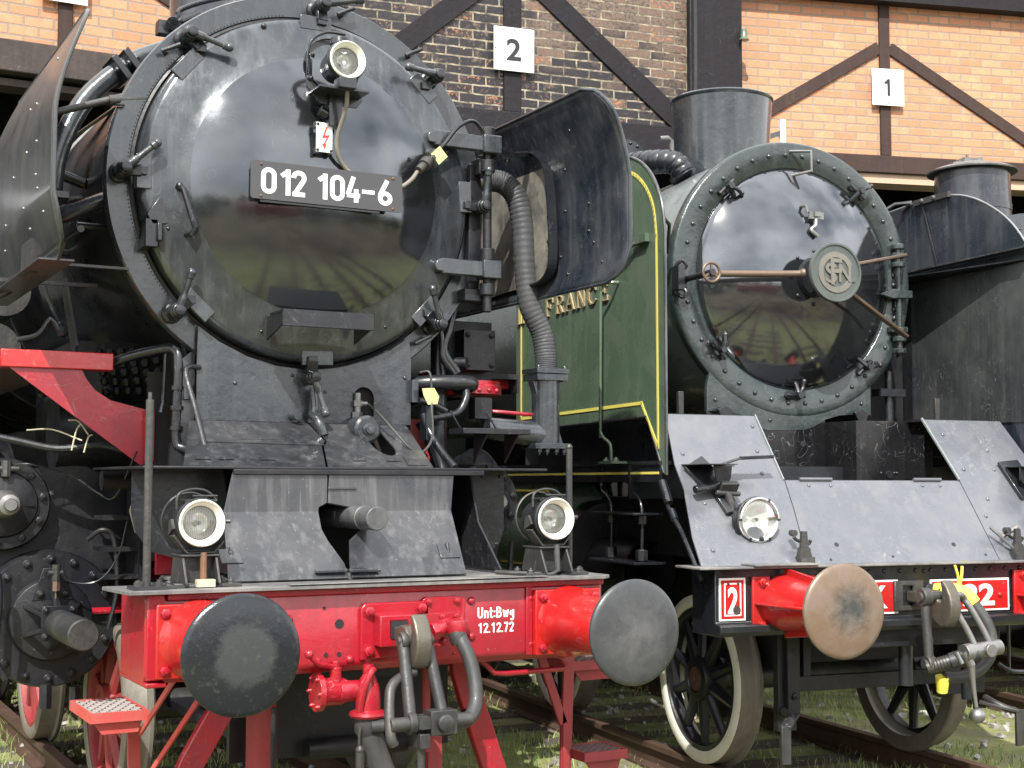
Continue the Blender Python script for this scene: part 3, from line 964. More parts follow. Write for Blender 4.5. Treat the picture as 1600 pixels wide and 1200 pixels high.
# --- top lamp
def lamp(parent, c, r, deep, body='black', glow=True, name='headlamp', tilt=0.0, label=None, visor=True):
    """reflector lamp looking along -y; c: centre of the glass"""
    x, y, z = c
    o = MB()
    o.lathe([(r*1.16, 0.0), (r*1.20, 0.008), (r*1.20, 0.035), (r*1.10, 0.045), (r*1.06, deep*0.55), (r*0.98, deep*0.6), (r*0.94, deep*0.92), (r*0.7, deep), (0, deep)], (x, y, z), (0, 1, 0), 40)
    o.lathe([(r*1.20, 0.012), (r*1.25, 0.018), (r*1.25, 0.030), (r*1.20, 0.036)], (x, y, z), (0, 1, 0), 40)
    ob = o.build(name, body, parent, label=label)
    q = MB()
    q.lathe([(r*1.16, 0.0), (r*1.10, -0.008), (r*1.03, 0.0), (r*0.99, 0.012)], (x, y, z), (0, 1, 0), 40)
    q.build('lamp_ring', 'lamp_white' if glow else 'chrome', ob)
    k = 0.82 if glow else 1.0            # the railway lamps have a deep white collar round a smaller glass
    d0 = 0.034 if glow else 0.006
    if glow:
        q = MB()
        q.lathe([(r*1.0, 0.004), (r*0.92, 0.014), (r*0.84, d0)], (x, y, z), (0, 1, 0), 40)
        q.build('collar', 'lamp_white', ob)
    q = MB()
    pr = [(r*k*math.sin(t*PI/2/12), d0 + 0.004 + 0.06*(math.cos(t*PI/2/12))) for t in range(12, -1, -1)]
    q.lathe(pr, (x, y, z), (0, 1, 0), 40)
    q.build('reflector', 'reflector', ob)
    q = MB()
    for o_ in (0, 0.003):
        q.lathe([(r*k, d0 + o_), (r*k*0.7, d0 - 0.010 + o_), (r*k*0.35, d0 - 0.015 + o_), (0, d0 - 0.017 + o_)], (x, y, z), (0, 1, 0), 40)
    q.build('glass', 'glass', ob)
    q = MB()
    q.cyl((x, y + d0 + 0.02, z), (x, y + d0 + 0.06, z), 0.011, n=12)
    q.build('bulb', 'chrome', ob)
    return ob

lp = lamp(A, (0.02, 1.27, 3.775), 0.082, 0.20, label='top lamp above the number plate')
b = MB()   # cradle plate behind and under the lamp
b.prism([(-0.14, 3.66), (-0.06, 3.58), (0.13, 3.58), (0.16, 3.62), (0.16, 3.66), (0.10, 3.63), (-0.04, 3.63), (-0.11, 3.69), (-0.11, 3.80), (-0.14, 3.80)], XZ(1.42), (0, 0.012, 0))
b.lathe([(0.150, 0), (0.150, 0.012), (0.12, 0.012), (0.12, 0)], (0.0, 1.44, 3.775), (0, 1, 0), 32, )
b.box(-0.12, 0.14, 1.28, 1.45, 3.625, 3.637)
b.box(-0.025, 0.045, 1.40, 1.47, 3.47, 3.63)
b.cyl((0.0, 1.46, 3.53), (0.0, 1.56, 3.53), 0.03, n=14)
b.cyl((-0.06, 1.44, 3.55), (-0.02, 1.44, 3.53), 0.028, n=14)
b.box(-0.03, 0.06, 1.25, 1.33, 3.63, 3.68)
b.bolt((-0.12, 1.42, 3.70), F, 0.014)
b.bolt((0.13, 1.42, 3.635), F, 0.012)
b.bolt((-0.13, 1.35, 3.80), (-1, 0, 0), 0.014)
b.tube([(-0.13, 1.40, 3.72), (-0.14, 1.38, 3.86), (-0.06, 1.38, 3.93), (0.04, 1.36, 3.93)], 0.008, 8)
b.cyl((0.0, 1.33, 3.86), (0.0, 1.33, 3.895), 0.05, 0.045, n=20)
b.build('lamp_cradle', 'black', lp, bevel=0.002)
b = MB()
b.tube([(0.03, 1.30, 3.64), (0.035, 1.33, 3.55), (0.02, 1.40, 3.42), (0.03, 1.425, 3.34), (0.07, 1.445, 3.285), (0.12, 1.455, 3.25), (0.22, 1.47, 3.20), (0.32, 1.475, 3.19), (0.40, 1.475, 3.215), (0.46, 1.478, 3.26), (0.50, 1.49, 3.31)], 0.011, 10)
b.build('lamp_cable', 'old_cable', lp)
b = MB()
b.cyl((0.505, 1.49, 3.315), (0.56, 1.52, 3.365), 0.024, n=14)
b.cyl((0.56, 1.52, 3.365), (0.64, 1.57, 3.44), 0.030, 0.026, n=14)
b.cyl((0.545, 1.51, 3.35), (0.575, 1.53, 3.38), 0.034, n=14)
b.bolt((0.60, 1.52, 3.40), F, 0.016)
b.bolt((0.57, 1.515, 3.425), F, 0.013)
b.build('cable_plug', 'steel_dark', lp)
b = MB()
b.tube([(0.64, 1.57, 3.44), (0.70, 1.58, 3.50), (0.78, 1.58, 3.60), (0.88, 1.60, 3.65), (0.96, 1.64, 3.60), (0.985, 1.66, 3.50), (0.98, 1.70, 3.42)], 0.011, 10)
b.build('plug_cable', 'black', lp)
b = MB()
b.bar((0.612, 1.515, 3.392), (0.672, 1.535, 3.446), 0.07, 0.004, (0, -1, 0))
t_ = b.build('cable_tag', 'tag_yellow', lp, label='small yellow tag tied to the cable plug')
# thin cable to the right beside the hinge
# --- high voltage warning sign
b = MB()
b.box(-0.085, 0.0, 1.418, 1.426, 3.335, 3.485)
s_ = b.build('warning_plate', 'white', door, bevel=0.002)
b = MB()
zz = [(-0.035, 3.465), (-0.055, 3.405), (-0.030, 3.412), (-0.048, 3.375), (-0.057, 3.378), (-0.040, 3.348), (-0.033, 3.380), (-0.040, 3.378), (-0.015, 3.425), (-0.042, 3.42), (-0.027, 3.465)]
b.prism(zz, XZ(1.4155), (0, 0.002, 0))
b.build('lightning_mark', 'warn_red', s_)
b = MB()
for px_ in (-0.078, -0.008):
    for pz in (3.345, 3.475):
        b.rivet((px_, 1.417, pz), F, 0.008)
    b.box(px_ - 0.01, px_ + 0.01, 1.424, 1.46, 3.33, 3.36)
    b.box(px_ - 0.01, px_ + 0.01, 1.424, 1.46, 3.46, 3.49)
b.build('plate_screw', 'steel_dark', s_)
# --- number plate
b = MB()
PZ = 3.073
PX = -0.012
b.prism([(p[0] + PX, p[1]) for p in arc(0.387, PZ + 0.173, 0.015, 0, PI/2, 4) + arc(-0.387, PZ + 0.173, 0.015, PI/2, PI, 4) + arc(-0.387, PZ + 0.015, 0.015, PI, 1.5*PI, 4) + arc(0.387, PZ + 0.015, 0.015, 1.5*PI, 2*PI, 4)], XZ(1.435), (0, 0.008, 0))
np_ = b.build('number_plate', 'number_plate', door)
for ch_, xx_ in (('0', -0.350), ('1', -0.258), ('2', -0.195), ('1', -0.064), ('0', 0.008), ('4', 0.092), ('6', 0.268)):
    numerals('lettering', ch_, PX + xx_, PZ + 0.028, 1.4345, 0.130, 'white', np_, sx=1.08)
b = MB()
b.box(PX + 0.180, PX + 0.248, 1.4333, 1.4345, PZ + 0.078, PZ + 0.098)
b.build('hyphen', 'white', np_)
b = MB()
for px_ in (-0.362, 0.338):
    for pz in (PZ + 0.015, PZ + 0.172):
        b.rivet((px_, 1.435, pz), F, 0.008)
b.build('screw', 'rust', np_)
b = MB()
b.box(-0.33, -0.28, 1.444, 1.55, PZ + 0.05, PZ + 0.14)
b.box(0.28, 0.33, 1.444, 1.55, PZ + 0.05, PZ + 0.14)
b.box(-0.36, 0.27, 1.446, 1.455, PZ - 0.012, PZ + 0.03)
b.build('plate_bracket', 'black', np_)

# --- chimney and pipes on top and on the left of the smokebox
b = MB()
b.lathe([(0.56, 0), (0.50, 0.06), (0.47, 0.14), (0.47, 0.42), (0.50, 0.44), (0.50, 0.50), (0.44, 0.50), (0.44, 0.1)], (0, 2.75, 4.13), (0, 0, 1), 56)
b.build('chimney', 'defl_in', A)
b = MB()
b.tube([(-0.62, 2.35, 4.02), (-0.80, 2.35, 3.92), (-1.02, 2.35, 3.70), (-1.16, 2.30, 3.40), (-1.20, 2.25, 3.15)], 0.052, 16)
pp = b.build('steam_pipe', 'ring', A)
b = MB()
for c, d in (((-0.86, 2.35, 3.87), (-0.75, 0, -0.62)), ((-0.80, 2.35, 3.915), (-0.75, 0, -0.60)), ((-1.20, 2.25, 3.14), (0, 0, -1))):
    d = Vector(d).normalized()
    c = Vector(c)
    u, w, a = basis(d)
    b.bar(c - u*0.11, c + u*0.11, 0.035, 0.14, w)
    for sx in (-1, 1):
        b.bolt(c + u*0.085*sx + d*0.017, d, 0.018)
        b.bolt(c + u*0.085*sx - d*0.017, -d, 0.018)
b.build('pipe_flange', 'black', pp, bevel=0.003)
b = MB()
b.tube([(-1.22, 2.25, 3.10), (-1.22, 2.15, 3.02), (-1.15, 2.05, 3.03), (-1.0, 2.0, 3.10), (-0.95, 2.0, 3.12)], 0.040, 14)
b.build('elbow', 'ring', pp)
b = MB()
b.tube([(-0.55, 2.1, 4.10), (-0.60, 2.1, 4.17), (-0.35, 2.1, 4.28), (-0.1, 2.1, 4.30)], 0.014, 10)
b.box(-0.72, -0.60, 2.05, 2.12, 4.02, 4.09)
b.cyl((-0.70, 2.08, 4.04), (-0.50, 2.08, 4.16), 0.022, n=12)
b.cyl((-0.66, 2.0, 4.06), (-0.60, 2.12, 4.12), 0.035, n=14)
b.build('valve_gear_cock', 'black', A)
# handrail bracket plates on the smokebox side
b = MB()
for dz in (0, 0.0):
    b.bar((-0.80, 2.2, 3.72), (-1.0, 2.9, 3.60), 0.10, 0.015, (-0.7, 0, 0.7))
b.cyl((-0.99, 2.5, 3.28), (-1.12, 2.5, 3.32), 0.03, n=12)
b.tube([(-1.10, 2.0, 2.95), (-1.08, 2.6, 2.98), (-1.10, 3.6, 3.0)], 0.018, 10)
for yy in (2.1, 3.0, 3.9):
    b.cyl((-0.95, yy, 2.98), (-1.10, yy, 2.98), 0.02, n=10)
b.build('handrail', 'black', A)

# --- Witte smoke deflectors
def deflector(s, matn, lab):
    def xs(z):     # leans inwards towards the top, curls outwards at the foot
        x = 1.435
        if z > 3.25:
            x -= 0.155*((z - 3.25)/0.5)**1.5
        if z < 2.92:
            x -= 0.05*((2.92 - z)/0.2)**1.3
        return x
    z0, z1 = (2.69 if s < 0 else 2.735), 3.76
    nz_, ny_ = 34, 30
    vs, fs = [], []
    for j in range(nz_+1):
        z = z0 + (z1 - z0)*j/nz_
        yf, yb = 0.90, 2.95
        if z > z1 - 0.22:
            t = (z - (z1 - 0.22))/0.22
            yf += 0.22*(1 - math.sqrt(max(0, 1 - t*t)))
            yb -= 0.12*(1 - math.sqrt(max(0, 1 - t*t)))
        if z < z0 + 0.16:
            t = 1 - (z - z0)/0.16
            yf += 0.16*(1 - math.sqrt(max(0, 1 - t*t)))
            yb -= 0.10*(1 - math.sqrt(max(0, 1 - t*t)))
        for i in range(ny_+1):
            vs.append((s*xs(z), yf + (yb - yf)*i/ny_, z))
    for j in range(nz_):
        for i in range(ny_):
            a = j*(ny_+1) + i
            fs.append((a, a+1, a+ny_+2, a+ny_+1))
    b = MB().add(vs, fs)
    o = b.build('smoke_deflector', matn, A, label=lab, angle=60)
    md = o.modifiers.new('thick', 'SOLIDIFY')
    md.thickness = 0.008
    md.offset = 0
    # stiffening rim
    edge = [vs[j*(ny_+1)] for j in range(nz_+1)]
    top = [vs[nz_*(ny_+1)+i] for i in range(ny_+1)]
    bot = [vs[i] for i in range(ny_, -1, -1)]
    e = MB()
    e.tube(bot + edge + top, 0.010, 8, smooth=False)
    e.build('edge_bead', matn, o)
    rv = MB()
    for (yy, zz) in ((1.35, 3.60), (1.5, 3.42), (1.7, 3.44), (1.3, 3.20), (1.55, 3.2), (1.9, 3.15), (1.25, 2.98), (1.6, 2.95), (2.1, 2.95), (1.15, 2.86), (1.5, 2.84), (2.2, 2.84), (1.3, 3.05)):
        rv.rivet((s*(xs(zz) + 0.005), yy, zz), (s, 0, 0), 0.007)
        rv.rivet((s*(xs(zz) - 0.005), yy, zz), (-s, 0, 0), 0.009)
    rv.build('rivet_row', 'steel' if s < 0 else 'black', o)
    return o, xs
dl, xs = deflector(-1, 'defl_out', 'left smoke deflector with vertical grey streaks')
b = MB()
b.cyl((-1.40, 1.80, 3.42), (-0.92, 1.80, 3.60), 0.018, n=12)
b.cyl((-1.02, 1.80, 3.56), (-0.84, 1.80, 3.59), 0.027, n=12)
b.bolt((-0.97, 1.78, 3.54), (0, 0, -1), 0.018)
b.cyl((-1.40, 2.5, 3.1), (-1.0, 2.5, 3.2), 0.016, n=12)
b.box(-1.40, -0.95, 1.6, 1.63, 2.70, 2.712)
b.box(-1.42, -1.39, 1.5, 1.75, 2.64, 2.80)
b.build('deflector_stay', 'steel_dark', dl)
b = MB()     # folded foot plate below the sheet
b.prism([(0.98, 2.705), (2.9, 2.705), (2.9, 2.65), (1.10, 2.65)], YZ(-1.375), (0.012, 0, 0))
b.box(-1.45, -1.30, 1.12, 2.9, 2.648, 2.656)
b.build('foot_plate', 'defl_out', dl)
dr, xs = deflector(1, 'defl_in', 'right smoke deflector, dark blue-black inside')
b = MB()    # curved stay strip with lighter gusset plate
fl = [(p.x, p.y) for p in smooth_path([V(2.1, 3.63, 0), V(1.83, 3.58, 0), V(1.72, 3.535, 0), V(1.63, 3.43, 0), V(1.588, 3.2, 0), V(1.574, 2.98, 0), V(1.603, 2.865, 0), V(1.72, 2.812, 0), V(1.94, 2.82, 0)], 5)]
b.prism(fl + [(2.6, 2.80), (2.6, 3.62)], YZ(1.385), (0.006, 0, 0))
gp = b.build('gusset_plate', 'grimy_sheet', dr)
b = MB()
path = [(1.365, p[0], p[1]) for p in fl]
for i in range(len(path)-1):
    b.bar(path[i], path[i+1], 0.055, 0.010, (0, -(path[i+1][2]-path[i][2]), (path[i+1][1]-path[i][1])))
b.bar((1.02, 1.68, 3.47), (1.37, 1.85, 3.575), 0.05, 0.022)
b.bolt((1.16, 1.74, 3.50), (0, 0, -1), 0.02)
for zz in (3.30, 3.18, 3.04, 2.90):
    b.rivet((1.383, 1.65, zz), (-1, 0, 0), 0.014)
b.build('stay_strip', 'black', dr)

# --- number of pipes: ribbed feed hose and its valve body on the right
def ribs(i):
    return 1.0 if i % 4 else 0.962
b = MB()
hp = [(1.16, 1.95, 3.42), (1.24, 1.93, 3.41), (1.31, 1.90, 3.33), (1.345, 1.88, 3.15), (1.35, 1.86, 2.90), (1.37, 1.84, 2.70), (1.44, 1.83, 2.55), (1.46, 1.82, 2.42), (1.46, 1.82, 2.34)]
b.tube(hp, 0.064, 24, k=26, ribs=ribs)
b.build('ribbed_hose', 'hose_tape', A)
b = MB()
b.cyl((1.05, 1.98, 3.42), (1.17, 1.95, 3.42), 0.05, n=16)
b.cyl((1.12, 1.96, 3.42), (1.15, 1.955, 3.42), 0.062, n=16)
b.build('hose_union', 'steel', A)
vx, vy = 1.46, 1.82
b = MB()
b.box(vx - 0.105, vx + 0.105, vy - 0.09, vy + 0.09, 2.31, 2.338)
b.box(vx - 0.10, vx + 0.10, vy - 0.085, vy + 0.085, 2.27, 2.307)
b.prism([(-0.10, 2.27), (0.10, 2.27), (0.075, 2.19), (0.075, 1.98), (0.10, 1.91), (-0.10, 1.91), (-0.075, 1.98), (-0.075, 2.19)], lambda a, c: (vx + a, vy - 0.03, c), (0, 0.06, 0))
b.cyl((vx, vy, 1.90), (vx, vy, 2.29), 0.078, n=32)
b.box(vx - 0.115, vx + 0.115, vy - 0.09, vy + 0.09, 1.885, 1.915)
b.cyl((vx, vy, 1.96), (vx - 0.35, vy + 0.05, 2.0), 0.075, 0.06, n=20)
for sx in (-0.08, -0.03, 0.03, 0.08):
    b.bolt((vx + sx, vy - 0.07, 1.885), (0, 0, -1), 0.015, 0.02)
for sx in (-0.085, 0.085):
    b.bolt((vx + sx, vy - 0.07, 2.338), (0, 0, 1), 0.014)
b.build('valve_body', 'ring', A, bevel=0.004)
b = MB()     # little shelf left of the valve
b.box(0.83, 1.24, 1.60, 1.78, 1.955, 1.985)
b.prism([(1.62, 1.955), (1.78, 1.955), (1.78, 1.80)], YZ(0.98), (0.012, 0, 0))
b.prism([(1.62, 1.955), (1.78, 1.955), (1.78, 1.80)], YZ(1.17), (0.012, 0, 0))
b.tube([(0.86, 1.70, 1.985), (0.80, 1.70, 2.08)], 0.006, 6)
b.tube([(1.08, 1.70, 1.985), (1.02, 1.70, 2.08)], 0.006, 6)
b.build('shelf', 'black_matt', A, bevel=0.003)
b = MB()     # big bent pipe under the smokebox
b.tube([(0.60, 1.95, 2.22), (0.72, 1.85, 2.235), (0.85, 1.80, 2.24), (0.95, 1.80, 2.24), (1.00, 1.86, 2.235), (1.0, 2.1, 2.22)], 0.042, 18)
b.cyl((0.87, 2.0, 1.5), (0.87, 2.0, 2.6), 0.045, n=18)
b.tube([(0.80, 1.9, 2.65), (0.83, 1.88, 2.5), (0.83, 1.86, 2.38), (0.90, 1.86, 2.29)], 0.020, 12)
b.tube([(0.93, 1.9, 2.75), (0.88, 1.88, 2.55), (0.84, 1.87, 2.42), (0.92, 1.86, 2.30)], 0.024, 12)
b.tube([(0.66, 1.75, 2.03), (0.78, 1.75, 2.05), (0.88, 1.76, 2.08), (0.93, 1.77, 2.16), (0.94, 1.8, 2.22)], 0.020, 12)
b.tube([(0.62, 1.72, 2.13), (0.70, 1.74, 2.12), (0.80, 1.76, 2.08)], 0.019, 12)
b.tube([(0.64, 1.70, 2.06), (0.66, 1.68, 1.98), (0.69, 1.60, 1.87), (0.72, 1.48, 1.77)], 0.021, 12)
b.tube([(0.72, 1.9, 2.03), (0.76, 1.88, 1.95), (0.80, 1.80, 1.76)], 0.038, 14)
b.box(0.64, 0.68, 1.66, 1.74, 1.92, 2.10)
b.build('pipework', 'black', A)
b = MB()
b.tube([(0.62, 1.70, 2.28), (0.66, 1.66, 2.27), (0.66, 1.64, 2.1), (0.60, 1.50, 1.93), (0.52, 1.45, 1.85), (0.45, 1.45, 1.87), (0.40, 1.50, 1.94), (0.36, 1.60, 2.03), (0.34, 1.70, 2.09), (0.325, 1.72, 2.105)], 0.0065, 8)
b.build('thin_wire', 'hose_grey', A)
b = MB()
b.prism([(0.605, 2.19), (0.675, 2.195), (0.705, 2.15), (0.695, 2.11), (0.64, 2.105), (0.615, 2.15)], XZ(1.64), (0, 0.004, 0))
b.build('paper_tag', 'tag_yellow', A, label='crumpled yellow tag on the pipe by the smokebox')
b = MB()     # box and brackets behind
b.box(1.02, 1.22, 1.98, 2.10, 2.33, 2.56)
for sx in (1.045, 1.195):
    for zz in (2.36, 2.53):
        b.bolt((sx, 1.98, zz), F, 0.015)
b.box(0.98, 1.26, 2.10, 2.16, 2.25, 2.62)
b.cyl((0.95, 1.95, 2.36), (1.0, 1.9, 2.36), 0.035, n=12)
b.box(1.05, 1.16, 1.9, 1.98, 2.05, 2.17)
b.tube([(0.98, 2.2, 2.9), (1.05, 2.1, 2.86), (1.15, 2.0, 2.88)], 0.02, 10)
b.box(0.92, 1.22, 2.3, 2.34, 2.70, 3.40)
b.cyl((1.08, 2.15, 2.8), (1.08, 2.15, 3.2), 0.05, n=16)
b.cyl((1.02, 2.0, 2.95), (1.02, 2.3, 2.95), 0.07, n=16)
b.build('oil_pump_box', 'black_dirty', A, bevel=0.003)
b = MB()     # cover block plate inside view under the deflector
b.lathe([(0, 0), (0.17, 0), (0.17, -0.02), (0.18, -0.03), (0.18, -0.075), (0.17, -0.08), (0, -0.08)], (1.12, 2.10, 2.27), (0, 0, 1), 40)
for t in (-100, -120, -80, -60):
    b.rivet((1.12 + 0.18*math.cos(R(t)), 2.10 + 0.18*math.sin(R(t)), 2.215), (math.cos(R(t)), math.sin(R(t)), 0), 0.014)
b.tube([(1.15, 1.95, 2.10), (1.25, 1.9, 2.09), (1.40, 1.88, 2.08)], 0.011, 10)
b.build('red_flange', 'red', A)
b = MB()
b.box(0.70, 0.98, 2.12, 2.14, 1.72, 2.05)
b.prism([(0.60, 1.72), (0.92, 1.72), (0.86, 1.9), (0.66, 2.06), (0.60, 2.06)], XZ(2.1), (0, 0.02, 0))
b.build('frame_gusset', 'red_dull', A)

# --- aprons below the smokebox door
b = MB()
zt = 2.40
out = [(-0.575, 2.0), (0.585, 2.0), (0.585, 2.34)]
out += [(0.93*math.sin(R(t)), ZC - 0.93*math.cos(R(t))) for t in (38, 30, 20, 10, 0, -10, -20, -30, -38)]
out += [(-0.575, 2.34)]
cap = arc(0.315, 2.135, 0.058, 0, PI, 10) + [(0.257, 2.002), (0.373, 2.002)]
b.prism(out, XZ(1.742), (0, 0.012, 0), holes=[cap])
sp_ = b.build('saddle_plate', 'ring', A)
b = MB()
b.rivet((-0.38, 1.742, 2.19), F, 0.012); b.rivet((-0.08, 1.742, 2.24), F, 0.010); b.rivet((0.10, 1.742, 2.16), F, 0.010); b.rivet((0.55, 1.742, 2.25), F, 0.012)
b.box(0.575, 0.61, 1.70, 1.75, 2.12, 2.24)
b.build('plate_stud', 'ring', sp_)

def slope(P0, P1):
    """(x, s) -> point on the sloping sheet; s measured in height z"""
    (y0, z0), (y1, z1) = P0, P1
    return lambda x, z: (x, y0 + (y1 - y0)*(z - z0)/(z1 - z0), z)
ua = slope((1.245, 1.765), (1.74, 2.0))
b = MB()
b.prism([(-0.77, 1.768), (-0.08, 1.768), (-0.02, 1.87), (0.02, 1.90), (0.0, 1.998), (-0.61, 1.998)], ua, (0, 0.004, -0.008))
hole = [(0.257, 1.999), (0.257, 1.93)] + arc(0.315, 1.885, 0.058, PI, 2*PI, 10) + [(0.373, 1.93), (0.373, 1.999)]
b.prism([(-0.068, 1.768), (0.49, 1.768), (0.555, 1.998)] + list(reversed(hole)) + [(0.012, 1.998), (0.032, 1.90), (-0.008, 1.87)], ua, (0, 0.004, -0.008))
for x0, x1, z in ((-0.72, -0.62, 1.78), (0.15, 0.25, 1.775)):
    pass
up = b.build('upper_apron', 'apron', A)
b = MB()
for x, z in ((-0.55, 1.80), (0.30, 1.80), (0.42, 1.80), (0.12, 1.80), (-0.35, 1.80), (-0.66, 1.80)):
    p = V(ua(x, z))
    b.bar(p + V(-0.035, -0.004, 0.006), p + V(0.035, -0.004, 0.006), 0.012, 0.012)
p = V(ua(0.0, 1.875)); q = V(ua(-0.60, 1.885))
b.bar(q + V(0, -0.002, 0.004), p + V(0, -0.002, 0.004), 0.006, 0.004)
b.prism([(-0.44, 1.90), (-0.05, 1.90), (-0.03, 1.985), (-0.46, 1.985)], ua, (0, -0.001, 0.003))
b.prism([(0.36, 1.775), (0.46, 1.775), (0.47, 1.82), (0.37, 1.82)], ua, (0, -0.003, 0.006))
b.build('apron_patch', 'apron', up)
# catch lever on the middle of the saddle plate
b = MB()
b.tube([(0.02, 1.70, 2.175), (0.02, 1.68, 2.08), (0.015, 1.68, 2.03)], 0.020, 12)
b.tube([(0.015, 1.69, 2.04), (0.02, 1.62, 2.0), (0.04, 1.60, 1.93)], 0.026, 12)
b.cyl((-0.08, 1.74, 2.03), (-0.07, 1.67, 2.03), 0.022, n=14)
b.build('apron_catch', 'ring', A)
# things showing in the slot
b = MB()
b.lathe([(0.0, 0), (0.058, 0), (0.072, 0.012), (0.072, 0.12), (0.064, 0.13), (0.064, 0.24), (0.0, 0.24)], (0.275, 1.58, 1.965), (0, 1, 0), 32)
b.lathe([(0, -0.03), (0.022, -0.03), (0.022, -0.012), (0.032, -0.01), (0.032, 0.0)], (0.275, 1.58, 1.965), (0, 1, 0), 24)
b.build('oil_pot', 'ring', A)
b = MB()
b.cyl((0.275, 1.73, 2.06), (0.275, 1.73, 2.16), 0.018, n=12)
b.cyl((0.275, 1.73, 2.09), (0.275, 1.73, 2.12), 0.026, n=6)
b.cyl((0.275, 1.73, 2.03), (0.275, 1.73, 2.06), 0.028, n=4)
b.cyl((0.275, 1.73, 2.105), (0.325, 1.72, 2.105), 0.012, n=10)
b.build('oil_nipple', 'steel', A)
b = MB()
b.box(-0.75, 0.70, 2.0, 2.02, 1.3, 2.25)
b.box(-0.56, 0.56, 1.78, 1.80, 1.80, 2.3)
b.build('apron_backing', 'interior', A)

# ledge
b = MB()
b.box(-1.005, 1.02, 1.035, 2.05, 1.752, 1.764)
b.box(-0.60, 0.66, 1.030, 1.036, 1.728, 1.7515)
b.build('ledge', 'black_matt', A, bevel=0.003)
b = MB()
b.prism([(1.20, 1.75), (1.46, 1.75), (1.46, 1.28), (0.86, 1.28), (1.10, 1.50)], YZ(-0.60), (0.010, 0, 0))
b.prism([(1.20, 1.75), (1.46, 1.75), (1.46, 1.28), (0.86, 1.28), (1.10, 1.50)], YZ(0.66), (0.010, 0, 0))
b.bolt((-0.55, 1.1, 1.30), (0, 0, 1), 0.02)
b.build('side_gusset', 'black_matt', A)
b = MB()
left = [(-0.985, 1.752), (-0.60, 1.752), (-0.60, 1.34), (-0.78, 1.345), (-0.90, 1.38), (-0.965, 1.47), (-0.985, 1.56)]
b.prism(left, XZ(1.32), (0, 0.008, 0))
right = [(0.67, 1.752), (0.925, 1.752), (0.925, 1.45), (0.90, 1.385), (0.84, 1.34), (0.76, 1.315), (0.67, 1.31)]
b.prism(right, XZ(1.32), (0, 0.008, 0))
for sx in (0.70, 0.80, 0.90):
    b.rivet((sx, 1.32, 1.725), F, 0.010)
b.rivet((0.80, 1.32, 1.36), F, 0.010); b.rivet((0.88, 1.32, 1.38), F, 0.010)
b.build('cover_plate', 'black', A)

# lower apron of two sheets; the upper strip of each stands steeper
def la(x, z):
    if z <= 1.56:
        return (x, 0.80 + 0.235*(z - 1.268)/0.292, z)
    return (x, 1.035 + 0.012*(z - 1.56)/0.175, z)
tl = (0, 0.006, -0.005)
b = MB()
b.prism([(-0.69, 1.268), (-0.138, 1.268), (-0.140, 1.33), (-0.190, 1.43), (-0.205, 1.48), (-0.198, 1.56), (-0.645, 1.56)], la, tl)
b.prism([(-0.645, 1.56), (-0.198, 1.56), (-0.195, 1.58), (-0.155, 1.60), (-0.15, 1.75), (-0.60, 1.75)], la, tl)
l1 = b.build('lower_apron', 'apron', A, label='left half of the lower apron, scratched grey', split=False)
b = MB()
b.prism([(-0.125, 1.27), (0.45, 1.27), (0.482, 1.56), (0.0, 1.56), (0.015, 1.50), (-0.03, 1.465), (-0.085, 1.43), (-0.115, 1.33)], la, tl)
b.prism([(0.482, 1.56), (0.503, 1.75), (-0.14, 1.75), (-0.15, 1.60), (-0.01, 1.575), (0.0, 1.56)], la, tl)
l2 = b.build('lower_apron', 'apron', A, label='right half of the lower apron, plain grey', split=False)
b = MB()
for cx, z in ((-0.655, 1.37), (0.395, 1.37)):
    b.prism([(cx - 0.05, z - 0.03), (cx + 0.05, z - 0.03), (cx + 0.04, z + 0.03), (cx - 0.05, z + 0.03)], la, (0, -0.004, 0.004))
    p = V(la(cx, z))
    b.cyl(p + V(0, -0.008, -0.03), p + V(0, 0.014, 0.04), 0.009, n=8)
for cx, z in ((-0.22, 1.29), (-0.06, 1.288)):
    p = V(la(cx, z))
    b.bar(p + V(-0.07, -0.006, 0.01), p + V(0.07, -0.006, 0.01), 0.03, 0.012)
    b.cyl(p + V(-0.075, -0.012, 0.012), p + V(0.075, -0.012, 0.012), 0.010, n=10)
p = V(la(-0.10, 1.665))
b.bar(p + V(-0.05, -0.004, 0), p + V(0.09, -0.004, 0.002), 0.012, 0.012)
b.build('apron_hinge', 'apron', l1, bevel=0.002)
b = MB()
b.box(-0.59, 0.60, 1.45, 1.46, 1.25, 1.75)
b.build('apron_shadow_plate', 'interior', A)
b = MB()
b.lathe([(0, 0), (0.050, 0), (0.054, 0.004), (0.054, 0.75), (0, 0.75)], (-0.018, 0.76, 1.531), (0, 1, 0), 36)
b.lathe([(0.054, 0.14), (0.057, 0.142), (0.057, 0.155), (0.054, 0.157)], (-0.018, 0.76, 1.531), (0, 1, 0), 36)
b.build('drain_pipe', 'pipe_grey', A)

# --- platform
b = MB()
pl = [(-1.17, 0.555), (1.06, 0.555), (1.11, 0.60), (1.11, 0.80), (0.75, 0.85), (0.75, 1.5), (-0.80, 1.5), (-0.80, 0.90), (-1.20, 0.90)]
b.prism(pl, XY(1.242), (0, 0, 0.016))
b.prism([(-0.50, 0.549), (0.75, 0.549), (0.75, 0.6), (-0.50, 0.6)], XY(1.262), (0, 0, 0.004))
pf = b.build('platform', 'deck', A, bevel=0.004)

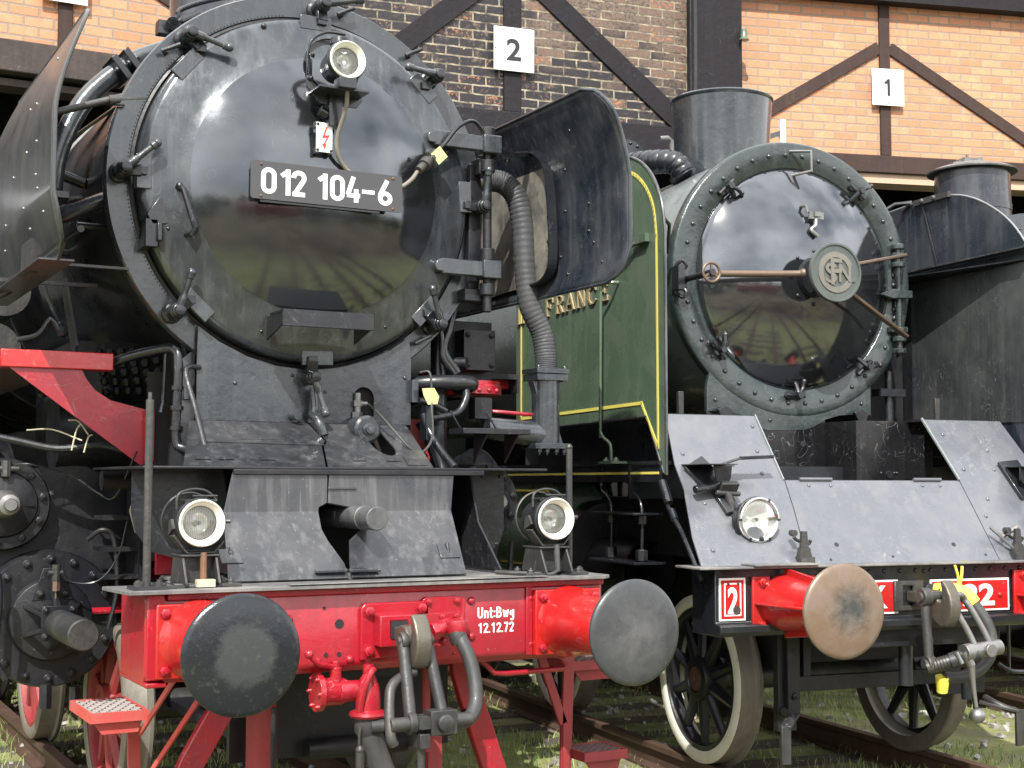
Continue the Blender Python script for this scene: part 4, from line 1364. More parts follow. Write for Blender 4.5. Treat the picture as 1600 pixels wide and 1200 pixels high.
# --- buffer beam
b = MB()
prof = [(0.625, 0.91), (0.625, 1.205), (0.64, 1.24), (1.05, 1.24), (1.05, 0.875), (0.66, 0.875)]
b.prism(prof, YZ(-1.085), (2.17, 0, 0))
bm_ = b.build('buffer_beam', 'red', A, bevel=0.012, seg=3)
b = MB()
b.box(-1.083, -1.012, 0.604, 0.623, 0.895, 1.238)
b.box(-1.085, -1.0, 0.60, 1.05, 0.866, 0.886)
b.box(0.665, 0.70, 0.612, 0.6235, 0.90, 1.22)
b.box(-1.0, 1.083, 0.606, 0.6235, 1.212, 1.240)
b.build('beam_edge', 'red', bm_, bevel=0.005)
b = MB()
for x, z in ((-0.48, 1.115), (0.045, 1.14), (0.245, 1.13), (0.245, 0.985), (0.385, 1.16), (0.385, 1.0), (0.30, 0.93), (-0.20, 0.93), (-0.12, 0.92), (-0.35, 0.93), (0.69, 0.95), (0.69, 1.16), (-0.60, 0.93), (0.36, 0.96)):
    b.rivet((x, 0.625, z), F, 0.019 if x not in (0.36, 0.30) else 0.008, 12)
b.build('beam_rivet', 'red', bm_)
b = MB()
for x, z, r in ((-0.25, 1.085, 0.020), (-0.32, 1.155, 0.007), (-0.31, 0.955, 0.010), (-0.25, 0.955, 0.010)):
    b.lathe([(r, 0.0), (r, 0.02), (0, 0.02)], (x, 0.6215, z), (0, 1, 0), 16)
    b.lathe([(0, 0), (r, 0)], (x, 0.6225, z), (0, 1, 0), 16)
b.build('beam_hole', 'ink', bm_)
numerals('lettering', 'Unt:Bwg', 0.418, 1.078, 0.6245, 0.050, 'white', bm_, pitch=0.66, t=0.0012, wt=0.16)
numerals('lettering', '12.12.72', 0.420, 1.012, 0.6245, 0.045, 'white', bm_, pitch=0.62, t=0.0012, wt=0.16)

# --- buffers
for s in (-1, 1):
    x = s*0.875
    b = MB()
    b.prism([(x - 0.175, 0.90), (x + 0.175, 0.90), (x + 0.175, 1.20), (x - 0.175, 1.20)], XZ(0.585), (0, 0.038, 0))
    b.lathe([(0.165, 0.585), (0.150, 0.565), (0.137, 0.53), (0.130, 0.47), (0.127, 0.14), (0.118, 0.125), (0.08, 0.125)], (x, 0, 1.05), (0, 1, 0), 48)
    bo = b.build('buffer', 'red_bright', A, bevel=0.006, label='left buffer with painted black face' if s < 0 else 'right buffer with bare grey face')
    b = MB()
    for sx in (-0.14, 0.14):
        for zz in (0.935, 1.05, 1.165):
            b.bolt((x + sx, 0.585, zz), F, 0.020)
    b.build('buffer_bolt', 'red', bo)
    b = MB()
    b.lathe([(0.085, 0.03), (0.085, 0.2)], (x, 0, 1.05), (0, 1, 0), 32)
    b.lathe([(0.20, 0.046), (0.12, 0.07), (0.085, 0.10)], (x, 0, 1.05), (0, 1, 0), 48)
    b.build('plunger', 'steel_dark', bo)
    disc(bo, x, 'buffer_l' if s < 0 else 'buffer_r', 0.2285 if s > 0 else 0.230)

# --- lower headlamps on their stands
for s in (-1, 1):
    x = s*0.85
    lo = lamp(A, (x, 0.655, 1.523), 0.085, 0.21, 'black_matt', label='left lower headlamp' if s < 0 else 'right lower headlamp')
    b = MB()
    b.prism([(x - 0.085, 1.275), (x + 0.085, 1.275), (x + 0.065, 1.385), (x - 0.065, 1.385)], XZ(0.72), (0, 0.010, 0))
    b.prism([(0.62, 1.275), (0.86, 1.275), (0.82, 1.385), (0.68, 1.385)], YZ(x - 0.075), (0.010, 0, 0))
    b.prism([(0.62, 1.275), (0.86, 1.275), (0.82, 1.385), (0.68, 1.385)], YZ(x + 0.065), (0.010, 0, 0))
    b.box(x - 0.08, x + 0.08, 0.67, 0.84, 1.385, 1.393)
    b.box(x - 0.17, x - 0.07, 0.64, 0.84, 1.259, 1.272)
    b.box(x + 0.07, x + 0.17, 0.64, 0.84, 1.259, 1.272)
    b.prism([(-0.11, 1.47), (-0.05, 1.395), (0.07, 1.395), (0.11, 1.44), (0.105, 1.45), (0.065, 1.403), (-0.045, 1.403), (-0.10, 1.475)], lambda a, c: (x + a, 0.70, c), (0, 0.07, 0))
    for sx in (-0.13, 0.13):
        for yy in (0.67, 0.80):
            b.bolt((x + sx, yy, 1.272), (0, 0, 1), 0.017)
    b.build('lamp_stand', 'steel_dark', lo, bevel=0.002)
    b = MB()
    b.box(x - 0.055, x + 0.055, 0.69, 0.80, 1.615, 1.622)
    b.tube([(x - 0.09, 0.72, 1.58), (x - 0.085, 0.72, 1.64), (x - 0.03, 0.73, 1.662), (x + 0.03, 0.73, 1.658), (x + 0.07, 0.73, 1.63), (x + 0.075, 0.73, 1.61)], 0.006, 8)
    b.tube([(x - 0.06, 0.70, 1.61), (x + 0.075, 0.70, 1.615), (x + 0.075, 0.70, 1.635), (x - 0.03, 0.70, 1.635)], 0.005, 8, smooth=False)
    b.lathe([(0.118, 0.0), (0.122, 0.004), (0.122, 0.015), (0.118, 0.02)], (x - 0.01, 0.81, 1.53), (0, 1, 0), 36)
    b.cyl((x + 0.10, 0.68, 1.53), (x + 0.125, 0.67, 1.53), 0.010, n=10)
    b.prism([(0.70, 1.50), (0.73, 1.54), (0.76, 1.53), (0.77, 1.47)], YZ(x - 0.112), (0.012, 0, 0))
    b.build('lamp_fitting', 'steel_dark', lo)
    b = MB()
    b.cyl((x + 0.01, 0.66, 1.275), (x + 0.015, 0.68, 1.40), 0.014, n=10)
    b.build('lamp_conduit', 'rust' if s < 0 else 'hose_grey', lo)
    b = MB()
    b.tube([(x + 0.01, 0.66, 1.28), (x - 0.03, 0.66, 1.265), (x - 0.10, 0.68, 1.268), (x - 0.18, 0.75, 1.27), (x - 0.22, 0.85, 1.27)], 0.010, 8)
    b.build('lamp_cable', 'hose_grey', lo)
b = MB()
b.box(-0.875, -0.80, 0.62, 0.66, 1.262, 1.292)
b.build('cable_clip', 'straw', A, label='pale block under the left headlamp')

# hand posts
b = MB()
b.tube([(-1.075, 0.66, 1.26), (-1.075, 0.66, 2.03)], 0.017, 12, smooth=False)
b.tube([(-1.075, 0.66, 2.03), (-1.075, 0.66, 2.06)], 0.008, 8, smooth=False)
b.box(-1.14, -1.0, 0.60, 0.72, 1.259, 1.272)
b.bolt((-1.115, 0.64, 1.272), (0, 0, 1), 0.018); b.bolt((-1.03, 0.64, 1.272), (0, 0, 1), 0.018)
b.build('hand_post', 'steel_dark', A)
b = MB()
b.tube([(0.995, 0.78, 1.26), (0.995, 0.78, 1.86)], 0.0155, 12, smooth=False)
b.ball((0.995, 0.78, 1.865), 0.018, 10)
b.box(0.94, 1.05, 0.72, 0.84, 1.259, 1.272)
b.bolt((0.96, 0.74, 1.272), (0, 0, 1), 0.016); b.bolt((1.03, 0.74, 1.272), (0, 0, 1), 0.016)
b.build('hand_post', 'steel_dark', A)

# --- coupling
b = MB()
b.prism([(-0.16, 0.925), (0.12, 0.94), (0.165, 1.0), (0.165, 1.15), (0.145, 1.17), (-0.14, 1.17), (-0.16, 1.15)], XZ(0.600), (0, 0.026, 0))
b.prism([(-0.10, 0.985), (0.06, 0.985), (0.06, 1.12), (-0.10, 1.12)], XZ(0.53), (0, 0.07, 0), holes=[[(-0.05, 1.02), (0.03, 1.02), (0.03, 1.095), (-0.05, 1.095)]])
cp = b.build('draw_gear_plate', 'red', A, bevel=0.006)
b = MB()
for x, z in ((-0.125, 1.135), (0.125, 1.14), (-0.125, 0.965), (0.13, 0.965)):
    b.bolt((x, 0.60, z), F, 0.023)
b.build('plate_bolt', 'red', cp)
b = MB()
b.box(-0.05, 0.03, 0.525, 0.60, 1.02, 1.095)
b.build('slot', 'ink', cp)
def hook_mesh(x, z, y0=0.62, ky=1.0, kz=1.0):
    # the hook seen side on lies in a vertical plane along the engine
    b = MB()
    pts = [(y0, z + 0.035), (0.47, z + 0.04), (0.40, z + 0.055), (0.345, z + 0.05), (0.31, z + 0.02), (0.29, z - 0.01), (0.262, z - 0.012), (0.248, z + 0.02), (0.255, z + 0.07), (0.268, z + 0.115), (0.245, z + 0.125), (0.205, z + 0.085), (0.172, z + 0.03), (0.158, z - 0.035), (0.172, z - 0.10), (0.215, z - 0.155), (0.27, z - 0.165), (0.335, z - 0.13), (0.39, z - 0.07), (0.44, z - 0.035), (y0, z - 0.035)]
    pts = [(y0 - (y0 - p[0])*ky, z + (p[1] - z)*kz) for p in pts]
    b.prism(pts, YZ(x - 0.036), (0.072, 0, 0))
    return b
ho = hook_mesh(0.0, 1.04, 0.62, 0.72, 0.80).build('coupling_hook', 'steel_hook', A, bevel=0.022, seg=4)
b = MB()
for sx in (-1, 1):
    p = V(-0.005 + sx*0.055, 0.38, 1.025)
    q = V(0.005 + sx*0.075, 0.27, 0.70)
    shackle_bar(b, p, q, 0.013, 0.026)
    eye(b, p, 0.040, 0.030)
    eye(b, q, 0.048, 0.036)
b.cyl((-0.07, 0.38, 1.025), (0.06, 0.38, 1.025), 0.022, n=16)
b.build('coupling_link', 'steel_dark', ho)
b = MB()
b.cyl((-0.17, 0.26, 0.70), (0.20, 0.26, 0.70), 0.030, n=20)
b.box(0.0, 0.12, 0.22, 0.30, 0.65, 0.75)
b.lathe([(0.0, 0), (0.036, 0), (0.036, -0.02), (0.028, -0.025), (0, -0.025)], (0.06, 0.22, 0.70), (0, 1, 0), 24)
b.lathe([(0.045, -0.02), (0.045, 0.03)], (-0.02, 0.26, 0.70), (0, 0, 1), 20)
b.box(-0.05, -0.005, 0.22, 0.30, 0.60, 0.66)
b.cyl((-0.028, 0.26, 0.34), (-0.028, 0.26, 0.61), 0.017, n=12)
b.build('coupling_screw', 'steel_dark', ho, bevel=0.003)
b = MB()
b.tube([(-0.01, 0.36, 0.90), (-0.06, 0.36, 0.885), (-0.13, 0.33, 0.85), (-0.155, 0.30, 0.78), (-0.165, 0.26, 0.66), (-0.15, 0.26, 0.62)], 0.022, 14)
b.build('coupling_bow', 'steel_dark', ho)

# --- brake pipe cock and hose
b = MB()
b.prism([(0.17, 1.10), (0.36, 1.10), (0.36, 1.175), (0.345, 1.185), (0.185, 1.185), (0.17, 1.175)], XZ(0.600), (0, 0.026, 0))
b.prism([(0.18, 1.04), (0.35, 1.04), (0.37, 1.115), (0.16, 1.115)], XZ(0.575), (0, 0.03, 0))
b.cyl((0.19, 0.52, 1.045), (0.32, 0.52, 1.068), 0.032, n=20)
b.cyl((0.175, 0.52, 1.042), (0.20, 0.52, 1.047), 0.040, n=6)
b.lathe([(0, 0), (0.042, 0.01), (0.046, 0.04), (0.036, 0.08), (0.03, 0.10)], (0.265, 0.47, 1.10), (0.1, -0.1, -1), 20)
b.cyl((0.29, 0.52, 1.06), (0.315, 0.50, 1.065), 0.022, n=12)
b.bolt((0.315, 0.50, 1.045), (1, 0, 0), 0.012)
b.cyl((0.26, 0.53, 1.06), (0.26, 0.60, 1.06), 0.035, n=16)
ck = b.build('brake_cock', 'red', A, bevel=0.002)
b = MB()
b.tube([(0.29, 0.50, 1.075), (0.31, 0.50, 1.09), (0.318, 0.50, 1.12), (0.318, 0.50, 1.185)], lambda t: 0.010, 10)
b.build('cock_lever', 'red', ck)
for x, z in ((0.19, 1.165), (0.34, 1.165)):
    pass
b = MB()
for x, z in ((0.195, 1.165), (0.335, 1.165), (0.25, 1.10), (0.32, 1.10)):
    b.bolt((x, 0.60 if z > 1.15 else 0.575, z), F, 0.014)
b.build('cock_bolt', 'red', ck)
b = MB()
b.tube([(0.272, 0.455, 1.03), (0.285, 0.43, 0.99), (0.305, 0.40, 0.92), (0.312, 0.37, 0.83), (0.30, 0.34, 0.75), (0.26, 0.31, 0.70), (0.20, 0.29, 0.68), (0.16, 0.28, 0.68)], 0.031, 18, k=8)
b.build('air_hose', 'hose_grey', ck)
b = MB()
b.lathe([(0.038, 0), (0.040, 0.03), (0.036, 0.055)], (0.265, 0.462, 1.045), (0.25, -0.25, -1), 20)
b.cyl((0.12, 0.275, 0.685), (0.18, 0.285, 0.68), 0.038, 0.028, n=16)
ck.location.x = -0.035
b.bolt((0.185, 0.28, 0.71), (0, 0, 1), 0.015)
b.build('hose_clip', 'steel_dark', ck)
# --- steam heating valve and hose
b = MB()
b.cyl((-0.36, 0.62, 0.80), (-0.335, 0.62, 0.80), 0.082, n=28)
b.lathe([(0.075, 0), (0.062, 0.02), (0.060, 0.09), (0.05, 0.115), (0.03, 0.12), (0.0, 0.12)], (-0.335, 0.62, 0.80), (1, 0, 0), 28)
b.cyl((-0.26, 0.60, 0.80), (-0.17, 0.60, 0.80), 0.045, n=20)
b.cyl((-0.275, 0.60, 0.82), (-0.275, 0.60, 0.905), 0.026, n=14)
b.cyl((-0.275, 0.60, 0.895), (-0.275, 0.60, 0.93), 0.018, n=6)
for t in range(0, 360, 60):
    b.bolt((-0.36, 0.62 + 0.066*math.cos(R(t)), 0.80 + 0.066*math.sin(R(t))), (-1, 0, 0), 0.010)
b.cyl((-0.30, 0.56, 0.80), (-0.30, 0.60, 0.80), 0.022, n=6)
hv = b.build('heating_valve', 'red', A, bevel=0.002)
b = MB()
b.tube([(-0.275, 0.60, 0.90), (-0.32, 0.58, 0.915), (-0.37, 0.56, 0.93), (-0.41, 0.55, 0.965)], 0.012, 10)
b.ball((-0.415, 0.55, 0.972), 0.020, 12)
b.build('valve_lever', 'red', hv)
b = MB()
b.lathe([(0, 0.0), (0.022, 0.0), (0.025, 0.02), (0.022, 0.04), (0.036, 0.06), (0.050, 0.10), (0.054, 0.15), (0.054, 0.19), (0.078, 0.20), (0.082, 0.212), (0.075, 0.222), (0.05, 0.222)], (-0.145, 0.55, 0.915), (0, 0, -1), 32)
b.tube([(-0.195, 0.52, 0.71), (-0.19, 0.50, 0.80), (-0.16, 0.49, 0.88), (-0.14, 0.50, 0.90)], 0.014, 10)
b.build('hose_head', 'red', hv)
b = MB()
b.lathe([(0.060, 0), (0.065, 0.01), (0.062, 0.07), (0.05, 0.09)], (-0.14, 0.55, 0.70), (0, 0, -1), 24)
b.tube([(-0.14, 0.55, 0.65), (-0.12, 0.54, 0.56), (-0.08, 0.53, 0.45), (-0.03, 0.52, 0.34), (0.0, 0.52, 0.20)], 0.055, 18)
b.cyl((-0.15, 0.50, 0.66), (-0.10, 0.485, 0.66), 0.03, n=14)
b.build('heating_hose', 'rubber', hv)
b = MB()
b.tube([(-0.20, 0.5, 0.66), (-0.205, 0.5, 0.60), (-0.20, 0.5, 0.57)], 0.006, 8)
b.cyl((-0.20, 0.5, 0.30), (-0.20, 0.5, 0.56), 0.020, n=12)
b.ball((-0.20, 0.5, 0.565), 0.022, 10)
b.build('chain_pull', 'steel_dark', hv)

# --- rail guards, columns and frames under the beam
b = MB()
for gp_, gw in (([(-0.60, 0.90), (-0.61, 0.80), (-0.65, 0.70), (-0.71, 0.60), (-0.78, 0.48), (-0.83, 0.36), (-0.86, 0.20)], 0.11), ([(0.52, 0.90), (0.53, 0.80), (0.56, 0.70), (0.61, 0.56), (0.66, 0.42), (0.72, 0.26), (0.76, 0.08)], 0.12)):
    P_ = [Vector(p) for p in gp_]
    Lp, Rp = [], []
    for i in range(len(P_)):
        d = (P_[min(i+1, len(P_)-1)] - P_[max(i-1, 0)]).normalized()
        n_ = Vector((-d.y, d.x))
        Lp.append(tuple(P_[i] + n_*gw/2)); Rp.append(tuple(P_[i] - n_*gw/2))
    b.prism(Lp + Rp[::-1], XZ(0.975), (0, 0.05, 0))
b.build('rail_guard', 'red', A, bevel=0.005)
b = MB()
b.cyl((-0.45, 1.05, 0.1), (-0.45, 1.05, 0.86), 0.068, n=28)
b.tube([(0.30, 0.9, 0.86), (0.29, 0.9, 0.80), (0.30, 0.9, 0.45)], 0.02, 10)
b.box(0.33, 0.40, 0.95, 1.0, 0.10, 0.60)
b.build('stand_pipe', 'red_dull', A)
b = MB()
b.tube([(-0.48, 0.8, 0.72), (-0.48, 0.8, 0.35), (-0.45, 0.8, 0.33), (-0.40, 0.8, 0.40)], 0.012, 10, smooth=False)
b.tube([(-0.30, 0.8, 0.46), (-0.34, 0.8, 0.36), (-0.40, 0.8, 0.30)], 0.014, 10)
b.tube([(0.20, 0.7, 0.60), (0.30, 0.7, 0.575), (0.42, 0.8, 0.58), (0.50, 0.9, 0.61)], 0.024, 12)
b.build('brake_rod', 'black_dirty', A)
axle_frame(A, 3.1, 11.5, 'red_dull', 0.66, 1.24)
b = MB()
b.box(-0.82, -0.60, 1.50, 1.53, 1.262, 1.50)
b.box(0.60, 0.72, 1.50, 1.53, 1.262, 1.42)
b.build('frame_plate', 'red', A)
b = MB()
b.box(-0.55, 0.55, 1.2, 1.24, 0.42, 0.86)
b.box(-0.50, 0.50, 1.4, 3.4, 0.50, 0.54)
b.cyl((-0.2, 1.15, 0.46), (0.3, 1.15, 0.46), 0.05, n=16)
b.box(-0.42, 0.40, 0.98, 1.03, 0.80, 0.87)
b.build('bogie_stretcher', 'black_dirty', A)
for y in (2.55, 4.75):
    for s in (-1, 1):
        wheel(A, s*0.75, y, 0.50, s, 10, 'red_dull', 'tread', 'tread', name='bogie_wheel')
for y in (7.0, 9.15, 11.3):
    for s in (-1, 1):
        wheel(A, s*0.75, y, 1.0, s, 18, 'red_dull', 'black_dirty', 'black_dirty', name='driving_wheel')
b = MB()
b.cyl((-0.72, 2.55, 0.5), (0.72, 2.55, 0.5), 0.08, n=20)
b.cyl((-0.72, 4.75, 0.5), (0.72, 4.75, 0.5), 0.08, n=20)
b.build('axle', 'steel_dark', A)
# mudguard over the left bogie wheel
b = MB()
pts = arc(2.58, 0.52, 0.575, PI*0.66, PI*0.10, 14)
for i in range(len(pts)-1):
    b.bar((-0.84, pts[i][0], pts[i][1]), (-0.84, pts[i+1][0], pts[i+1][1]), 0.30, 0.012, (0, pts[i][0]-2.58, pts[i][1]-0.52))
b.build('mudguard', 'red', A)

# --- footsteps hung below the beam
def grid_step(parent, x0, x1, y0, y1, z, mat):
    b = MB()
    b.box(x0, x1, y0, y0+0.012, z-0.045, z)
    b.box(x0, x1, y1-0.012, y1, z-0.045, z)
    b.box(x0, x0+0.012, y0+0.013, y1-0.013, z-0.045, z)
    b.box(x1-0.012, x1, y0+0.013, y1-0.013, z-0.045, z)
    b.box(x0+0.013, x1-0.013, y0+0.013, y1-0.013, z-0.03, z-0.022)
    b.prism([(x0 + 0.02, z-0.045), (x1 - 0.02, z-0.045), (x1 - 0.04, z-0.10), (x0 + 0.06, z-0.10)], XZ(y0+0.03), (0, 0.01, 0))
    o = b.build('footstep', mat, parent)
    g = MB()
    w, d = x1-x0, y1-y0
    n = 5
    for i in range(-n, n+1):
        for sgn in (1, -1):
            # diagonal bars clipped to the tread
            pts = []
            for k in range(41):
                t = k/40
                x = x0 + 0.014 + (w - 0.028)*t
                y = y0 + d*(t + i/n if sgn > 0 else 1 - t + i/n)
                if y0 + 0.016 <= y <= y1 - 0.016:
                    pts.append((x, y))
            if len(pts) > 1:
                g.bar((pts[0][0], pts[0][1], z-0.006), (pts[-1][0], pts[-1][1], z-0.006), 0.005, 0.010)
    g.build('step_grid', 'step_sunlit' if x0 < 0 else 'step_shaded', o)
    return o
M['step_sunlit'] = paint('sunlit_step_grid', (0.36, 0.35, 0.33), 0.45, (0.25, 0.2, 0.18), 0.4)  # lighter copy of the grid, painted as sunlit for the left step
M['step_shaded'] = paint('shaded_step_grid', (0.16, 0.10, 0.10), 0.5, (0.1, 0.08, 0.07), 0.4)  # darker copy, painted as shaded for the right steps
grid_step(A, -1.14, -0.88, 1.35, 1.80, 0.665, 'red_step')
grid_step(A, 1.15, 1.44, 1.00, 1.30, 0.80, 'red_dull')
grid_step(A, 1.13, 1.38, 0.86, 1.10, 0.375, 'red_dull')
b = MB()
b.bar((1.125, 1.0, 0.90), (1.10, 1.0, 0.25), 0.06, 0.02, (0, -1, 0))
b.bar((0.94, 1.0, 0.90), (1.09, 1.0, 0.50), 0.045, 0.02, (0, -1, 0))
b.box(1.08, 1.12, 0.98, 1.02, 0.24, 0.50)
b.build('step_hanger', 'red_dull', A, bevel=0.003)
b = MB()
b.bar((-0.90, 1.55, 0.62), (-0.885, 1.55, 0.12), 0.06, 0.02, (0, -1, 0))
b.bar((-0.86, 0.9, 0.90), (-0.90, 1.42, 0.55), 0.03, 0.012, (1, 0, 0))
b.bar((-0.70, 0.9, 0.88), (-0.90, 1.5, 0.25), 0.03, 0.012, (1, 0, 0))
b.build('step_hanger', 'red_step', A, bevel=0.003)
b = MB()
b.tube([(0.47, 0.70, 0.885), (0.50, 0.70, 0.86), (0.545, 0.70, 0.818), (0.60, 0.70, 0.812), (0.91, 0.70, 0.815), (0.93, 0.70, 0.83), (0.90, 0.70, 0.87), (0.86, 0.70, 0.885)], 0.013, 12, smooth=False)
b.build('shunter_handle', 'red', A)

# --- cylinders
for s in (-1, 1):
    x = s*1.14
    b = MB()
    b.lathe([(0, 2.34), (0.335, 2.34), (0.345, 2.36), (0.345, 3.45), (0, 3.45)], (x, 0, 1.0), (0, 1, 0), 56)
    b.lathe([(0, 2.40), (0.225, 2.40), (0.235, 2.42), (0.235, 3.40), (0, 3.40)], (s*1.37, 0, 1.58), (0, 1, 0), 48)
    b.prism([(s*0.60, 0.95), (s*1.2, 0.9), (s*1.47, 1.1), (s*1.58, 1.55), (s*1.3, 1.76), (s*0.95, 1.78), (s*0.62, 1.6)], XZ(2.50), (0, 0.85, 0))
    cy = b.build('cylinder_block', 'black_dirty', A)
    b = MB()
    b.lathe([(0, 2.335), (0.21, 2.335), (0.20, 2.29), (0.10, 2.27), (0, 2.27)], (x, 0, 1.0), (0, 1, 0), 48)
    for i in range(16):
        t = 2*PI*i/16
        b.bolt((x + 0.30*math.cos(t), 2.34, 1.0 + 0.30*math.sin(t)), F, 0.020)
    b.prism([(x - 0.085, 0.915), (x + 0.085, 0.915), (x + 0.085, 1.085), (x - 0.085, 1.085)], XZ(2.09), (0, 0.02, 0))
    for t in (30, 90, 150, 210, 270, 330):
        b.bar((x + 0.06*math.cos(R(t)), 2.11, 1.0 + 0.06*math.sin(R(t))), (x + 0.15*math.cos(R(t)), 2.29, 1.0 + 0.15*math.sin(R(t))), 0.03, 0.02)
    b.cyl((x, 2.1, 1.0), (x, 2.3, 1.0), 0.055, n=20)
    for sx in (-0.065, 0.065):
        for sz in (-0.065, 0.065):
            b.bolt((x + sx, 2.09, 1.0 + sz), F, 0.015)
    b.prism([(x - 0.10, 1.10), (x + 0.10, 1.10), (x + 0.05, 1.26), (x - 0.05, 1.26)], XZ(2.27), (0, 0.02, 0))
    b.bolt((x - 0.06, 2.27, 1.13), F, 0.018); b.bolt((x + 0.06, 2.27, 1.13), F, 0.018)
    b.build('cylinder_cover', 'black_dirty', cy, bevel=0.004)
    b = MB()
    b.lathe([(0, 1.52), (0.066, 1.52), (0.072, 1.527), (0.072, 2.085), (0, 2.085)], (x, 0, 0.995), (0, 1, 0), 40)
    b.build('piston_tail_tube', 'steel_dark', cy)
    b = MB()
    b.cyl((x, 2.20, 1.08), (x, 2.20, 1.17), 0.006, n=8)
    b.cyl((x, 2.20, 1.15), (x, 2.20, 1.20), 0.020, n=6)
    b.build('brass_nipple', 'brass', cy)
    b = MB()
    b.cyl((x, 2.20, 1.20), (x, 2.20, 1.28), 0.022, n=10)
    b.cyl((x - 0.04, 2.20, 1.24), (x + 0.03, 2.20, 1.24), 0.015, n=8)
    b.cyl((s*1.37, 2.34, 1.72), (s*1.37, 2.34, 1.80), 0.024, n=8)
    b.cyl((s*1.37 - 0.06, 2.34, 1.76), (s*1.37 + 0.06, 2.34, 1.76), 0.014, n=8)
    b.build('lubricator', 'steel_dark', cy)
    b = MB()
    vx_, vz_ = s*1.37, 1.58
    b.lathe([(0, 2.395), (0.17, 2.395), (0.16, 2.37), (0.09, 2.345), (0, 2.345)], (vx_, 0, vz_), (0, 1, 0), 40)
    for i in range(10):
        t = 2*PI*(i+0.3)/10
        b.bolt((vx_ + 0.195*math.cos(t), 2.40, vz_ + 0.195*math.sin(t)), F, 0.020)
    for t in (0, 90, 180, 270):
        b.bar((vx_, 2.335, vz_), (vx_ + 0.14*math.cos(R(t)), 2.37, vz_ + 0.14*math.sin(R(t))), 0.02, 0.03, (0, -1, 0))
    b.build('valve_cover', 'black_dirty', cy)
    b = MB()
    b.lathe([(0, 2.16), (0.028, 2.16), (0.032, 2.17), (0.032, 2.20), (0.05, 2.205), (0.062, 2.24), (0.062, 2.30), (0.075, 2.35)], (vx_, 0, vz_), (0, 1, 0), 32)
    b.build('valve_spindle_cap', 'steel', cy)
    b = MB()
    b.tube([(s*1.33, 2.34, 1.78), (s*1.25, 2.30, 1.78), (s*1.05, 2.30, 1.72), (s*0.95, 2.2, 1.64), (s*0.88, 2.1, 1.62), (s*0.80, 2.0, 1.85)], 0.005, 6)
    b.tube([(x, 2.20, 1.25), (x - s*0.08, 2.18, 1.19), (x - s*0.20, 2.15, 1.20), (x - s*0.28, 2.1, 1.32), (x - s*0.30, 2.0, 1.50)], 0.005, 6)
    b.tube([(s*1.45, 2.2, 1.35), (s*1.44, 2.2, 1.2), (s*1.44, 2.2, 0.9)], 0.016, 8)
    b.build('oil_line', 'black', cy)
b = MB()
b.prism([(-0.80, 1.67), (-0.765, 1.66), (-0.775, 1.60), (-0.79, 1.47), (-0.80, 1.44), (-0.83, 1.55)], XZ(2.0), (0, 0.01, 0))
b.build('splintered_board', 'straw', A, label='broken pale wood splinter above the cylinder')

# --- small pipework and plates crowded round the left cylinder
b = MB()
for zz in (1.50, 1.34, 1.20):
    b.box(-0.92, -0.74, 2.18, 2.40, zz, zz + 0.022)
b.box(-0.74, -0.72, 2.15, 2.45, 0.95, 1.72)
b.cyl((-0.95, 2.10, 1.70), (-0.78, 2.10, 1.70), 0.05, n=16)
b.build('cylinder_bracket', 'black_dirty', A, split=False)
b = MB()
b.tube([(-1.60, 2.3, 1.95), (-1.35, 2.25, 1.90), (-1.15, 2.2, 1.86), (-0.95, 2.15, 1.88), (-0.80, 2.1, 1.84)], 0.020, 10)
b.tube([(-1.55, 2.15, 1.30), (-1.45, 2.12, 1.27), (-1.42, 2.12, 1.15), (-1.43, 2.12, 0.85), (-1.38, 2.12, 0.74)], 0.018, 10)
b.tube([(-0.98, 2.25, 1.40), (-0.92, 2.2, 1.45), (-0.86, 2.2, 1.40), (-0.84, 2.2, 1.15), (-0.88, 2.2, 0.95)], 0.012, 8)
b.cyl((-1.16, 2.3, 0.56), (-1.16, 2.3, 0.68), 0.032, n=6)
b.cyl((-1.02, 2.3, 0.55), (-1.02, 2.3, 0.66), 0.026, n=6)
b.build('cylinder_pipework', 'black_dirty', A)
b = MB()
for i in range(12):
    t = 2*PI*i/12
    b.bolt((-1.14 + 0.165*math.cos(t), 2.30, 1.0 + 0.165*math.sin(t)), F, 0.013)
for i in range(7):
    t = R(20 + i*22)
    b.bolt((-1.37 + 0.27*math.cos(t), 2.50, 1.58 + 0.15*math.sin(t)), F, 0.015)
b.build('cover_bolt', 'steel_dark', A, split=False)

# --- left running board bracket (red) and the dark parts around it
b = MB()
b.box(-1.462, -0.925, 2.0, 2.14, 2.248, 2.335)
b.build('running_board_end', 'red_bright', A, bevel=0.005)
b = MB()
g = [(-1.42, 2.248), (-1.075, 2.248), (-1.05, 2.20), (-1.01, 2.15), (-0.93, 2.10), (-0.72, 2.05), (-0.62, 2.02), (-0.60, 1.79), (-0.78, 1.78)]
b.prism(g, XZ(2.02), (0, 0.012, 0))
gr = b.build('running_board_bracket', 'red', A)
b = MB()
b.box(-0.765, -0.72, 1.98, 2.02, 1.80, 2.05)
b.build('bracket_strap', 'red', gr)
b = MB()
b.cyl((-0.70, 1.9, 2.06), (-0.69, 1.9, 2.34), 0.010, n=8)
b.cyl((-0.71, 1.9, 2.04), (-0.70, 1.9, 2.10), 0.016, 0.008, n=8)
b.build('thin_rod', 'black', gr)
b = MB()
for s in (-1, 1):
    b.box(min(s*1.46, s*0.98), max(s*1.46, s*0.98), 2.142, 12, 2.30, 2.33)
    b.box(min(s*1.465, s*1.45), max(s*1.465, s*1.45), 2.142, 12, 2.22, 2.30)
b.build('running_board', 'black_dirty', A)
b = MB()
b.box(0.925, 1.462, 2.25, 2.39, 2.248, 2.335)
b.build('running_board_end', 'red_bright', A, bevel=0.005)
b = MB()
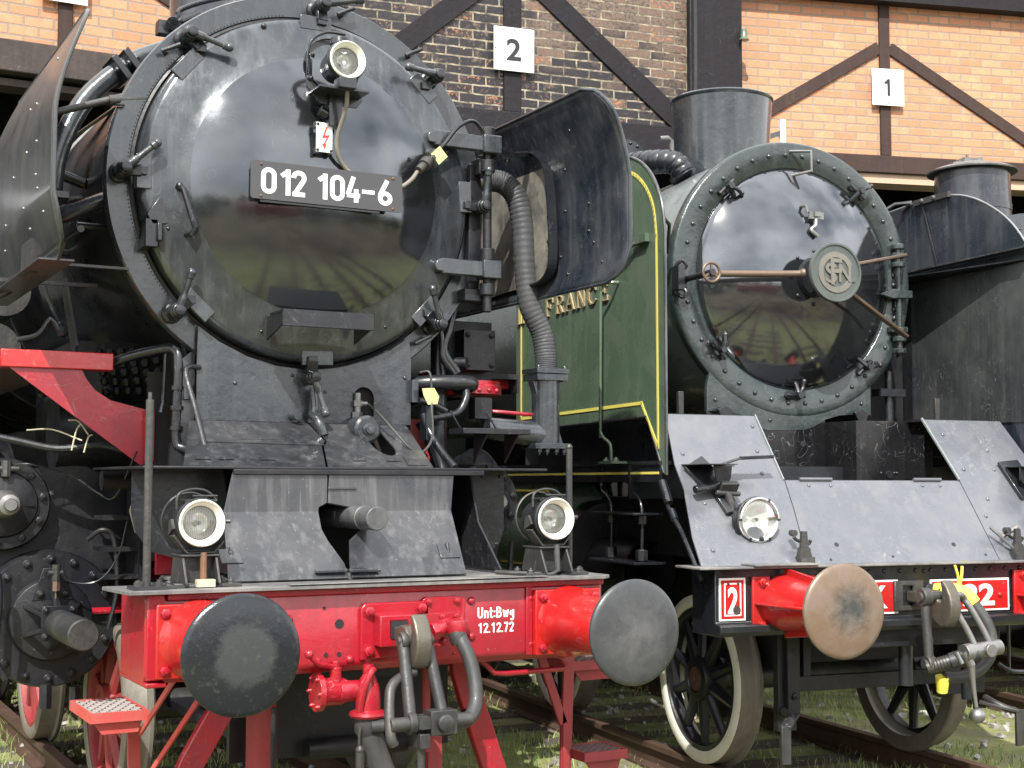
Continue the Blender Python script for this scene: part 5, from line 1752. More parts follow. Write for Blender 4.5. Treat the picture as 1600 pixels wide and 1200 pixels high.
b.tube([(-0.95, 2.1, 2.28), (-0.82, 2.0, 2.33), (-0.70, 1.9, 2.36), (-0.655, 1.85, 2.35), (-0.645, 1.82, 2.28), (-0.65, 1.82, 1.92), (-0.62, 1.80, 1.86), (-0.54, 1.78, 1.86)], 0.026, 14)
for zz in (2.15, 2.05, 1.95):
    b.cyl((-0.65, 1.82, zz), (-0.65, 1.82, zz+0.02), 0.034, n=14)
b.tube([(-0.56, 1.74, 2.26), (-0.62, 1.72, 2.26), (-0.64, 1.70, 2.22), (-0.62, 1.60, 2.05), (-0.60, 1.42, 1.78)], 0.013, 10)
b.tube([(-0.56, 1.90, 2.50), (-0.60, 1.88, 2.45), (-0.61, 1.80, 2.1)], 0.02, 10)
b.build('drain_pipework', 'black', A)
b = MB()
b.prism([(-0.66, 1.78), (-0.57, 1.78), (-0.57, 2.36), (-0.64, 2.30)], XZ(1.80), (0, 0.01, 0))
b.build('saddle_side', 'apron', A)
b = MB()
b.box(-1.0, -0.60, 2.6, 3.2, 1.9, 2.45)
b.box(-0.60, 0.60, 2.02, 6.0, 1.24, 2.4)
b.cyl((-1.10, 2.6, 1.95), (-0.70, 2.6, 1.95), 0.20, n=24)
rnd = random.Random(3)
for i in range(5):
    for j in range(12):
        b.ball((-0.60 - 0.045*j - 0.01*i, 2.3 + 0.06*j, 2.18 + 0.05*i + rnd.uniform(-.008, .008)), 0.026, 8)
b.build('smokebox_saddle', 'black_dirty', A)
b = MB()       # boiler-side fittings behind the left deflector
b.bar((-1.05, 2.3, 2.35), (-1.0, 2.9, 2.78), 0.10, 0.015, (-1, 0, 0))
b.tube([(-1.32, 2.4, 2.42), (-1.24, 2.3, 2.44), (-1.18, 2.3, 2.52), (-1.13, 2.3, 2.46)], 0.014, 8)
b.ball((-1.12, 2.3, 2.46), 0.03, 8)
b.tube([(-1.55, 2.4, 2.58), (-1.38, 2.3, 2.66), (-1.33, 2.3, 2.76)], 0.018, 10)
b.box(-1.45, -0.95, 2.3, 2.32, 2.70, 2.72)
b.cyl((-1.12, 4.2, 2.9), (-1.12, 5.4, 2.9), 0.16, n=24)
b.cyl((-1.30, 3.4, 2.45), (-1.30, 4.0, 2.45), 0.16, n=24)
b.build('side_fittings', 'steel_dark', A)
b = MB()
for i, (p, q) in enumerate((((-1.30, 2.2, 1.95), (-1.05, 2.1, 1.90)), ((-1.12, 2.1, 2.0), (-1.02, 2.1, 1.93)), ((-1.06, 2.1, 1.98), (-1.10, 2.1, 1.85)), ((-1.0, 2.1, 1.93), (-1.04, 2.1, 1.84)))):
    b.tube([p, ((p[0]+q[0])/2, p[1], (p[2]+q[2])/2 + 0.03), q], 0.004, 6)
b.build('straw_wisps', 'straw', A, label='pale straw stalks caught under the running board')
# cab deep in the shed and the tender behind it
b = MB()
b.box(-1.45, 1.45, 12.0, 14.2, 1.6, 3.7)
b.prism([(-1.5, 3.7), (1.5, 3.7), (1.2, 4.0), (0.5, 4.15), (-0.5, 4.15), (-1.2, 4.0)], XZ(11.9), (0, 2.5, 0))
b.build('cab', 'black', A)

# ================================================================== LOCOMOTIVE 2-231 K 22
BH = 0.123
B = thing('steam_locomotive', 'green-sided locomotive with a round crest on its glossy black smokebox door', 'steam locomotive', (3.233, 0.247, 0), -BH, group='steam locomotives in front of the shed')
ZB = 3.025
b = MB()
b.lathe([(0.5, 1.82), (0.86, 1.82), (0.875, 1.83), (0.875, 3.6), (0.85, 3.65), (0.85, 12.0), (0, 12.0)], (0, 0, ZB), (0, 1, 0), 96)
boB = b.build('boiler', 'pale_saddle', B)
# front plate with the flanged rim and the foot it stands on
b = MB()
ZR = 0.906
b.lathe([(0.725, 1.83), (0.725, 1.800), (0.735, 1.790), (0.875, 1.787), (0.893, 1.790), (0.903, 1.800), (0.906, 1.815), (0.906, 1.86), (0.876, 1.88)], (0, 0, ZB), (0, 1, 0), 128)
foot = [(-0.66, 2.30), (-0.66, 2.15), (-0.50, 2.145), (-0.41, 2.13), (-0.33, 2.085), (-0.27, 2.045), (-0.22, 2.035), (0.06, 2.040), (0.13, 2.06), (0.22, 2.11), (0.33, 2.14), (0.47, 2.15), (0.575, 2.145), (0.575, 2.38)]
foot += [(0.80*math.sin(R(t)), ZB - 0.80*math.cos(R(t))) for t in (48, 35, 20, 5, -10, -25, -38, -50)]
b.prism(foot, XZ(1.793), (0, 0.03, 0))
b.lathe([(0.80, 1.850), (0.80, 1.835)], (0, 0, ZB), (0, 1, 0), 8)
rb = b.build('smokebox_front', 'ring_b', B, angle=50)
b = MB()
for i in range(40):
    t = 2*PI*(i+0.5)/40
    b.rivet((0.815*math.cos(t), 1.787, ZB + 0.815*math.sin(t)), F, 0.0155, 10)
for x, z in ((-0.60, 2.22), (0.50, 2.22), (-0.2, 2.10)):
    b.rivet((x, 1.79, z), F, 0.012)
b.build('rivet', 'ring_b', rb)
# door: a glossy dish
b = MB()
RR = 1.28
prof = [(0.725, 1.80)]
for i in range(29):
    r = 0.715*(1 - i/28)
    prof.append((r, 1.785 - (math.sqrt(RR*RR - r*r) - math.sqrt(RR*RR - 0.715**2))))
b.lathe(prof, (0, 0, ZB), (0, 1, 0), 128)
dB = b.build('smokebox_door', 'dome_b', B, angle=60)
ap = 1.785 - (RR - math.sqrt(RR*RR - 0.715**2))
b = MB()
b.lathe([(0, 1.335), (0.168, 1.335), (0.172, 1.327), (0.183, 1.327), (0.188, 1.335), (0.188, 1.350), (0.0, 1.352)], (0.003, 0, 3.004), (0, 1, 0), 56)
cre = b.build('crest', 'crest', dB)
b = MB()
b.lathe([(0.092, 1.335), (0.094, 1.328), (0.128, 1.328), (0.130, 1.335)], (0.003, 0, 3.004), (0, 1, 0), 48, )
b.build('crest_ring', 'crest_letter', cre)
# the ring is a C: cover its mouth with the disc again
b = MB()
b.box(0.098, 0.140, 1.3262, 1.3345, 2.950, 3.058)
b.build('crest_gap', 'crest', cre)
text('crest_letter', 'S', (-0.078, 1.331, 2.935), (1, 0, 0), (0, 0, 1), 0.082, 0.125, 0.007, 'crest_letter', cre, bold=0.01)
text('crest_letter', 'F', (-0.040, 1.330, 2.925), (1, 0, 0), (0, 0, 1), 0.080, 0.165, 0.008, 'crest_letter', cre, bold=0.01)
text('crest_letter', 'N', (0.020, 1.331, 2.945), (1, 0, 0), (0, 0, 1), 0.088, 0.115, 0.007, 'crest_letter', cre, bold=0.01)
b = MB()
b.cyl((0.003, 1.35, 3.004), (0.003, ap + 0.02, 3.004), 0.06, n=24)
b.lathe([(0.13, ap), (0.12, ap - 0.03), (0.06, ap - 0.04)], (0.003, 0, 3.004), (0, 1, 0), 32)
for i in range(8):
    t = 2*PI*i/8
    b.rivet((0.003 + 0.17*math.cos(t), ap + 0.012, 3.004 + 0.17*math.sin(t)), F, 0.014)
b.build('door_boss', 'black', dB)
b = MB()
b.tube([(-0.17, 1.41, 3.0), (-0.26, 1.44, 2.995), (-0.60, 1.50, 2.985), (-0.80, 1.53, 2.98)], lambda t: 0.021 if t > 0.12 else 0.030, 14)
b.bar((0.12, 1.40, 3.06), (0.74, 1.62, 3.20), 0.022, 0.045, (0, -1, 0.0))
b.bar((0.10, 1.40, 2.92), (0.74, 1.62, 2.66), 0.022, 0.045, (0, -1, 0.0))
b.build('door_arm', 'brass', dB, bevel=0.006)
b = MB()
hw = (-0.83, 1.42, 2.97)
b.lathe([(0.058 + 0.009*math.cos(2*PI*i/10), 0.009*math.sin(2*PI*i/10)) for i in range(11)], hw, (0, 1, 0), 32)
for t in (90, 210, 330):
    b.bar(hw, (hw[0] + 0.056*math.cos(R(t)), hw[1], hw[2] + 0.056*math.sin(R(t))), 0.014, 0.010, (0, -1, 0))
b.build('hand_wheel', 'brass', dB)
b = MB()
b.cyl((hw[0], 1.40, hw[2]), (hw[0], 1.79, hw[2]), 0.020, n=14)
b.box(-0.905, -0.86, 1.70, 1.79, 2.90, 3.05)
for dz in (-0.09, 0.09):
    b.tube([(-0.87, 1.75, 2.97 + dz*0.5), (-0.84, 1.72, 2.97 + dz*0.9), (-0.86, 1.73, 2.97 + dz*1.3), (-0.90, 1.76, 2.97 + dz*0.9)], 0.012, 8)
b.build('wheel_bracket', 'black', dB, bevel=0.003)
# hinge on the right
b = MB()
b.cyl((0.775, 1.74, 2.55), (0.775, 1.74, 3.30), 0.020, n=14)
for z in (3.28, 3.22, 3.16, 2.72, 2.66, 2.58):
    b.cyl((0.775, 1.74, z - 0.022), (0.775, 1.74, z + 0.012), 0.045, n=18)
b.box(0.70, 0.85, 1.72, 1.79, 2.93, 2.975)
b.prism([(0.60, 2.945), (0.70, 2.92), (0.86, 2.93), (0.86, 2.98), (0.70, 2.985)], XZ(1.70), (0, 0.03, 0))
b.box(0.71, 0.84, 1.73, 1.79, 2.70, 2.74)
b.build('door_hinge', 'ring_b', dB, bevel=0.005)
for z in (3.10, 3.02, 2.88, 2.80):
    pass
b = MB()
for z in (3.09, 2.86, 2.80, 3.02):
    b.rivet((0.77, 1.785, z), F, 0.018, 10)
b.build('hinge_rivet', 'ring_b', dB)
# clamps of the door
def clampB(t, l):
    a = R(t)
    c = V(0.765*math.cos(a), 1.79, ZB + 0.765*math.sin(a))
    rad = V(-math.cos(a), 0, -math.sin(a))
    tan = V(-math.sin(a), 0, math.cos(a))
    b = MB()
    b.cyl(c + tan*0.05, c + tan*0.05 + V(0, -0.035, 0), 0.02, n=12)
    b.cyl(c - tan*0.05, c - tan*0.05 + V(0, -0.035, 0), 0.02, n=12)
    b.cyl(c + V(0, -0.03, 0) - tan*0.07, c + V(0, -0.03, 0) + tan*0.07, 0.014, n=12)
    q = c + V(0, -0.07, 0)
    b.tube([c + V(0, -0.03, 0), q, q + rad*0.06 + V(0, 0.03, 0), q + rad*0.08 + V(0, 0.045, 0)], 0.016, 10)
    d = V(math.cos(R(l)), -0.1, math.sin(R(l)))
    b.tube([q, q + d*0.05, q + d*0.10 + V(0, 0.03, 0)], 0.013, 10)
    b.ball(tuple(q + d*0.105 + V(0, 0.03, 0)), 0.018, 8)
    b.cyl(q + V(0, 0.01, 0), q + V(0, -0.03, 0), 0.022, n=6)
    b.build('door_clamp', 'black', rb)
clampB(133, -20); clampB(52, 25); clampB(-140, 70); clampB(-92, 60); clampB(-48, 10)
b = MB()      # lamp bracket loop at the top
b.tube([(-0.03, 1.79, ZB + 0.84), (0.05, 1.66, ZB + 0.82), (0.05, 1.66, ZB + 0.69), (-0.05, 1.79, ZB + 0.67)], 0.011, 8, smooth=False)
b.build('lamp_bracket', 'steel', rb)
b = MB()      # small clip on the dish
b.box(-0.02, 0.085, 1.58, 1.60, 3.385, 3.43)
b.box(0.01, 0.055, 1.565, 1.58, 3.40, 3.43)
b.tube([(-0.04, 1.66, 3.475), (-0.035, 1.60, 3.47), (-0.025, 1.60, 3.43)], 0.011, 8, smooth=False)
b.tube([(0.03, 1.59, 3.385), (0.02, 1.58, 3.34), (-0.01, 1.58, 3.31), (0.03, 1.57, 3.27)], 0.014, 8)
b.build('door_clip', 'steel', dB, bevel=0.002)
# square end studs at the foot
b = MB()
for x in (-0.55, 0.47):
    b.prism([(x - 0.06, 2.16), (x, 2.18), (x + 0.05, 2.15), (x + 0.03, 2.08), (x - 0.03, 2.10)], XZ(1.74), (0, 0.03, 0))
b.build('foot_lug', 'black', rb, bevel=0.004)
# saddle plates in the recess between the sloping aprons
b = MB()
b.prism([(-0.66, 2.14), (-0.55, 1.71), (0.22, 1.71), (0.22, 2.20), (-0.66, 2.20)], XZ(1.80), (0, 0.02, 0))
sB = b.build('saddle_plate', 'plate_b', B)
b = MB()
b.box(0.225, 0.80, 1.45, 1.46, 1.712, 2.09)
b.box(0.215, 0.225, 1.45, 1.80, 1.712, 2.09)
b.box(0.58, 0.62, 1.3, 1.47, 1.72, 2.0)
b.build('box_plate', 'plate_b', B)
b = MB()
b.lathe([(0, 0), (0.02, 0)], (0.05, 1.797, 1.95), (0, 1, 0), 16)
b.build('plate_hole', 'ink', sB)
b = MB()
for x in (0.40, 0.52, 0.50):
    b.rivet((x, 1.45, 1.76), F, 0.010)
b.cyl((0.46, 1.45, 1.75), (0.46, 1.44, 1.75), 0.025, n=16)
b.cyl((0.80, 1.9, 2.1), (0.80, 1.9, 2.45), 0.03, n=12)
b.box(0.70, 0.90, 1.85, 1.95, 2.28, 2.33)
b.build('saddle_fitting', 'black', B)

# aprons
sa = slope((0.64, 1.245), (1.30, 2.098))
def ap_plate(pts, t=0.006):
    b = MB()
    b.prism(pts, sa, (0, t, -t))
    return b
aL = ap_plate([(-1.215, 2.096), (-0.61, 2.096), (-0.60, 1.712), (-0.622, 1.545), (-0.68, 1.247), (-1.345, 1.247), (-1.335, 1.40), (-1.29, 1.60), (-1.275, 1.66), (-1.275, 1.80)]).build('sloping_apron', 'apron_b', B, label='left sloping grey apron')
aM = ap_plate([(-0.594, 1.712), (0.640, 1.712), (0.637, 1.55), (0.628, 1.247), (-0.674, 1.247), (-0.616, 1.545)]).build('sloping_apron', 'apron_b', B, label='middle sloping grey apron')
aR = ap_plate([(0.61, 2.096), (1.215, 2.096), (1.275, 1.80), (1.275, 1.60), (1.345, 1.247), (0.634, 1.247), (0.644, 1.55), (0.646, 1.712)]).build('sloping_apron', 'apron_b', B, label='right sloping grey apron')
b = MB()
nrm = V(0, -0.79, 0.61)
for x, z in ((-0.66, 2.03), (-0.70, 1.88), (-0.73, 1.75), (-0.90, 1.80), (-1.20, 1.86), (-1.18, 1.58), (-1.24, 1.33), (0.70, 2.0), (0.72, 1.78), (0.95, 1.78), (0.98, 1.90), (0.78, 1.60), (0.70, 1.50)):
    b.rivet(sa(x, z), nrm, 0.014)
b.build('apron_rivet', 'apron_b', aL)
b = MB()
for x0, x1 in ((-0.50, -0.28), (0.30, 0.50)):
    b.cyl((x0, 0.995, 1.718), (x1, 0.995, 1.718), 0.010, n=8)
    for x in (x0 + 0.05, x1 - 0.02):
        b.rivet(sa(x, 1.68), nrm, 0.012)
b.build('apron_hinge', 'apron_b', aM)
b = MB()
for x, z in ((-0.44, 1.35), (0.36, 1.34), (-0.52, 1.27), (-0.1, 1.28), (0.55, 1.28)):
    r = 0.014 if z > 1.3 else 0.008
    p = V(sa(x, z)) + nrm*0.002
    b.lathe([(0, 0.0), (r, 0.0)], p, nrm, 16)
b.build('apron_hole', 'ink', aM)
b = MB()     # lighter beading along the right apron edge
b.bar(V(sa(0.64, 1.712)) + nrm*0.006, V(sa(0.60, 2.10)) + nrm*0.006, 0.012, 0.012, nrm)
b.bar(V(sa(-0.605, 1.712)) + nrm*0.004, V(sa(-0.61, 2.10)) + nrm*0.004, 0.008, 0.008, nrm)
b.build('edge_strip', 'pale_saddle', aR)
b = MB()
b.box(-1.215, -0.60, 1.30, 1.9, 2.085, 2.100)
b.box(0.60, 1.215, 1.30, 1.9, 2.085, 2.100)
b.box(-0.60, 0.64, 1.0, 1.80, 1.700, 1.711)
b.build('walkway', 'black_matt', B)

# deflectors with lining and name
def defB(s, mat_out, lab):
    x = s*1.27
    top = [(p.x, p.y) for p in smooth_path([V(1.175, 3.15, 0), V(1.21, 3.32, 0), V(1.29, 3.46, 0), V(1.40, 3.57, 0), V(1.55, 3.655, 0), V(1.72, 3.70, 0), V(1.95, 3.715, 0)], 4)]
    if s < 0:
        outl = [(1.17, 1.74)] + top + [(3.50, 3.715), (3.50, 2.07), (1.41, 2.085), (1.22, 1.76)]
    else:
        top = [(p.x, p.y) for p in smooth_path([V(0.98, 2.95, 0), V(1.02, 3.12, 0), V(1.10, 3.25, 0), V(1.20, 3.37, 0), V(1.332, 3.48, 0), V(1.52, 3.59, 0), V(1.709, 3.66, 0), V(1.9, 3.69, 0), V(2.085, 3.70, 0)], 3)]
        outl = [(0.97, 1.74)] + top + [(3.50, 3.64), (3.50, 2.07), (1.41, 2.085), (1.02, 1.76)]
    b = MB()
    b.prism(outl, YZ(x), (s*0.008, 0, 0))
    o = b.build('smoke_deflector', mat_out, B, label=lab)
    e = MB()
    e.tube([(x + s*0.004, y, z) for y, z in [outl[0]] + top + [(3.50, 3.715 if s < 0 else 3.64)]], 0.010 if s < 0 else 0.007, 8, smooth=False)
    e.tube([(x + s*0.004, y, z) for y, z in [(3.50, 2.07), (1.41, 2.085), (1.20, 1.75)]], 0.010, 8, smooth=False)
    e.build('edge_bead', 'apron' if s < 0 else 'bead', o)
    return o
gL = defB(-1, 'green', 'left smoke deflector, green with yellow lining and gilt name')
gR = defB(1, 'defl_in', 'right smoke deflector seen from its dark inner side')
def line_strip(b, pts, w, x, closed=True):
    n = len(pts)
    rng = range(n if closed else n-1)
    for i in rng:
        p, q = V(x, *pts[i]), V(x, *pts[(i+1) % n])
        d = (q-p).normalized()
        b.bar(p - d*w*0.4, q + d*w*0.4, w, 0.003, (-1, 0, 0))
b = MB()
lin = [(1.262, 1.90)] + [(p.x, p.y) for p in smooth_path([V(1.272, 3.14, 0), V(1.30, 3.29, 0), V(1.36, 3.40, 0), V(1.46, 3.50, 0), V(1.60, 3.58, 0), V(1.78, 3.625, 0), V(1.98, 3.64, 0)], 4)] + [(3.40, 3.64), (3.40, 2.155), (1.475, 2.168)]
line_strip(b, lin, 0.020, -1.2805)
b.build('yellow_lining', 'yellow', gL)
# gilt letters with serifs, cut from strokes
def letter(ch):
    s = 0.24
    def st(x0, y0, x1, y1, w):
        return (x0, y0, x1, y1, w)
    D = {
        'A': [st(.05, 0, .45, 1, .11), st(.45, 1, .9, 0, .22), st(.2, .35, .72, .35, .09), st(-.05, .03, .22, .03, .07), st(.7, .03, 1.05, .03, .07)],
        'F': [st(.2, 0, .2, 1, .24), st(.02, .03, .42, .03, .07), st(.02, .97, .9, .97, .08), st(.88, 1, .88, .72, .08), st(.2, .52, .62, .52, .09), st(.6, .65, .6, .40, .07)],
        'R': [st(.2, 0, .2, 1, .24), st(.02, .03, .42, .03, .07), st(.02, .97, .6, .97, .08), st(.6, .95, .78, .85, .14), st(.80, .88, .80, .62, .20), st(.76, .62, .6, .52, .14), st(.2, .50, .6, .50, .08), st(.5, .5, .85, 0, .22), st(.7, .03, 1.0, .03, .07)],
        'N': [st(.15, 0, .15, 1, .11), st(.12, 1, .85, 0, .24), st(.85, 0, .85, 1, .11), st(-.03, .03, .33, .03, .07), st(-.03, .97, .25, .97, .07), st(.7, .97, 1.0, .97, .07)],
        'C': [st(.85, .78, .66, .96, .10), st(.68, .96, .40, .98, .09), st(.42, .98, .16, .76, .18), st(.14, .78, .12, .25, .24), st(.14, .26, .40, .03, .18), st(.40, .03, .70, .04, .09), st(.68, .04, .90, .24, .09), st(.88, 1, .88, .70, .07)],
        'E': [st(.2, 0, .2, 1, .24), st(.02, .03, .85, .03, .08), st(.86, 0, .86, .28, .08), st(.02, .97, .82, .97, .08), st(.82, 1, .82, .74, .08), st(.2, .52, .6, .52, .09), st(.58, .65, .58, .40, .07)],
        'L': [st(.2, 0, .2, 1, .24), st(.02, .97, .42, .97, .07), st(.02, .03, .85, .03, .08), st(.86, 0, .86, .32, .08)]}
    return D[ch]
ystart, step, hgt, wid = 3.46, 0.189, 0.122, 0.145
b = MB()
word = 'LA FRANCE'
for i, ch in enumerate(word):
    if ch == ' ':
        b.build('name_lettering', 'gold', gL, bevel=0.002)
        b = MB()
        continue
    y0 = ystart - i*step*0.93
    for (x0, z0, x1, z1, w) in letter(ch):
        p = V(-1.285, y0 - x0*wid, 2.838 + z0*hgt)
        q = V(-1.285, y0 - x1*wid, 2.838 + z1*hgt)
        b.bar(p, q, w*wid*0.72, 0.012, (-1, 0, 0))
b.build('name_lettering', 'gold', gL, bevel=0.002)
b = MB()    # green hand rod on the outside
b.tube([(-1.28, 1.78, 2.93), (-1.33, 1.80, 2.93), (-1.36, 1.85, 2.925), (-1.36, 1.87, 2.89)], 0.012, 10)
b.tube([(-1.36, 1.87, 2.90), (-1.36, 1.88, 2.05), (-1.36, 1.87, 2.00), (-1.36, 1.82, 1.965), (-1.36, 1.76, 1.94), (-1.36, 1.73, 1.91), (-1.36, 1.725, 1.82)], 0.010, 10)
b.box(-1.40, -1.30, 1.63, 1.83, 1.81, 1.825)
b.bolt((-1.36, 1.66, 1.825), (0, 0, 1), 0.018); b.bolt((-1.36, 1.80, 1.825), (0, 0, 1), 0.018)
b.build('hand_rod', 'green', gL)
b = MB()
b.tube([(-1.30, 2.2, 3.115), (-1.33, 1.85, 3.12), (-1.32, 1.62, 3.11), (-1.29, 1.45, 3.14)], 0.013, 10)
b.box(-1.31, -1.28, 1.36, 1.52, 3.12, 3.17)
b.build('top_handle', 'green', gL)
b = MB()    # iron between plate and smokebox
b.tube([(-1.27, 1.5, 3.35), (-1.15, 1.55, 3.37), (-1.02, 1.6, 3.28), (-0.98, 1.7, 3.12)], 0.012, 8, smooth=False)
b.build('deflector_iron', 'black', gL)
# inner side of the right plate
b = MB()
b.box(1.18, 1.265, 0.99, 2.75, 3.185, 3.195)
b.build('wing_flange', 'apron', gR)
b = MB()
b.prism([(1.05, 1.90), (1.265, 0.99), (1.265, 3.4), (0.90, 3.4), (0.90, 2.4)], XY(3.12), (0, 0, 0.008))
b.box(1.245, 1.262, 2.23, 2.33, 2.10, 3.12)
b.box(0.90, 1.24, 2.40, 2.42, 2.10, 3.05)
b.build('wing_shelf', 'black_matt', gR)
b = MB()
b.box(1.262, 1.2685, 0.985, 3.3, 2.09, 3.11)  # sheet added to show the lower inner face as sunlit
b.build('sunlit_lower_panel', 'sunlit_grey', gR)
b = MB()
b.tube([(1.265, 2.33, 3.66), (1.25, 2.22, 3.705), (1.18, 2.30, 3.70), (1.0, 2.5, 3.56), (0.93, 2.5, 3.50), (0.85, 2.5, 3.36)], 0.013, 8, smooth=False)
b.box(1.24, 1.268, 1.80, 2.18, 3.665, 3.705)
b.rivet((1.24, 1.95, 3.685), (-1, 0, 0), 0.02); b.rivet((1.24, 2.08, 3.685), (-1, 0, 0), 0.02)
b.build('wing_stay', 'steel_dark', gR)
b = MB()
b.bar((1.262, 1.95, 3.20), (1.262, 2.10, 3.66), 0.010, 0.004, (-1, 0, 0))
rr = random.Random(5)
for i in range(30):
    b.rivet((1.269, rr.uniform(1.15, 2.5), rr.uniform(2.3, 3.0)), (-1, 0, 0), 0.008)
for yy in (2.2, 2.1, 2.02, 1.85, 1.7, 1.62, 1.55):
    b.rivet((1.269, yy, 2.98), (-1, 0, 0), 0.010)
    b.rivet((1.269, yy - 0.02, 2.90), (-1, 0, 0), 0.010)
b.build('wing_rivet', 'apron', gR)

# chimney, dome and coiled pipe
b = MB()
prof = [(0.40, -0.42), (0.355, -0.33), (0.335, -0.24), (0.332, 0.0), (0.345, 0.25), (0.360, 0.44), (0.369, 0.450), (0.371, 0.462), (0.362, 0.472), (0.335, 0.475), (0.32, 0.2)]
n0 = len(b.v)
b.lathe(prof, (0, 2.72, 3.97), (0, 0, 1), 64)
for i in range(n0, len(b.v)):     # skirt follows the barrel
    x, y, z = b.v[i]
    if z < 3.70:
        b.v[i] = (x, y, ZB + math.sqrt(max(0.0, 0.875**2 - x*x)) - 0.01)
b.build('chimney', 'ring', B)
b = MB()
b.lathe([(0.30, -0.3), (0.30, 0.0), (0.28, 0.12), (0.2, 0.2), (0, 0.24)], (-0.1, 5.6, 4.0), (0, 0, 1), 40)
b.build('steam_dome', 'black', B)
b = MB()
b.cyl((-0.62, 3.0, 3.98), (-0.62, 3.05, 3.98), 0.19, n=36)
for i in range(18):
    t = 2*PI*i/18
    b.rivet((-0.62 + 0.165*math.cos(t), 3.0, 3.98 + 0.165*math.sin(t)), F, 0.014)
b.tube([(-0.66, 2.9, 3.96), (-0.60, 2.65, 3.93), (-0.50, 2.5, 3.90), (-0.44, 2.45, 3.80)], 0.085, 18, k=14, ribs=lambda i: 1.0 if i % 5 else 0.92)
b.cyl((-0.62, 3.02, 3.5), (-0.62, 3.02, 3.9), 0.14, n=24)
b.build('coiled_pipe', 'black', B)
b = MB()
b.tube([(-0.56, 2.6, 4.09), (-0.50, 2.6, 4.10), (-0.47, 2.6, 4.08), (-0.46, 2.6, 3.82)], 0.016, 8, smooth=False)
b.bolt((-0.46, 2.58, 3.80), F, 0.03); b.bolt((-0.48, 2.58, 3.72), F, 0.02)
b.build('pipe_bracket', 'steel', B)

# platform, beam, plates
b = MB()
b.prism([(-1.42, 0.52), (1.42, 0.52), (1.42, 0.80), (-1.42, 0.80)], XY(1.238), (0, 0, 0.012))
b.prism([(-1.10, 0.50), (-0.70, 0.50), (-0.70, 0.66), (-1.10, 0.66)], XY(1.251), (0, 0, 0.010))
b.build('platform', 'deck', B, bevel=0.003)
b = MB()
b.prism([(0.60, 0.95), (0.60, 1.237), (0.85, 1.237), (0.85, 0.88), (0.56, 0.88), (0.54, 0.905), (0.54, 0.94)], YZ(-1.29), (2.58, 0, 0))
bb = b.build('buffer_beam', 'black', B, bevel=0.006)
b = MB()
for i in range(14):
    x = -0.63 + i*0.105
    b.rivet((x, 0.60, 1.205), F, 0.014)
for i in range(9):
    b.rivet((-0.30 + i*0.12, 0.60, 0.985 if i != 3 else 1.2), F, 0.013)
b.build('beam_rivet', 'black', bb)
def plate(x0, x1, z0, z1, inner=False):
    b = MB()
    b.box(x0, x1, 0.592, 0.5985, z0, z1)
    o = b.build('number_plate', 'white', bb)
    b = MB()
    b.box(x0 + 0.011, x1 - 0.011, 0.590, 0.5915, z0 + 0.011, z1 - 0.011)
    b.build('plate_field', 'red_bright', o)
    if inner:
        b = MB()
        for a0, a1, c0, c1 in ((x0+.028, x1-.028, z0+.025, z0+.033), (x0+.028, x1-.028, z1-.033, z1-.025), (x0+.028, x0+.036, z0+.033, z1-.033), (x1-.036, x1-.028, z0+.033, z1-.033)):
            b.box(a0, a1, 0.5885, 0.5895, c0, c1)
        b.build('plate_border', 'white', o)
    return o
p1 = plate(-1.268, -1.108, 0.962, 1.188, True)
text('lettering', '2', (-1.218, 0.5895, 1.000), (1, 0, 0), (0, 0, 1), 0.062, 0.140, 0.003, 'white', p1, bold=0.03)
b = MB()
b.lathe([(0, 0), (0.024, 0)], (-1.165, 0.5855, 1.018), (0, -1, 0), 18)
b.rivet((-1.215, 0.5885, 1.16), F, 0.008); b.rivet((-1.155, 0.5885, 1.16), F, 0.008)
b.build('plate_bolt', 'steel_dark', p1)
p2 = plate(-0.62, -0.125, 0.968, 1.156)
text('lettering', '231', (-0.60, 0.588, 1.00), (1, 0, 0), (0, 0, 1), 0.20, 0.125, 0.003, 'white', p2, bold=0.025)
text('lettering', 'K', (-0.315, 0.588, 1.00), (1, 0, 0), (0, 0, 1), 0.115, 0.125, 0.003, 'white', p2, bold=0.025)
p3 = plate(0.095, 0.650, 0.966, 1.150)
text('lettering', '22', (0.315, 0.588, 0.995), (1, 0, 0), (0, 0, 1), 0.225, 0.125, 0.003, 'white', p3, bold=0.03)
b = MB()
b.rivet((0.58, 0.590, 1.055), F, 0.016); b.rivet((0.13, 0.590, 1.08), F, 0.012)
b.build('plate_rivet', 'red_bright', p3)
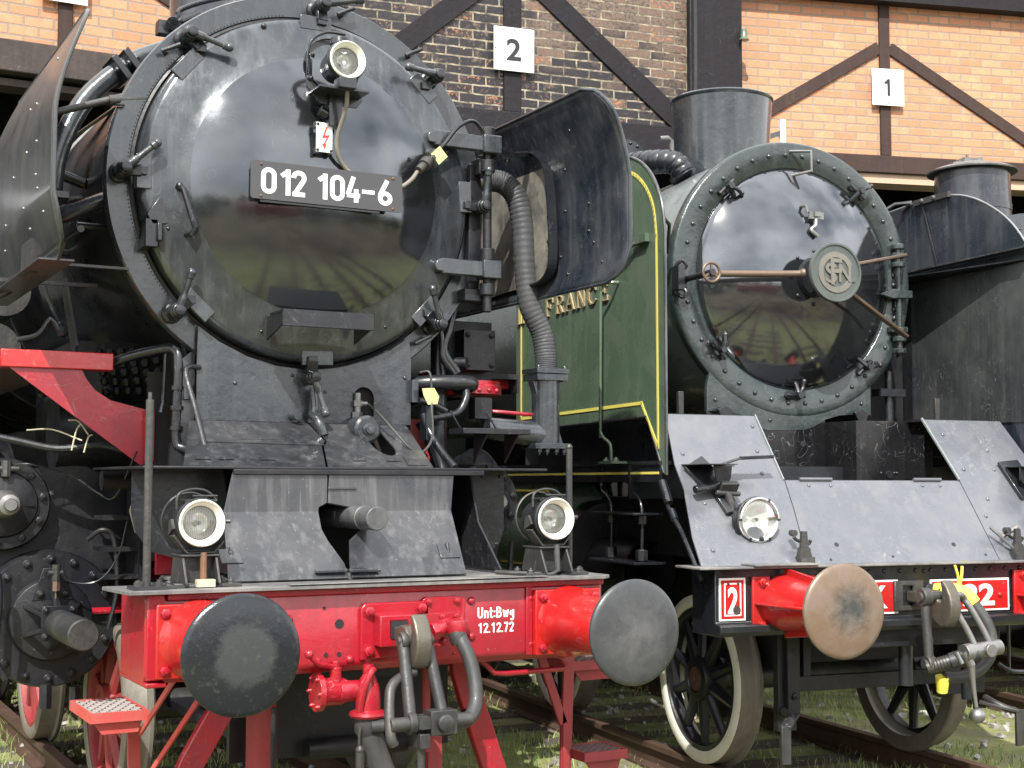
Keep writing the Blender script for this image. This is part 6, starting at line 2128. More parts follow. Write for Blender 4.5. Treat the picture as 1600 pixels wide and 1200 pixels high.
# buffers with ribbed tapering sockets
for s in (-1, 1):
    x = s*0.875
    b = MB()
    for sx in (-0.145, 0.145):
        b.prism([(x + sx - 0.055, 0.905), (x + sx + 0.055, 0.905), (x + sx + 0.055, 1.195), (x + sx - 0.055, 1.195)], XZ(0.572), (0, 0.024, 0))
    b.lathe([(0.155, 0.572), (0.145, 0.52), (0.120, 0.30), (0.105, 0.13), (0.085, 0.13)], (x, 0, 1.05), (0, 1, 0), 40)
    for t in (0, 90, 180, 270):
        c, n_ = math.cos(R(t)), math.sin(R(t))
        b.prism([(0.10, 0.571), (0.19, 0.571), (0.135, 0.15), (0.08, 0.15)], lambda a, y, c=c, n_=n_: (x + a*c - 0.008*n_, y, 1.05 + a*n_ + 0.008*c), (0.016*n_, 0, -0.016*c))
    bo = b.build('buffer', 'red_bright', B, bevel=0.006, label='left buffer with tan rusty face' if s < 0 else 'right buffer')
    b = MB()
    for sx in (-0.145, 0.145):
        for zz in (0.935, 1.165):
            b.bolt((x + sx, 0.572, zz), F, 0.022)
    b.build('buffer_bolt', 'red_bright', bo)
    b = MB()
    b.lathe([(0.07, 0.03), (0.07, 0.2)], (x, 0, 1.05), (0, 1, 0), 32)
    b.lathe([(0.20, 0.046), (0.12, 0.06), (0.075, 0.09)], (x, 0, 1.05), (0, 1, 0), 40)
    b.build('plunger', 'steel_dark', bo)
    disc(bo, x, 'buffer_b', 0.2405)
    b = MB()
    cc = x + 0.27
    b.tube([(cc - 0.12 + 0.012*i, 0.50 + 0.045*math.sin(i*1.2), 1.135 + 0.045*math.cos(i*1.2)) for i in range(22)], 0.013, 8, k=3)
    b.build('coil_spring', 'black', bo)
    b = MB()
    b.box(x + 0.22, x + 0.30, 0.52, 0.598, 1.14, 1.20)
    b.build('spring_bracket', 'red_bright', bo, bevel=0.006)

# headlamps
for s in (-1, 1):
    x = -0.93 if s < 0 else 1.13
    lo = lamp(B, (x, 0.735, 1.492), 0.104, 0.14, 'steel_dark', glow=False, label='left chrome headlamp' if s < 0 else 'right chrome headlamp')
    b = MB()
    b.lathe([(0.112, -0.002), (0.117, -0.010), (0.125, -0.006), (0.128, 0.010), (0.124, 0.02)], (x, 0.735, 1.492), (0, 1, 0), 48)
    b.build('chrome_rim', 'chrome', lo)
    b = MB()
    for t in (-60, 60, 0, 180, 240):
        b.bar((x + 0.114*math.cos(R(t)), 0.725, 1.492 + 0.114*math.sin(R(t))), (x + 0.131*math.cos(R(t)), 0.733, 1.492 + 0.131*math.sin(R(t))), 0.012, 0.008, (0, -1, 0))
    b.build('rim_clip', 'black', lo)
    b = MB()
    b.tube([(x - 0.12, 0.78, 1.54), (x - 0.13, 0.78, 1.48), (x - 0.10, 0.78, 1.40), (x - 0.02, 0.77, 1.355), (x + 0.06, 0.77, 1.37)], 0.016, 10)
    b.cyl((x, 0.76, 1.25), (x, 0.76, 1.37), 0.022, n=14)
    b.box(x - 0.08, x + 0.10, 0.70, 0.82, 1.250, 1.262)
    b.cyl((x - 0.12, 0.78, 1.47), (x - 0.12, 0.78, 1.56), 0.012, n=10)
    b.bolt((x + 0.01, 0.73, 1.385), F, 0.012)
    b.tube([(x + 0.08, 0.80, 1.40), (x + 0.14, 0.78, 1.34), (x + 0.17, 0.75, 1.26)], 0.010, 8)
    b.tube([(x + 0.04, 0.80, 1.37), (x + 0.06, 0.77, 1.29), (x + 0.03, 0.75, 1.26)], 0.009, 8)
    b.build('lamp_stand', 'black', lo)
# bracket, switch box and cable on the left apron
b = MB()
b.box(-1.235, -1.045, 0.76, 1.10, 1.795, 1.801)
b.bar((-1.05, 0.93, 1.80), (-0.93, 0.93, 1.835), 0.06, 0.008)
b.bar((-0.93, 0.93, 1.835), (-0.72, 0.93, 1.845), 0.035, 0.02)
b.prism([(-1.12, 1.795), (-1.00, 1.795), (-1.01, 1.72), (-1.03, 1.69), (-1.10, 1.69)], XZ(0.90), (0, 0.01, 0))
b.bar(V(sa(-1.17, 1.80)) + nrm*0.02, V(sa(-1.08, 1.68)) + nrm*0.02, 0.16, 0.02, nrm)
b.bar(V(sa(-1.08, 1.70)) + nrm*0.02, V(sa(-1.03, 1.52)) + nrm*0.02, 0.10, 0.02, nrm)
b.cyl(V(sa(-1.25, 1.62)) + nrm*0.06, V(sa(-1.05, 1.65)) + nrm*0.06, 0.024, n=12)
b.build('lamp_shelf', 'black', B, bevel=0.004)
b = MB()
b.box(1.02, 1.235, 0.76, 1.10, 1.795, 1.801)
b.prism([(1.02, 1.795), (1.13, 1.795), (1.12, 1.69), (1.05, 1.69), (1.02, 1.72)], XZ(0.90), (0, 0.01, 0))
b.bar(V(sa(1.07, 1.82)) + nrm*0.02, V(sa(1.10, 1.60)) + nrm*0.02, 0.16, 0.02, nrm)
b.build('lamp_shelf', 'black', B, bevel=0.004)
b = MB()
p = V(sa(-1.05, 1.62)) + nrm*0.07
b.bar(p + V(-0.05, 0, 0.0), p + V(0.06, 0, 0.0), 0.03, 0.085, (0, -0.6, 0.8))
b.cyl(p + V(0, 0, -0.02), p + V(0.03, -0.02, -0.14), 0.022, n=12)
b.cyl(p + V(-0.07, 0, -0.02), p + V(0.08, 0, -0.03), 0.014, n=10)
b.cyl(p + V(0.03, -0.02, -0.14), p + V(0.035, -0.02, -0.17), 0.030, n=6)
b.build('switch_box', 'steel_dark', B, bevel=0.003)
b = MB()
b.tube([p + V(0.03, -0.02, -0.16), p + V(0.06, -0.03, -0.20), p + V(0.11, -0.04, -0.27), (-1.05, 0.79, 1.44)], 0.011, 8)
b.build('switch_cable', 'black', B)
b = MB()     # hand rod running down to the beam end
b.tube([(-1.33, 1.10, 1.66), (-1.34, 1.02, 1.55), (-1.35, 0.85, 1.42), (-1.36, 0.68, 1.25), (-1.36, 0.62, 1.18)], 0.013, 10)
b.cyl((-1.33, 1.12, 1.70), (-1.335, 1.03, 1.58), 0.026, n=12)
b.cyl((-1.335, 1.0, 1.54), (-1.34, 0.95, 1.49), 0.022, n=12)
b.build('side_rod_handle', 'black', B)
# lamp irons on the platform
for x in (-0.70, 0.77):
    b = MB()
    b.box(x - 0.045, x + 0.045, 0.61, 0.69, 1.251, 1.29)
    b.prism([(-0.040, 1.29), (0.040, 1.29), (0.026, 1.34), (-0.026, 1.34)], lambda a, c, x=x: (x + a, 0.63, c), (0, 0.04, 0))
    b.prism([(-0.024, 1.34), (0.024, 1.34), (0.016, 1.43), (-0.016, 1.43)], lambda a, c, x=x: (x + a, 0.64, c), (0, 0.022, 0))
    b.tube([(x - 0.06, 0.66, 1.40), (x - 0.03, 0.67, 1.38), (x + 0.04, 0.67, 1.36), (x + 0.05, 0.66, 1.38)], 0.010, 8)
    b.cyl((x - 0.05, 0.70, 1.42), (x - 0.05, 0.66, 1.42), 0.018, n=10)
    b.build('lamp_iron', 'steel_dark', B, bevel=0.004)
b = MB()
p = V(sa(0.70, 1.36))
b.bar(p + nrm*0.03 + V(-0.08, 0, 0.06), p + nrm*0.03 + V(0.06, -0.06, -0.08), 0.02, 0.01, nrm)
b.cyl(p + nrm*0.03, p + nrm*0.03 + V(0.10, -0.02, 0.06), 0.014, n=10)
b.build('apron_latch', 'steel', aR)
# handrail stubs on the walkway
b = MB()
b.box(-1.07, -1.035, 1.40, 1.43, 2.10, 2.24)
b.box(0.79, 0.825, 1.40, 1.43, 2.10, 2.24)
b.build('rail_stub', 'steel_dark', B, bevel=0.003)

# coupling
b = MB()
b.prism([(-0.16, 0.98), (0.04, 0.98), (0.04, 1.15), (-0.16, 1.15)], XZ(0.575), (0, 0.025, 0), holes=[[(-0.10, 1.01), (-0.03, 1.01), (-0.03, 1.12), (-0.10, 1.12)]])
b.build('draw_gear_plate', 'steel_dark', B, bevel=0.008)
ho = hook_mesh(-0.03, 1.06, 0.60, 0.88, 0.9).build('coupling_hook', 'steel_hook', B, bevel=0.022, seg=4)
b = MB()
# hanging outer link
p, q = V(-0.125, 0.36, 1.075), V(-0.125, 0.33, 0.72)
b.tube([p, q], 0.026, 14, smooth=False)
eye(b, p, 0.052, 0.055)
eye(b, q, 0.046, 0.05)
b.cyl((-0.15, 0.36, 1.075), (0.06, 0.36, 1.075), 0.028, n=16)
b.build('coupling_link', 'steel_dark', ho)
b = MB()
for x0 in (-0.045, 0.06):
    P = [V(x0, 0.27, 1.07), V(x0 + 0.03, 0.25, 1.02), V(x0 + 0.09, 0.22, 0.90), V(x0 + 0.12, 0.20, 0.82)]
    b.tube(P, 0.018, 12)
    b.ball(tuple(P[0]), 0.024, 10)
b.tube([V(-0.045, 0.27, 1.07), V(-0.01, 0.25, 1.09), V(0.03, 0.25, 1.09), V(0.06, 0.27, 1.07)], 0.018, 12)
b.cyl((0.03, 0.20, 0.79), (0.24, 0.20, 0.81), 0.042, n=20)
b.cyl((0.0, 0.20, 0.785), (0.045, 0.20, 0.79), 0.048, n=20)
b.lathe([(0, 0), (0.036, 0), (0.036, -0.018), (0.02, -0.02), (0.0, -0.016)], (0.14, 0.158, 0.80), (0, 1, 0), 20)
b.build('coupling_bow', 'steel', ho, bevel=0.002)
b = MB()
b.cyl((-0.145, 0.33, 0.70), (0.02, 0.24, 0.755), 0.036, n=20)
b.cyl((-0.03, 0.27, 0.735), (0.04, 0.22, 0.765), 0.046, n=20)
b.cyl((0.04, 0.215, 0.76), (0.085, 0.17, 0.785), 0.032, n=16)
for k in range(7):
    t = k/7
    c = V(-0.11 + 0.10*t, 0.312 - 0.05*t, 0.712 + 0.032*t)
    b.lathe([(0.036, -0.004), (0.041, 0), (0.036, 0.004)], c, (0.165, -0.09, 0.055), 16)
b.build('coupling_screw', 'steel_dark', ho)
b = MB()
b.tube([(0.0, 0.20, 0.79), (0.02, 0.19, 0.76), (0.035, 0.185, 0.72)], 0.024, 12)
b.tube([(0.035, 0.185, 0.73), (0.045, 0.18, 0.60), (0.055, 0.175, 0.50)], lambda t: 0.011 + 0.010*(1-t)**3, 12)
b.ball((0.062, 0.175, 0.455), 0.042, 18)
b.cyl((-0.03, 0.22, 0.79), (-0.01, 0.20, 0.73), 0.014, n=10)
b.build('screw_handle', 'steel', ho)
b = MB()
b.tube([(0.12, 0.50, 1.09), (0.18, 0.42, 1.08), (0.225, 0.38, 1.02), (0.27, 0.34, 0.93), (0.285, 0.32, 0.84), (0.25, 0.30, 0.74), (0.16, 0.30, 0.67), (0.06, 0.32, 0.64), (-0.02, 0.34, 0.64)], 0.034, 18, k=8)
b.cyl((0.10, 0.60, 1.09), (0.12, 0.50, 1.09), 0.04, n=16)
hB = b.build('air_hose', 'hose_grey', B)
b = MB()
b.tube([(0.105, 0.55, 1.095), (0.15, 0.44, 1.10), (0.20, 0.40, 1.065), (0.225, 0.38, 1.03)], lambda t: 0.040, 14)
b.cyl((-0.03, 0.34, 0.645), (-0.02, 0.36, 0.56), 0.040, 0.03, n=12)
b.tube([(0.16, 0.43, 1.13), (0.15, 0.42, 1.18), (0.13, 0.42, 1.24)], 0.007, 6)
b.tube([(0.17, 0.43, 1.13), (0.175, 0.42, 1.18), (0.18, 0.42, 1.235)], 0.008, 6)
b.build('yellow_tape', 'tape_yellow', hB)
# guard irons and frames under the beam
b = MB()
b.box(-0.68, -0.60, 0.86, 0.90, 0.40, 0.90)
b.box(-0.72, -0.60, 0.90, 0.95, 0.30, 0.90)
b.box(-0.70, 0.72, 0.90, 0.94, 0.515, 0.60)
b.box(0.40, 0.75, 0.94, 0.98, 0.44, 0.64)
for x in (0.55, 0.62):
    b.bolt((x, 0.94, 0.54), F, 0.02)
b.bolt((-0.64, 0.86, 0.50), F, 0.02)
b.box(-0.55, -0.50, 0.9, 0.95, 0.6, 0.9)
b.box(-0.60, 0.60, 1.3, 1.35, 0.62, 0.88)
b.box(-0.6, 0.6, 0.62, 0.66, 0.78, 0.88)
b.build('bogie_frame', 'black_dirty', B, bevel=0.004)
b = MB()
for s in (-1, 1):
    x = s*0.70
    b.tube([(x, 0.88, 0.42), (x, 0.80, 0.40), (x + s*0.05, 0.74, 0.37), (x + s*0.09, 0.72, 0.36)], 0.022, 8)
    b.bar((s*0.64, 0.86, 0.40), (s*0.80, 0.70, 0.36), 0.06, 0.02)
    b.bar((s*0.80, 0.70, 0.37), (s*0.80, 0.70, 0.16), 0.06, 0.022, (0, -1, 0))
b.build('guard_iron', 'steel_dark', B, bevel=0.004)
b = MB()
b.tube([(0.42, 0.7, 0.88), (0.42, 0.7, 0.45)], 0.03, 12, smooth=False)
b.cyl((0.0, 0.7, 0.55), (0.0, 0.7, 0.9), 0.04, n=14)
b.cyl((-0.05, 0.5, 0.82), (0.02, 0.52, 0.82), 0.035, n=12)
b.tube([(0.86, 0.85, 0.88), (0.86, 0.85, 0.60), (0.86, 0.85, 0.58)], 0.010, 8, smooth=False)
b.tube([(0.78, 0.85, 0.62), (0.86, 0.82, 0.575), (0.98, 0.80, 0.57), (1.0, 0.80, 0.58)], 0.012, 8)
b.build('stirrup', 'black', B)
axle_frame(B, 1.0, 11.5, 'black_dirty', 0.62, 1.22)
for y in (1.655, 3.85):
    for s in (-1, 1):
        wheel(B, s*0.75, y, 0.505, s, 10, 'black_dirty', 'white_dirty', 'tread', None, name='bogie_wheel')
for y in (6.0, 8.1, 10.2):
    for s in (-1, 1):
        wheel(B, s*0.75, y, 0.975, s, 18, 'black_dirty', 'black_dirty', 'black_dirty', name='driving_wheel')
b = MB()
for y in (1.655, 3.85):
    b.cyl((-0.72, y, 0.505), (0.72, y, 0.505), 0.08, n=20)
b.build('axle', 'steel_dark', B)
# running board, valance, cylinders
b = MB()
for s in (-1, 1):
    b.box(min(s*1.30, s*0.90), max(s*1.30, s*0.90), 1.22, 12, 1.80, 1.822)
    b.box(min(s*1.29, s*1.275), max(s*1.29, s*1.275), 1.22, 12, 1.70, 1.80)
b.box(-1.30, 1.30, 1.6, 1.62, 1.60, 1.80)
b.box(-1.10, -1.08, 1.4, 3.5, 1.822, 2.08)
b.box(-1.2, 1.2, 3.50, 3.52, 1.82, 2.3)
b.build('running_board', 'black', B)
b = MB()
line_strip(b, [(1.24, 1.752), (12, 1.752)], 0.014, -1.292, closed=False)
b.build('board_lining', 'yellow', B)
for s in (-1, 1):
    b = MB()
    b.prism([(2.75, 1.06), (3.9, 1.06), (3.9, 1.698), (2.85, 1.698), (2.70, 1.60), (2.62, 1.35)], YZ(s*1.27), (-s*0.30, 0, 0))
    b.cyl((s*1.02, 2.62, 1.28), (s*1.02, 4.0, 1.28), 0.30, n=40)
    cB = b.build('cylinder_casing', 'green', B)
    b = MB()
    b.cyl((s*1.02, 2.50, 1.28), (s*1.02, 2.62, 1.28), 0.28, 0.30, n=40)
    b.cyl((s*0.95, 2.45, 0.92), (s*0.95, 2.62, 0.92), 0.17, n=32)
    b.cyl((s*0.95, 2.2, 1.28), (s*0.95, 2.5, 1.28), 0.06, n=20)
    b.lathe([(0.19, 1.9), (0.20, 1.92), (0.20, 2.5), (0.17, 2.5), (0.17, 1.9)], (s*1.0, 0, 1.14), (0, 1, 0), 36)
    b.box(min(s*0.6, s*0.95), max(s*0.6, s*0.95), 1.5, 3.9, 1.25, 1.6)
    b.build('cylinder_cover', 'black_dirty', cB)
    b = MB()
    line_strip(b, [(2.90, 1.12), (3.8, 1.12), (3.8, 1.64), (2.93, 1.64), (2.80, 1.56), (2.76, 1.40)], 0.016, s*1.275)
    b.build('casing_lining', 'yellow', cB)
# hanging side steps
b = MB()
for y in (1.50, 1.92):
    b.tube([(-1.27, y + 0.15, 1.70), (-1.27, y + 0.13, 1.65), (-1.27, y, 1.55), (-1.27, y, 1.21)], 0.010, 8)
    b.cyl((-1.27, y, 1.45), (-1.27, y, 1.50), 0.028, n=6)
    b.cyl((-1.27, y, 1.235), (-1.27, y, 1.30), 0.036, n=6)
b.prism([(-1.36, 1.42), (-1.18, 1.40), (-1.18, 2.08), (-1.36, 2.05)], XY(1.505), (0, 0, 0.012))
b.prism([(-1.36, 1.42), (-1.16, 1.40), (-1.16, 2.08), (-1.36, 2.05)], XY(1.215), (0, 0, 0.014))
b.build('side_step', 'black', B, bevel=0.002)
b = MB()
b.box(-1.35, 1.35, 12.0, 14.0, 1.5, 3.6)
b.prism([(-1.45, 3.6), (1.45, 3.6), (1.2, 3.85), (0.5, 4.05), (-0.5, 4.05), (-1.2, 3.85)], XZ(11.9), (0, 2.4, 0))
b.build('cab', 'green', B)

# ================================================================== third locomotive at the right edge
CH = 0.247
Cx, Cy = 0.2445*28.45, 0.9697*28.45 - 25.9
C = thing('steam_locomotive', 'dark steam locomotive with a lidded chimney, mostly hidden at the right edge', 'steam locomotive', (Cx, Cy, 0), -CH, group='steam locomotives in front of the shed')
ZD = 3.12
b = MB()
b.lathe([(0.5, 1.95), (0.93, 1.95), (0.95, 1.97), (0.95, 3.6), (0.92, 3.62), (0.90, 11.0), (0, 11)], (0, 0, ZD), (0, 1, 0), 80)
b.build('boiler', 'black', C)
b = MB()
b.lathe([(0.70, 1.95), (0.70, 1.90), (0.94, 1.90), (0.965, 1.91), (0.965, 1.98)], (0, 0, ZD), (0, 1, 0), 80)
rc = b.build('smokebox_front', 'ring', C)
b = MB()
b.lathe([(0.72, 1.90), (0.70, 1.87), (0.5, 1.78), (0.25, 1.72), (0, 1.70)], (0, 0, ZD), (0, 1, 0), 64)
b.build('smokebox_door', 'dome', C)
b = MB()
for i in range(36):
    t = 2*PI*i/36
    b.rivet((0.83*math.cos(t), 1.90, ZD + 0.83*math.sin(t)), F, 0.015)
b.build('rivet', 'ring', rc)
b = MB()
b.lathe([(0.42, 0), (0.37, 0.1), (0.355, 0.18), (0.352, 0.26), (0.358, 0.262), (0.358, 0.32), (0.352, 0.322), (0.345, 0.66), (0, 0.66)], (0, 2.85, 4.0), (0, 0, 1), 56)
cc = b.build('chimney', 'defl_in', C)
b = MB()
b.lathe([(0.415, 0.0), (0.42, 0.012), (0.36, 0.04), (0.12, 0.11), (0.0, 0.115)], (0, 2.85, 4.64), (0, 0, 1), 56)
b.lathe([(0.415, 0.0), (0.345, 0.01)], (0, 2.85, 4.64), (0, 0, 1), 56)
b.box(-0.17, -0.05, 2.7, 2.85, 4.72, 4.76)
b.bar((-0.25, 2.8, 4.70), (0.06, 2.8, 4.77), 0.08, 0.04)
b.box(-0.115, -0.095, 2.75, 2.77, 4.74, 4.80)
b.build('chimney_lid', 'deck', cc)
b = MB()
b.box(-1.30, 1.30, 0.60, 0.85, 0.88, 1.22)
b.build('buffer_beam', 'red', C, bevel=0.01)
for s in (-1, 1):
    b = MB()
    b.lathe([(0.16, 0.598), (0.13, 0.5), (0.12, 0.14), (0.07, 0.13), (0.07, 0.06)], (s*0.875, 0, 1.05), (0, 1, 0), 36)
    bo = b.build('buffer', 'red_bright', C)
    disc(bo, s*0.875, 'buffer_r', 0.235)
    b = MB()
    b.cyl((s*1.1, 2.4, 1.0), (s*1.1, 3.5, 1.0), 0.33, n=40)
    b.cyl((s*1.2, 2.5, 1.58), (s*1.2, 3.4, 1.58), 0.22, n=32)
    b.build('cylinder_block', 'black_dirty', C)
    for y in (2.3, 4.4):
        wheel(C, s*0.75, y, 0.5, s, 10, 'red', 'tread', 'tread', name='bogie_wheel')
    for y in (6.2, 8.2):
        wheel(C, s*0.75, y, 0.9, s, 16, 'red', 'tread', 'tread', name='driving_wheel')
axle_frame(C, 0.85, 11, 'red_dull', 0.55, 1.24)
b = MB()
b.box(-1.35, 1.35, 0.85, 1.7, 1.222, 1.245)
b.box(-1.40, -0.95, 2.2, 11, 2.0, 2.03)
b.box(0.95, 1.40, 2.2, 11, 2.0, 2.03)
b.prism([(1.3, 1.25), (1.32, 1.25), (2.0, 2.2), (1.98, 2.2)], YZ(-0.9), (1.8, 0, 0))
b.build('running_board', 'black_matt', C)

# ================================================================== the roundhouse
O2 = V(0, -25.9)
SH = thing('engine_shed', 'brick and timber engine shed with three numbered openings behind the locomotives', 'shed', (0, 0, 0))
def uvbox(o, fn):
    me = o.data
    uvl = me.uv_layers.new(name='UVMap')
    for lp in me.loops:
        uvl.data[lp.index].uv = fn(me.vertices[lp.vertex_index].co)
bays = [  # heading to the bay centre, rotation of the wall, kind, lintel top, roof z
    (0.0, 0.0, 'orange', 5.35, 6.9, 'timber_grey', 'timber_brown'),
    (0.123, 0.150, 'old', 5.28, 6.95, 'timber_black', 'timber_black'),
    (0.247, 0.285, 'orange', 5.16, 6.79, 'timber_brown', 'timber_brown'),
    (0.370, 0.400, 'orange', 5.16, 6.79, 'timber_brown', 'timber_brown'),
    (-0.123, -0.123, 'orange', 5.35, 6.9, 'timber_grey', 'timber_brown'),
]
RW = 32.85
for hd, rot, kind, zl, zr, mlint, mt in bays:
    c = V(O2.x + RW*math.sin(hd), O2.y + RW*math.cos(hd))
    r_ = V(math.cos(rot), -math.sin(rot))       # rightwards along the wall
    k_ = V(math.sin(rot), math.cos(rot))        # into the shed
    def P(u, d, z, c=c, r_=r_, k_=k_):
        return (c.x + r_.x*u + k_.x*d, c.y + r_.y*u + k_.y*d, z)
    def slab(b, pts, d0, d1, P=P, k_=k_):
        b.prism(pts, lambda u, z: P(u, d0, z), (k_.x*(d1-d0), k_.y*(d1-d0), 0))
    hw = 2.03
    b = MB()
    slab(b, [(-hw, zl), (hw, zl), (hw, zr + 0.3), (-hw, zr + 0.3)], 0.0, 0.25)
    w = b.build('brick_wall', 'brick_orange' if kind == 'orange' else 'brick_old', SH, label='orange brick infill' if kind == 'orange' else 'old dark glazed brick infill')
    uvbox(w, lambda co, c=c, r_=r_: ((co.x - c.x)*r_.x + (co.y - c.y)*r_.y, co.z))
    b = MB()
    lh = 0.19 if mlint == 'timber_brown' else 0.27
    slab(b, [(-hw, zl - lh), (hw, zl - lh), (hw, zl), (-hw, zl)], -0.045, 0.22)
    b.build('lintel', mlint, SH, bevel=0.01)
    b = MB()
    if mt == 'timber_brown' and mlint == 'timber_brown':
        slab(b, [(-hw, zl - lh - 0.10), (hw, zl - lh - 0.10), (hw, zl - lh), (-hw, zl - lh)], 0.0, 0.3)
        b.build('lintel_strip', 'concrete', SH)
    elif mlint == 'timber_grey':
        slab(b, [(-hw, zl - lh - 0.10), (hw, zl - lh - 0.10), (hw, zl - lh - 0.04), (-hw, zl - lh - 0.04)], 0.05, 0.3)
        b.build('lintel_strip', 'timber_grey', SH)
    pw = 0.06 if kind == 'orange' else 0.09
    du = {0.0: -0.28, 0.123: -0.14, 0.247: -0.04}.get(hd, 0.0)     # the centre timbers stand a little left of the bay centre
    b = MB()
    slab(b, [(du - pw, zl), (du + pw, zl), (du + pw, zr + 0.25), (du - pw, zr + 0.25)], -0.03, 0.05)
    b.build('centre_post', mt, SH, bevel=0.008)
    tw = 0.065 if kind == 'orange' else 0.105
    for s in (-1, 1):
        za, zb = (6.33, 5.12 + 0.15) if kind == 'orange' else (6.70, 5.30)
        u0, u1 = s*pw + du, s*1.86
        if kind == 'old':
            u1 = s*1.80 + du*0.6
        b = MB()
        d = V(u1 - u0, zb - za).normalized()
        n_ = V(-d.y, d.x)
        a_, e_ = V(u0, za), V(u1, zb)
        a_ = a_
        slab(b, [tuple(a_ + n_*tw), tuple(e_ + n_*tw), tuple(e_ - n_*tw), tuple(a_ - n_*tw)], -0.025, 0.045)
        b.build('brace', mt, SH, bevel=0.006)
    b = MB()
    slab(b, [(-hw - 0.1, zr), (hw + 0.1, zr), (hw + 0.1, zr + 0.35), (-hw - 0.1, zr + 0.35)], -0.16, 0.0)
    b.build('eaves_board', 'timber_black', SH)
    # track bay floor to roof: near-black inner walls
    b = MB()
    slab(b, [(-hw - 0.6, -0.16), (hw + 0.6, -0.16), (hw + 0.6, zr), (-hw - 0.6, zr)], 16.0, 16.2)
    b.build('rear_wall', 'interior', SH)
    b = MB()
    b.prism([P(-hw - 0.3, -0.25, 0)[:2], P(hw + 0.3, -0.25, 0)[:2], P(hw + 2.8, 16.4, 0)[:2], P(-hw - 2.8, 16.4, 0)[:2]], XY(zr + 0.36 + abs(hd)*0.1), (0, 0, 0.15))
    b.build('roof', 'interior', SH)
# posts between the bays
for hd, wd, mt in ((-0.0615, 0.30, 'timber_black'), (0.0615, 0.30, 'timber_black'), (0.1855, 0.585, 'timber_black'), (0.311, 0.35, 'timber_brown'), (-0.185, 0.3, 'timber_black'), (0.435, 0.35, 'timber_brown')):
    rc_ = 32.92
    c = V(O2.x + rc_*math.sin(hd), O2.y + rc_*math.cos(hd))
    rr_ = V(math.cos(hd + 0.02), -math.sin(hd + 0.02))
    kk = V(math.sin(hd + 0.02), math.cos(hd + 0.02))
    b = MB()
    q = [c - rr_*wd/2 - kk*0.16, c + rr_*wd/2 - kk*0.16, c + rr_*wd/2 + kk*0.2, c - rr_*wd/2 + kk*0.2]
    b.prism([tuple(p) for p in q], XY(-0.15), (0, 0, 7.3))
    b.build('wall_post', mt, SH, bevel=0.015)
    b = MB()
    q = [c - rr_*0.1 + kk*0.3, c + rr_*0.1 + kk*0.3, c + rr_*0.1 + kk*16, c - rr_*0.1 + kk*16]
    b.prism([tuple(p) for p in q], XY(-0.15), (0, 0, 7.0))
    b.build('inner_wall', 'interior', SH)
# down pipe and little green insulator on the wide post
c = V(O2.x + 32.72*math.sin(0.1775), O2.y + 32.72*math.cos(0.1775))
b = MB()
b.tube([(c.x, c.y, 7.0), (c.x, c.y, 5.72), (c.x - 0.03, c.y, 5.6), (c.x - 0.12, c.y + 0.02, 5.5), (c.x - 0.22, c.y + 0.06, 5.42)], 0.022, 10)
b.build('down_pipe', 'black_matt', SH)
c = V(O2.x + 32.70*math.sin(0.1940), O2.y + 32.70*math.cos(0.1940))
b = MB()
b.lathe([(0.0, 0.12), (0.03, 0.11), (0.035, 0.03), (0.055, 0.0), (0, 0.0)], (c.x, c.y, 6.22), (0, 0, 1), 16)
b.build('insulator', 'green', SH)

# numbered signs
def sign(num, hd, rot, u, z, w, h, label, d=-0.07, dz=0.0):
    c = V(O2.x + RW*math.sin(hd), O2.y + RW*math.cos(hd))
    r_ = V(math.cos(rot), -math.sin(rot)); k_ = V(math.sin(rot), math.cos(rot))
    t = thing('number_sign', label, 'number sign', (c.x + r_.x*u + k_.x*d, c.y + r_.y*u + k_.y*d, z), -rot, group='white number signs on the shed front')
    b = MB()
    b.box(-w/2, w/2, 0, 0.012, 0, h)
    p = b.build('sign_board', 'sign_white', t, bevel=0.002)
    if num == '1':
        numerals('numeral', '1', -w*0.15, h*0.26, -0.0005, h*0.46, 'ink', t, t=0.002)
    else:
        text('numeral', num, (-w*0.19, -0.0025, h*0.24), (1, 0, 0), (0, 0, 1), w*0.36, h*0.50, 0.002, 'ink', t, bold=0.022)
    b = MB()
    for x in (-w*0.0, -w*0.46, w*0.46):
        for zz in (h*0.06, h*0.94) if x == 0 else (h*0.5,):
            b.rivet((x, 0, zz), F, 0.007)
    b.build('sign_screw', 'steel_dark', t)
sign('1', 0.247, 0.285, -0.03, 5.69, 0.365, 0.395, 'white sign with black numeral 1 on the orange brick wall at right')
sign('2', 0.123, 0.150, -0.14, 5.67, 0.415, 0.430, 'white sign with black numeral 2 on the dark old brick wall')
sign('3', 0.0, 0.0, -0.31, 5.72, 0.40, 0.46, 'white sign on the orange brick at top left, cut off by the frame')

# pale ladder frame standing by the shed
Lt = thing('metal_ladder', 'pale grey metal ladder frame leaning by the shed behind the chimney', 'ladder', (6.20, 5.9, -0.16), -0.25)
b = MB()
b.box(-0.03, 0.02, 0.0, 0.04, 0, 5.50)
b.box(0.28, 0.34, 0.0, 0.04, 0, 5.50)
b.build('stile', 'pale_metal', Lt)
for i in range(17):
    b = MB()
    b.bar((0.0, 0.02, 0.3 + i*0.31), (0.29, 0.02, 0.3 + i*0.31 + 0.10), 0.02, 0.05)
    b.build('rung', 'apron', Lt)

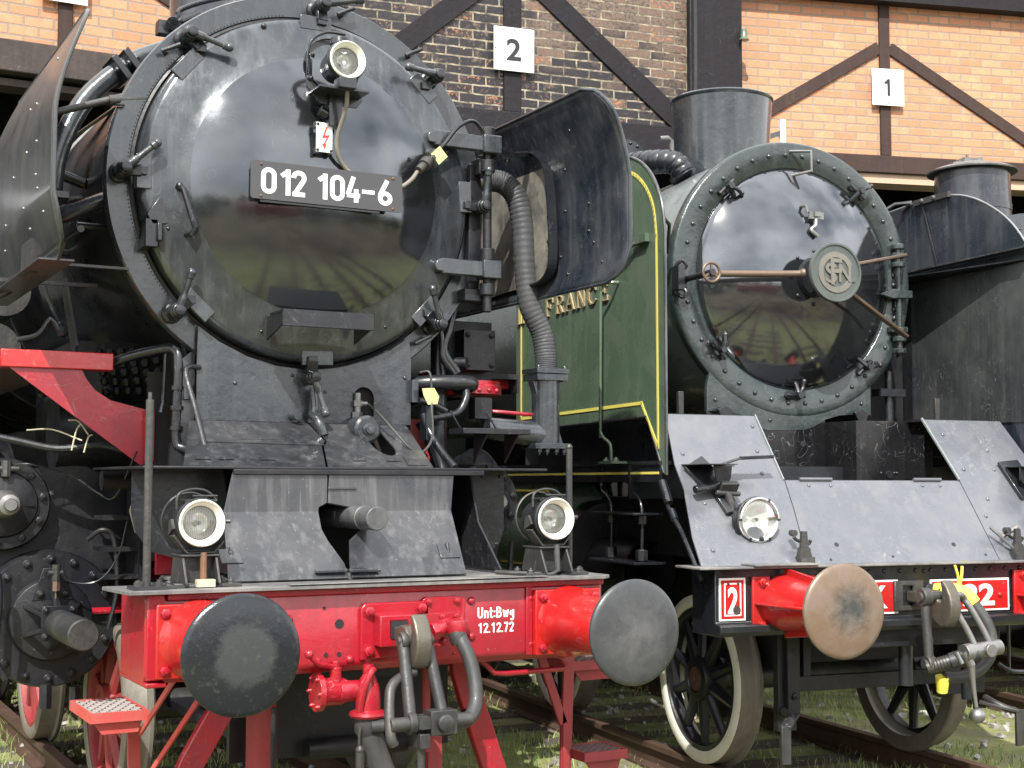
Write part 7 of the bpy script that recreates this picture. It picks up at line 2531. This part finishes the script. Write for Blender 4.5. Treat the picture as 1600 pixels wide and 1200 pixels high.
# ================================================================== ground, tracks, stones, grass
GZ = -0.165
def hgt(x, y):
    d = math.hypot(x, y)
    return GZ + 0.03*noise.noise(Vector((x*0.7, y*0.7, 0)))*min(1, 4/(1+0.02*d))
b = MB()
xs_ = [-900, -400, -200, -100, -60, -40, -25, -18] + [-14 + i*0.5 for i in range(65)] + [20, 25, 40, 60, 100, 200, 400, 900]
ys_ = [-900, -400, -200, -120, -80, -60, -45, -35, -28, -22] + [-18 + i*0.5 for i in range(100)] + [34, 40, 60, 100, 200, 400, 900]
vs = [(x, y, hgt(x, y)) for y in ys_ for x in xs_]
n = len(xs_)
fs = [(j*n+i, j*n+i+1, (j+1)*n+i+1, (j+1)*n+i) for j in range(len(ys_)-1) for i in range(n-1)]
b.add(vs, fs)
struct(b.build('ground', 'ground'), label='grass and ballast ground around the tracks')
# hillside behind the camera, seen only in the polished doors
b = MB()
hv_, hf = [], []
for j in range(14):
    for i in range(61):
        a = PI*(0.62 + 1.15*i/60) + PI/2*0
        rad = 70 + j*14
        x = rad*math.sin(a); y = rad*math.cos(a) - 5
        z = -0.3 + 17*(1 - math.cos(PI*j/13))/2*(0.7 + 0.5*noise.noise(Vector((x*0.012, y*0.012, 3)))) 
        hv_.append((x, y, z))
for j in range(13):
    for i in range(60):
        hf.append((j*61+i, j*61+i+1, (j+1)*61+i+1, (j+1)*61+i))
b.add(hv_, hf)
struct(b.build('hill', 'hill'), label='low grassy hill across the yard')
# far-off wood along the hill
rnd = random.Random(11)
b = MB()
for k in range(150):
    a = PI*(0.64 + 1.1*rnd.random())
    rad = rnd.uniform(58, 95)
    x0, y0 = rad*math.sin(a), rad*math.cos(a) - 5
    H = rnd.uniform(4, 9)
    b.cyl((x0, y0, -0.3), (x0, y0, H*0.5), 0.25, 0.12, n=5)
    for q in range(60):
        v = V(rnd.gauss(0, 1), rnd.gauss(0, 1), rnd.gauss(0, 1)).normalized()*rnd.uniform(0.5, 1)
        c = V(x0, y0, H*0.6) + V(v.x*H*0.36, v.y*H*0.36, v.z*H*0.42)
        u_, w_, a_ = basis((rnd.gauss(0, 1), rnd.gauss(0, 1), rnd.gauss(0, 1)))
        s_ = rnd.uniform(0.5, 1.1)
        b.add([c - u_*s_, c + w_*s_*0.7, c + u_*s_, c - w_*s_*0.7], [(0, 1, 2, 3)])
wd = b.build('distant_wood', 'foliage')
struct(wd, 'stuff', 'dark belt of trees along the far side of the yard')

def coach(x, y, rz, body, label, nwin=9):
    t = thing('railway_coach', label, 'railway coach', (x, y, GZ), rz, group='railway coaches standing across the yard')
    b = MB()
    b.prism([(-1.4, 1.1), (1.4, 1.1), (1.4, 3.2), (1.25, 3.55), (0.8, 3.8), (0, 3.9), (-0.8, 3.8), (-1.25, 3.55), (-1.4, 3.2)], lambda a, c: (-9, a, c), (18, 0, 0))
    bo_ = b.build('body', body, t)
    for i in range(nwin):
        for sy in (-1, 1):
            b = MB()
            b.box(-8 + i*1.9, -6.9 + i*1.9, sy*1.41 - 0.01, sy*1.41 + 0.01, 2.0, 2.9)
            b.build('window', 'ink', bo_)
    for xx in (-7.2, -4.8, 4.8, 7.2):
        b = MB()
        for sy in (-0.75, 0.75):
            b.cyl((xx, sy - 0.06, 0.55), (xx, sy + 0.06, 0.55), 0.46, n=24)
        b.cyl((xx, -0.7, 0.55), (xx, 0.7, 0.55), 0.08, n=10)
        b.build('wheelset', 'black_dirty', t)
    b = MB()
    b.box(-8.8, 8.8, -1.1, 1.1, 0.85, 1.1)
    b.build('underframe', 'black_dirty', t)
coach(-4, -36, 0.15, 'red_dull', 'dark red railway coach standing across the yard')
coach(-25, -31, 0.32, 'green', 'green railway coach standing across the yard')
coach(16, -37, -0.08, 'grimy_sheet', 'grey railway coach standing across the yard')

def rail_track(label, o, hd, y0, y1):
    t = thing('rail_track', label, 'rail track', (o[0], o[1], 0), -hd, group='railway tracks radiating to the shed')
    for s in (-1, 1):
        b = MB()
        pr = [(-0.036, 0), (0.036, 0), (0.036, -0.035), (0.010, -0.05), (0.010, -0.13), (0.07, -0.145), (0.07, -0.16), (-0.07, -0.16), (-0.07, -0.145), (-0.010, -0.13), (-0.010, -0.05), (-0.036, -0.035)]
        b.prism(pr, lambda a, z, s=s: (s*0.7535 + a, y0, z - 0.001), (0, y1 - y0, 0))
        b.build('rail', 'rail', t)
    return t
T1 = rail_track('track under the locomotive numbered 012 104-6', (0, 0), 0.0, -22, 22)
T2 = rail_track('track under the locomotive with the round crest', (3.233, 0.247), BH, -22, 20)
T3 = rail_track('track under the locomotive at the right edge', (Cx, Cy), CH, -22, 20)
for t, y0 in ((T1, -4), (T2, -4), (T3, -4)):
    for i in range(30):
        b = MB()
        w = random.Random(i)
        b.box(-1.25, 1.25, y0 + i*0.62 - 0.13, y0 + i*0.62 + 0.13, -0.30, -0.158 + w.uniform(-0.006, 0.004)*0)
        b.build('sleeper', 'sleeper', t)

# ballast stones and grass where the camera can see the ground
def visible_xy(rnd):
    a = HEAD + rnd.uniform(-0.40, 0.42)
    d = rnd.uniform(3.2, 15)
    return -2.52 + d*math.sin(a), -5.12 + d*math.cos(a)
rnd = random.Random(21)
b = MB()
for k in range(4200):
    x, y = visible_xy(rnd)
    m_ = noise.noise(Vector((x*0.9, y*0.9, 7)))
    if rnd.random() > 0.40 + m_:
        continue
    r = rnd.uniform(0.010, 0.034)*(1.3 if rnd.random() < 0.06 else 1)
    c = V(x, y, hgt(x, y) + r*0.3)
    u_, w_, a_ = basis((rnd.gauss(0, 1), rnd.gauss(0, 1), rnd.gauss(0, 1)))
    s1, s2, s3 = r*rnd.uniform(.7, 1.2), r*rnd.uniform(.6, 1.1), r*rnd.uniform(.5, 0.9)
    vv = []
    for sx in (-1, 1):
        for sy in (-1, 1):
            for sz in (-1, 1):
                f = rnd.uniform(0.55, 1.0)
                vv.append(c + u_*s1*sx*f + w_*s2*sy*f + a_*s3*sz*f)
    b.add(vv, [(0, 1, 3, 2), (4, 6, 7, 5), (0, 4, 5, 1), (2, 3, 7, 6), (0, 2, 6, 4), (1, 5, 7, 3)])
st = b.build('ballast_stones', 'stone', angle=20)
struct(st, 'stuff', 'scattered pale ballast stones between the rails')
b = MB()
vs, fs = [], []
for k in range(52000):
    x, y = visible_xy(rnd)
    m_ = noise.noise(Vector((x*0.6, y*0.6, 2)))
    # distance from the nearest rail decides how much grass has taken hold
    dr_ = min(abs(abs(x - ox - math.sin(hh)*(y - oy)) - 0.75) for ox, oy, hh in ((0, 0, 0), (3.233, 0.247, BH), (Cx, Cy, CH)))
    if rnd.random() > 0.25 + 1.5*m_ + min(0.6, dr_*1.3):
        continue
    h = rnd.uniform(0.02, 0.085)*(1 + m_)*(1.8 if rnd.random() < 0.04 else 1)
    a = rnd.uniform(0, 2*PI)
    w_ = rnd.uniform(0.002, 0.0045)
    lx, ly = rnd.gauss(0, 0.35)*h, rnd.gauss(0, 0.35)*h
    z = hgt(x, y) - 0.004
    o = len(vs)
    dx, dy = math.cos(a)*w_, math.sin(a)*w_
    vs += [(x-dx, y-dy, z), (x+dx, y+dy, z), (x+dx*0.7+lx*.4, y+dy*0.7+ly*.4, z+h*.6), (x-dx*0.7+lx*.4, y-dy*0.7+ly*.4, z+h*.6), (x+lx, y+ly, z+h)]
    fs += [(o, o+1, o+2, o+3), (o+3, o+2, o+4)]
b.add(vs, fs)
gr_ = b.build('grass', 'grass')
struct(gr_, 'stuff', 'short green grass growing between the tracks')
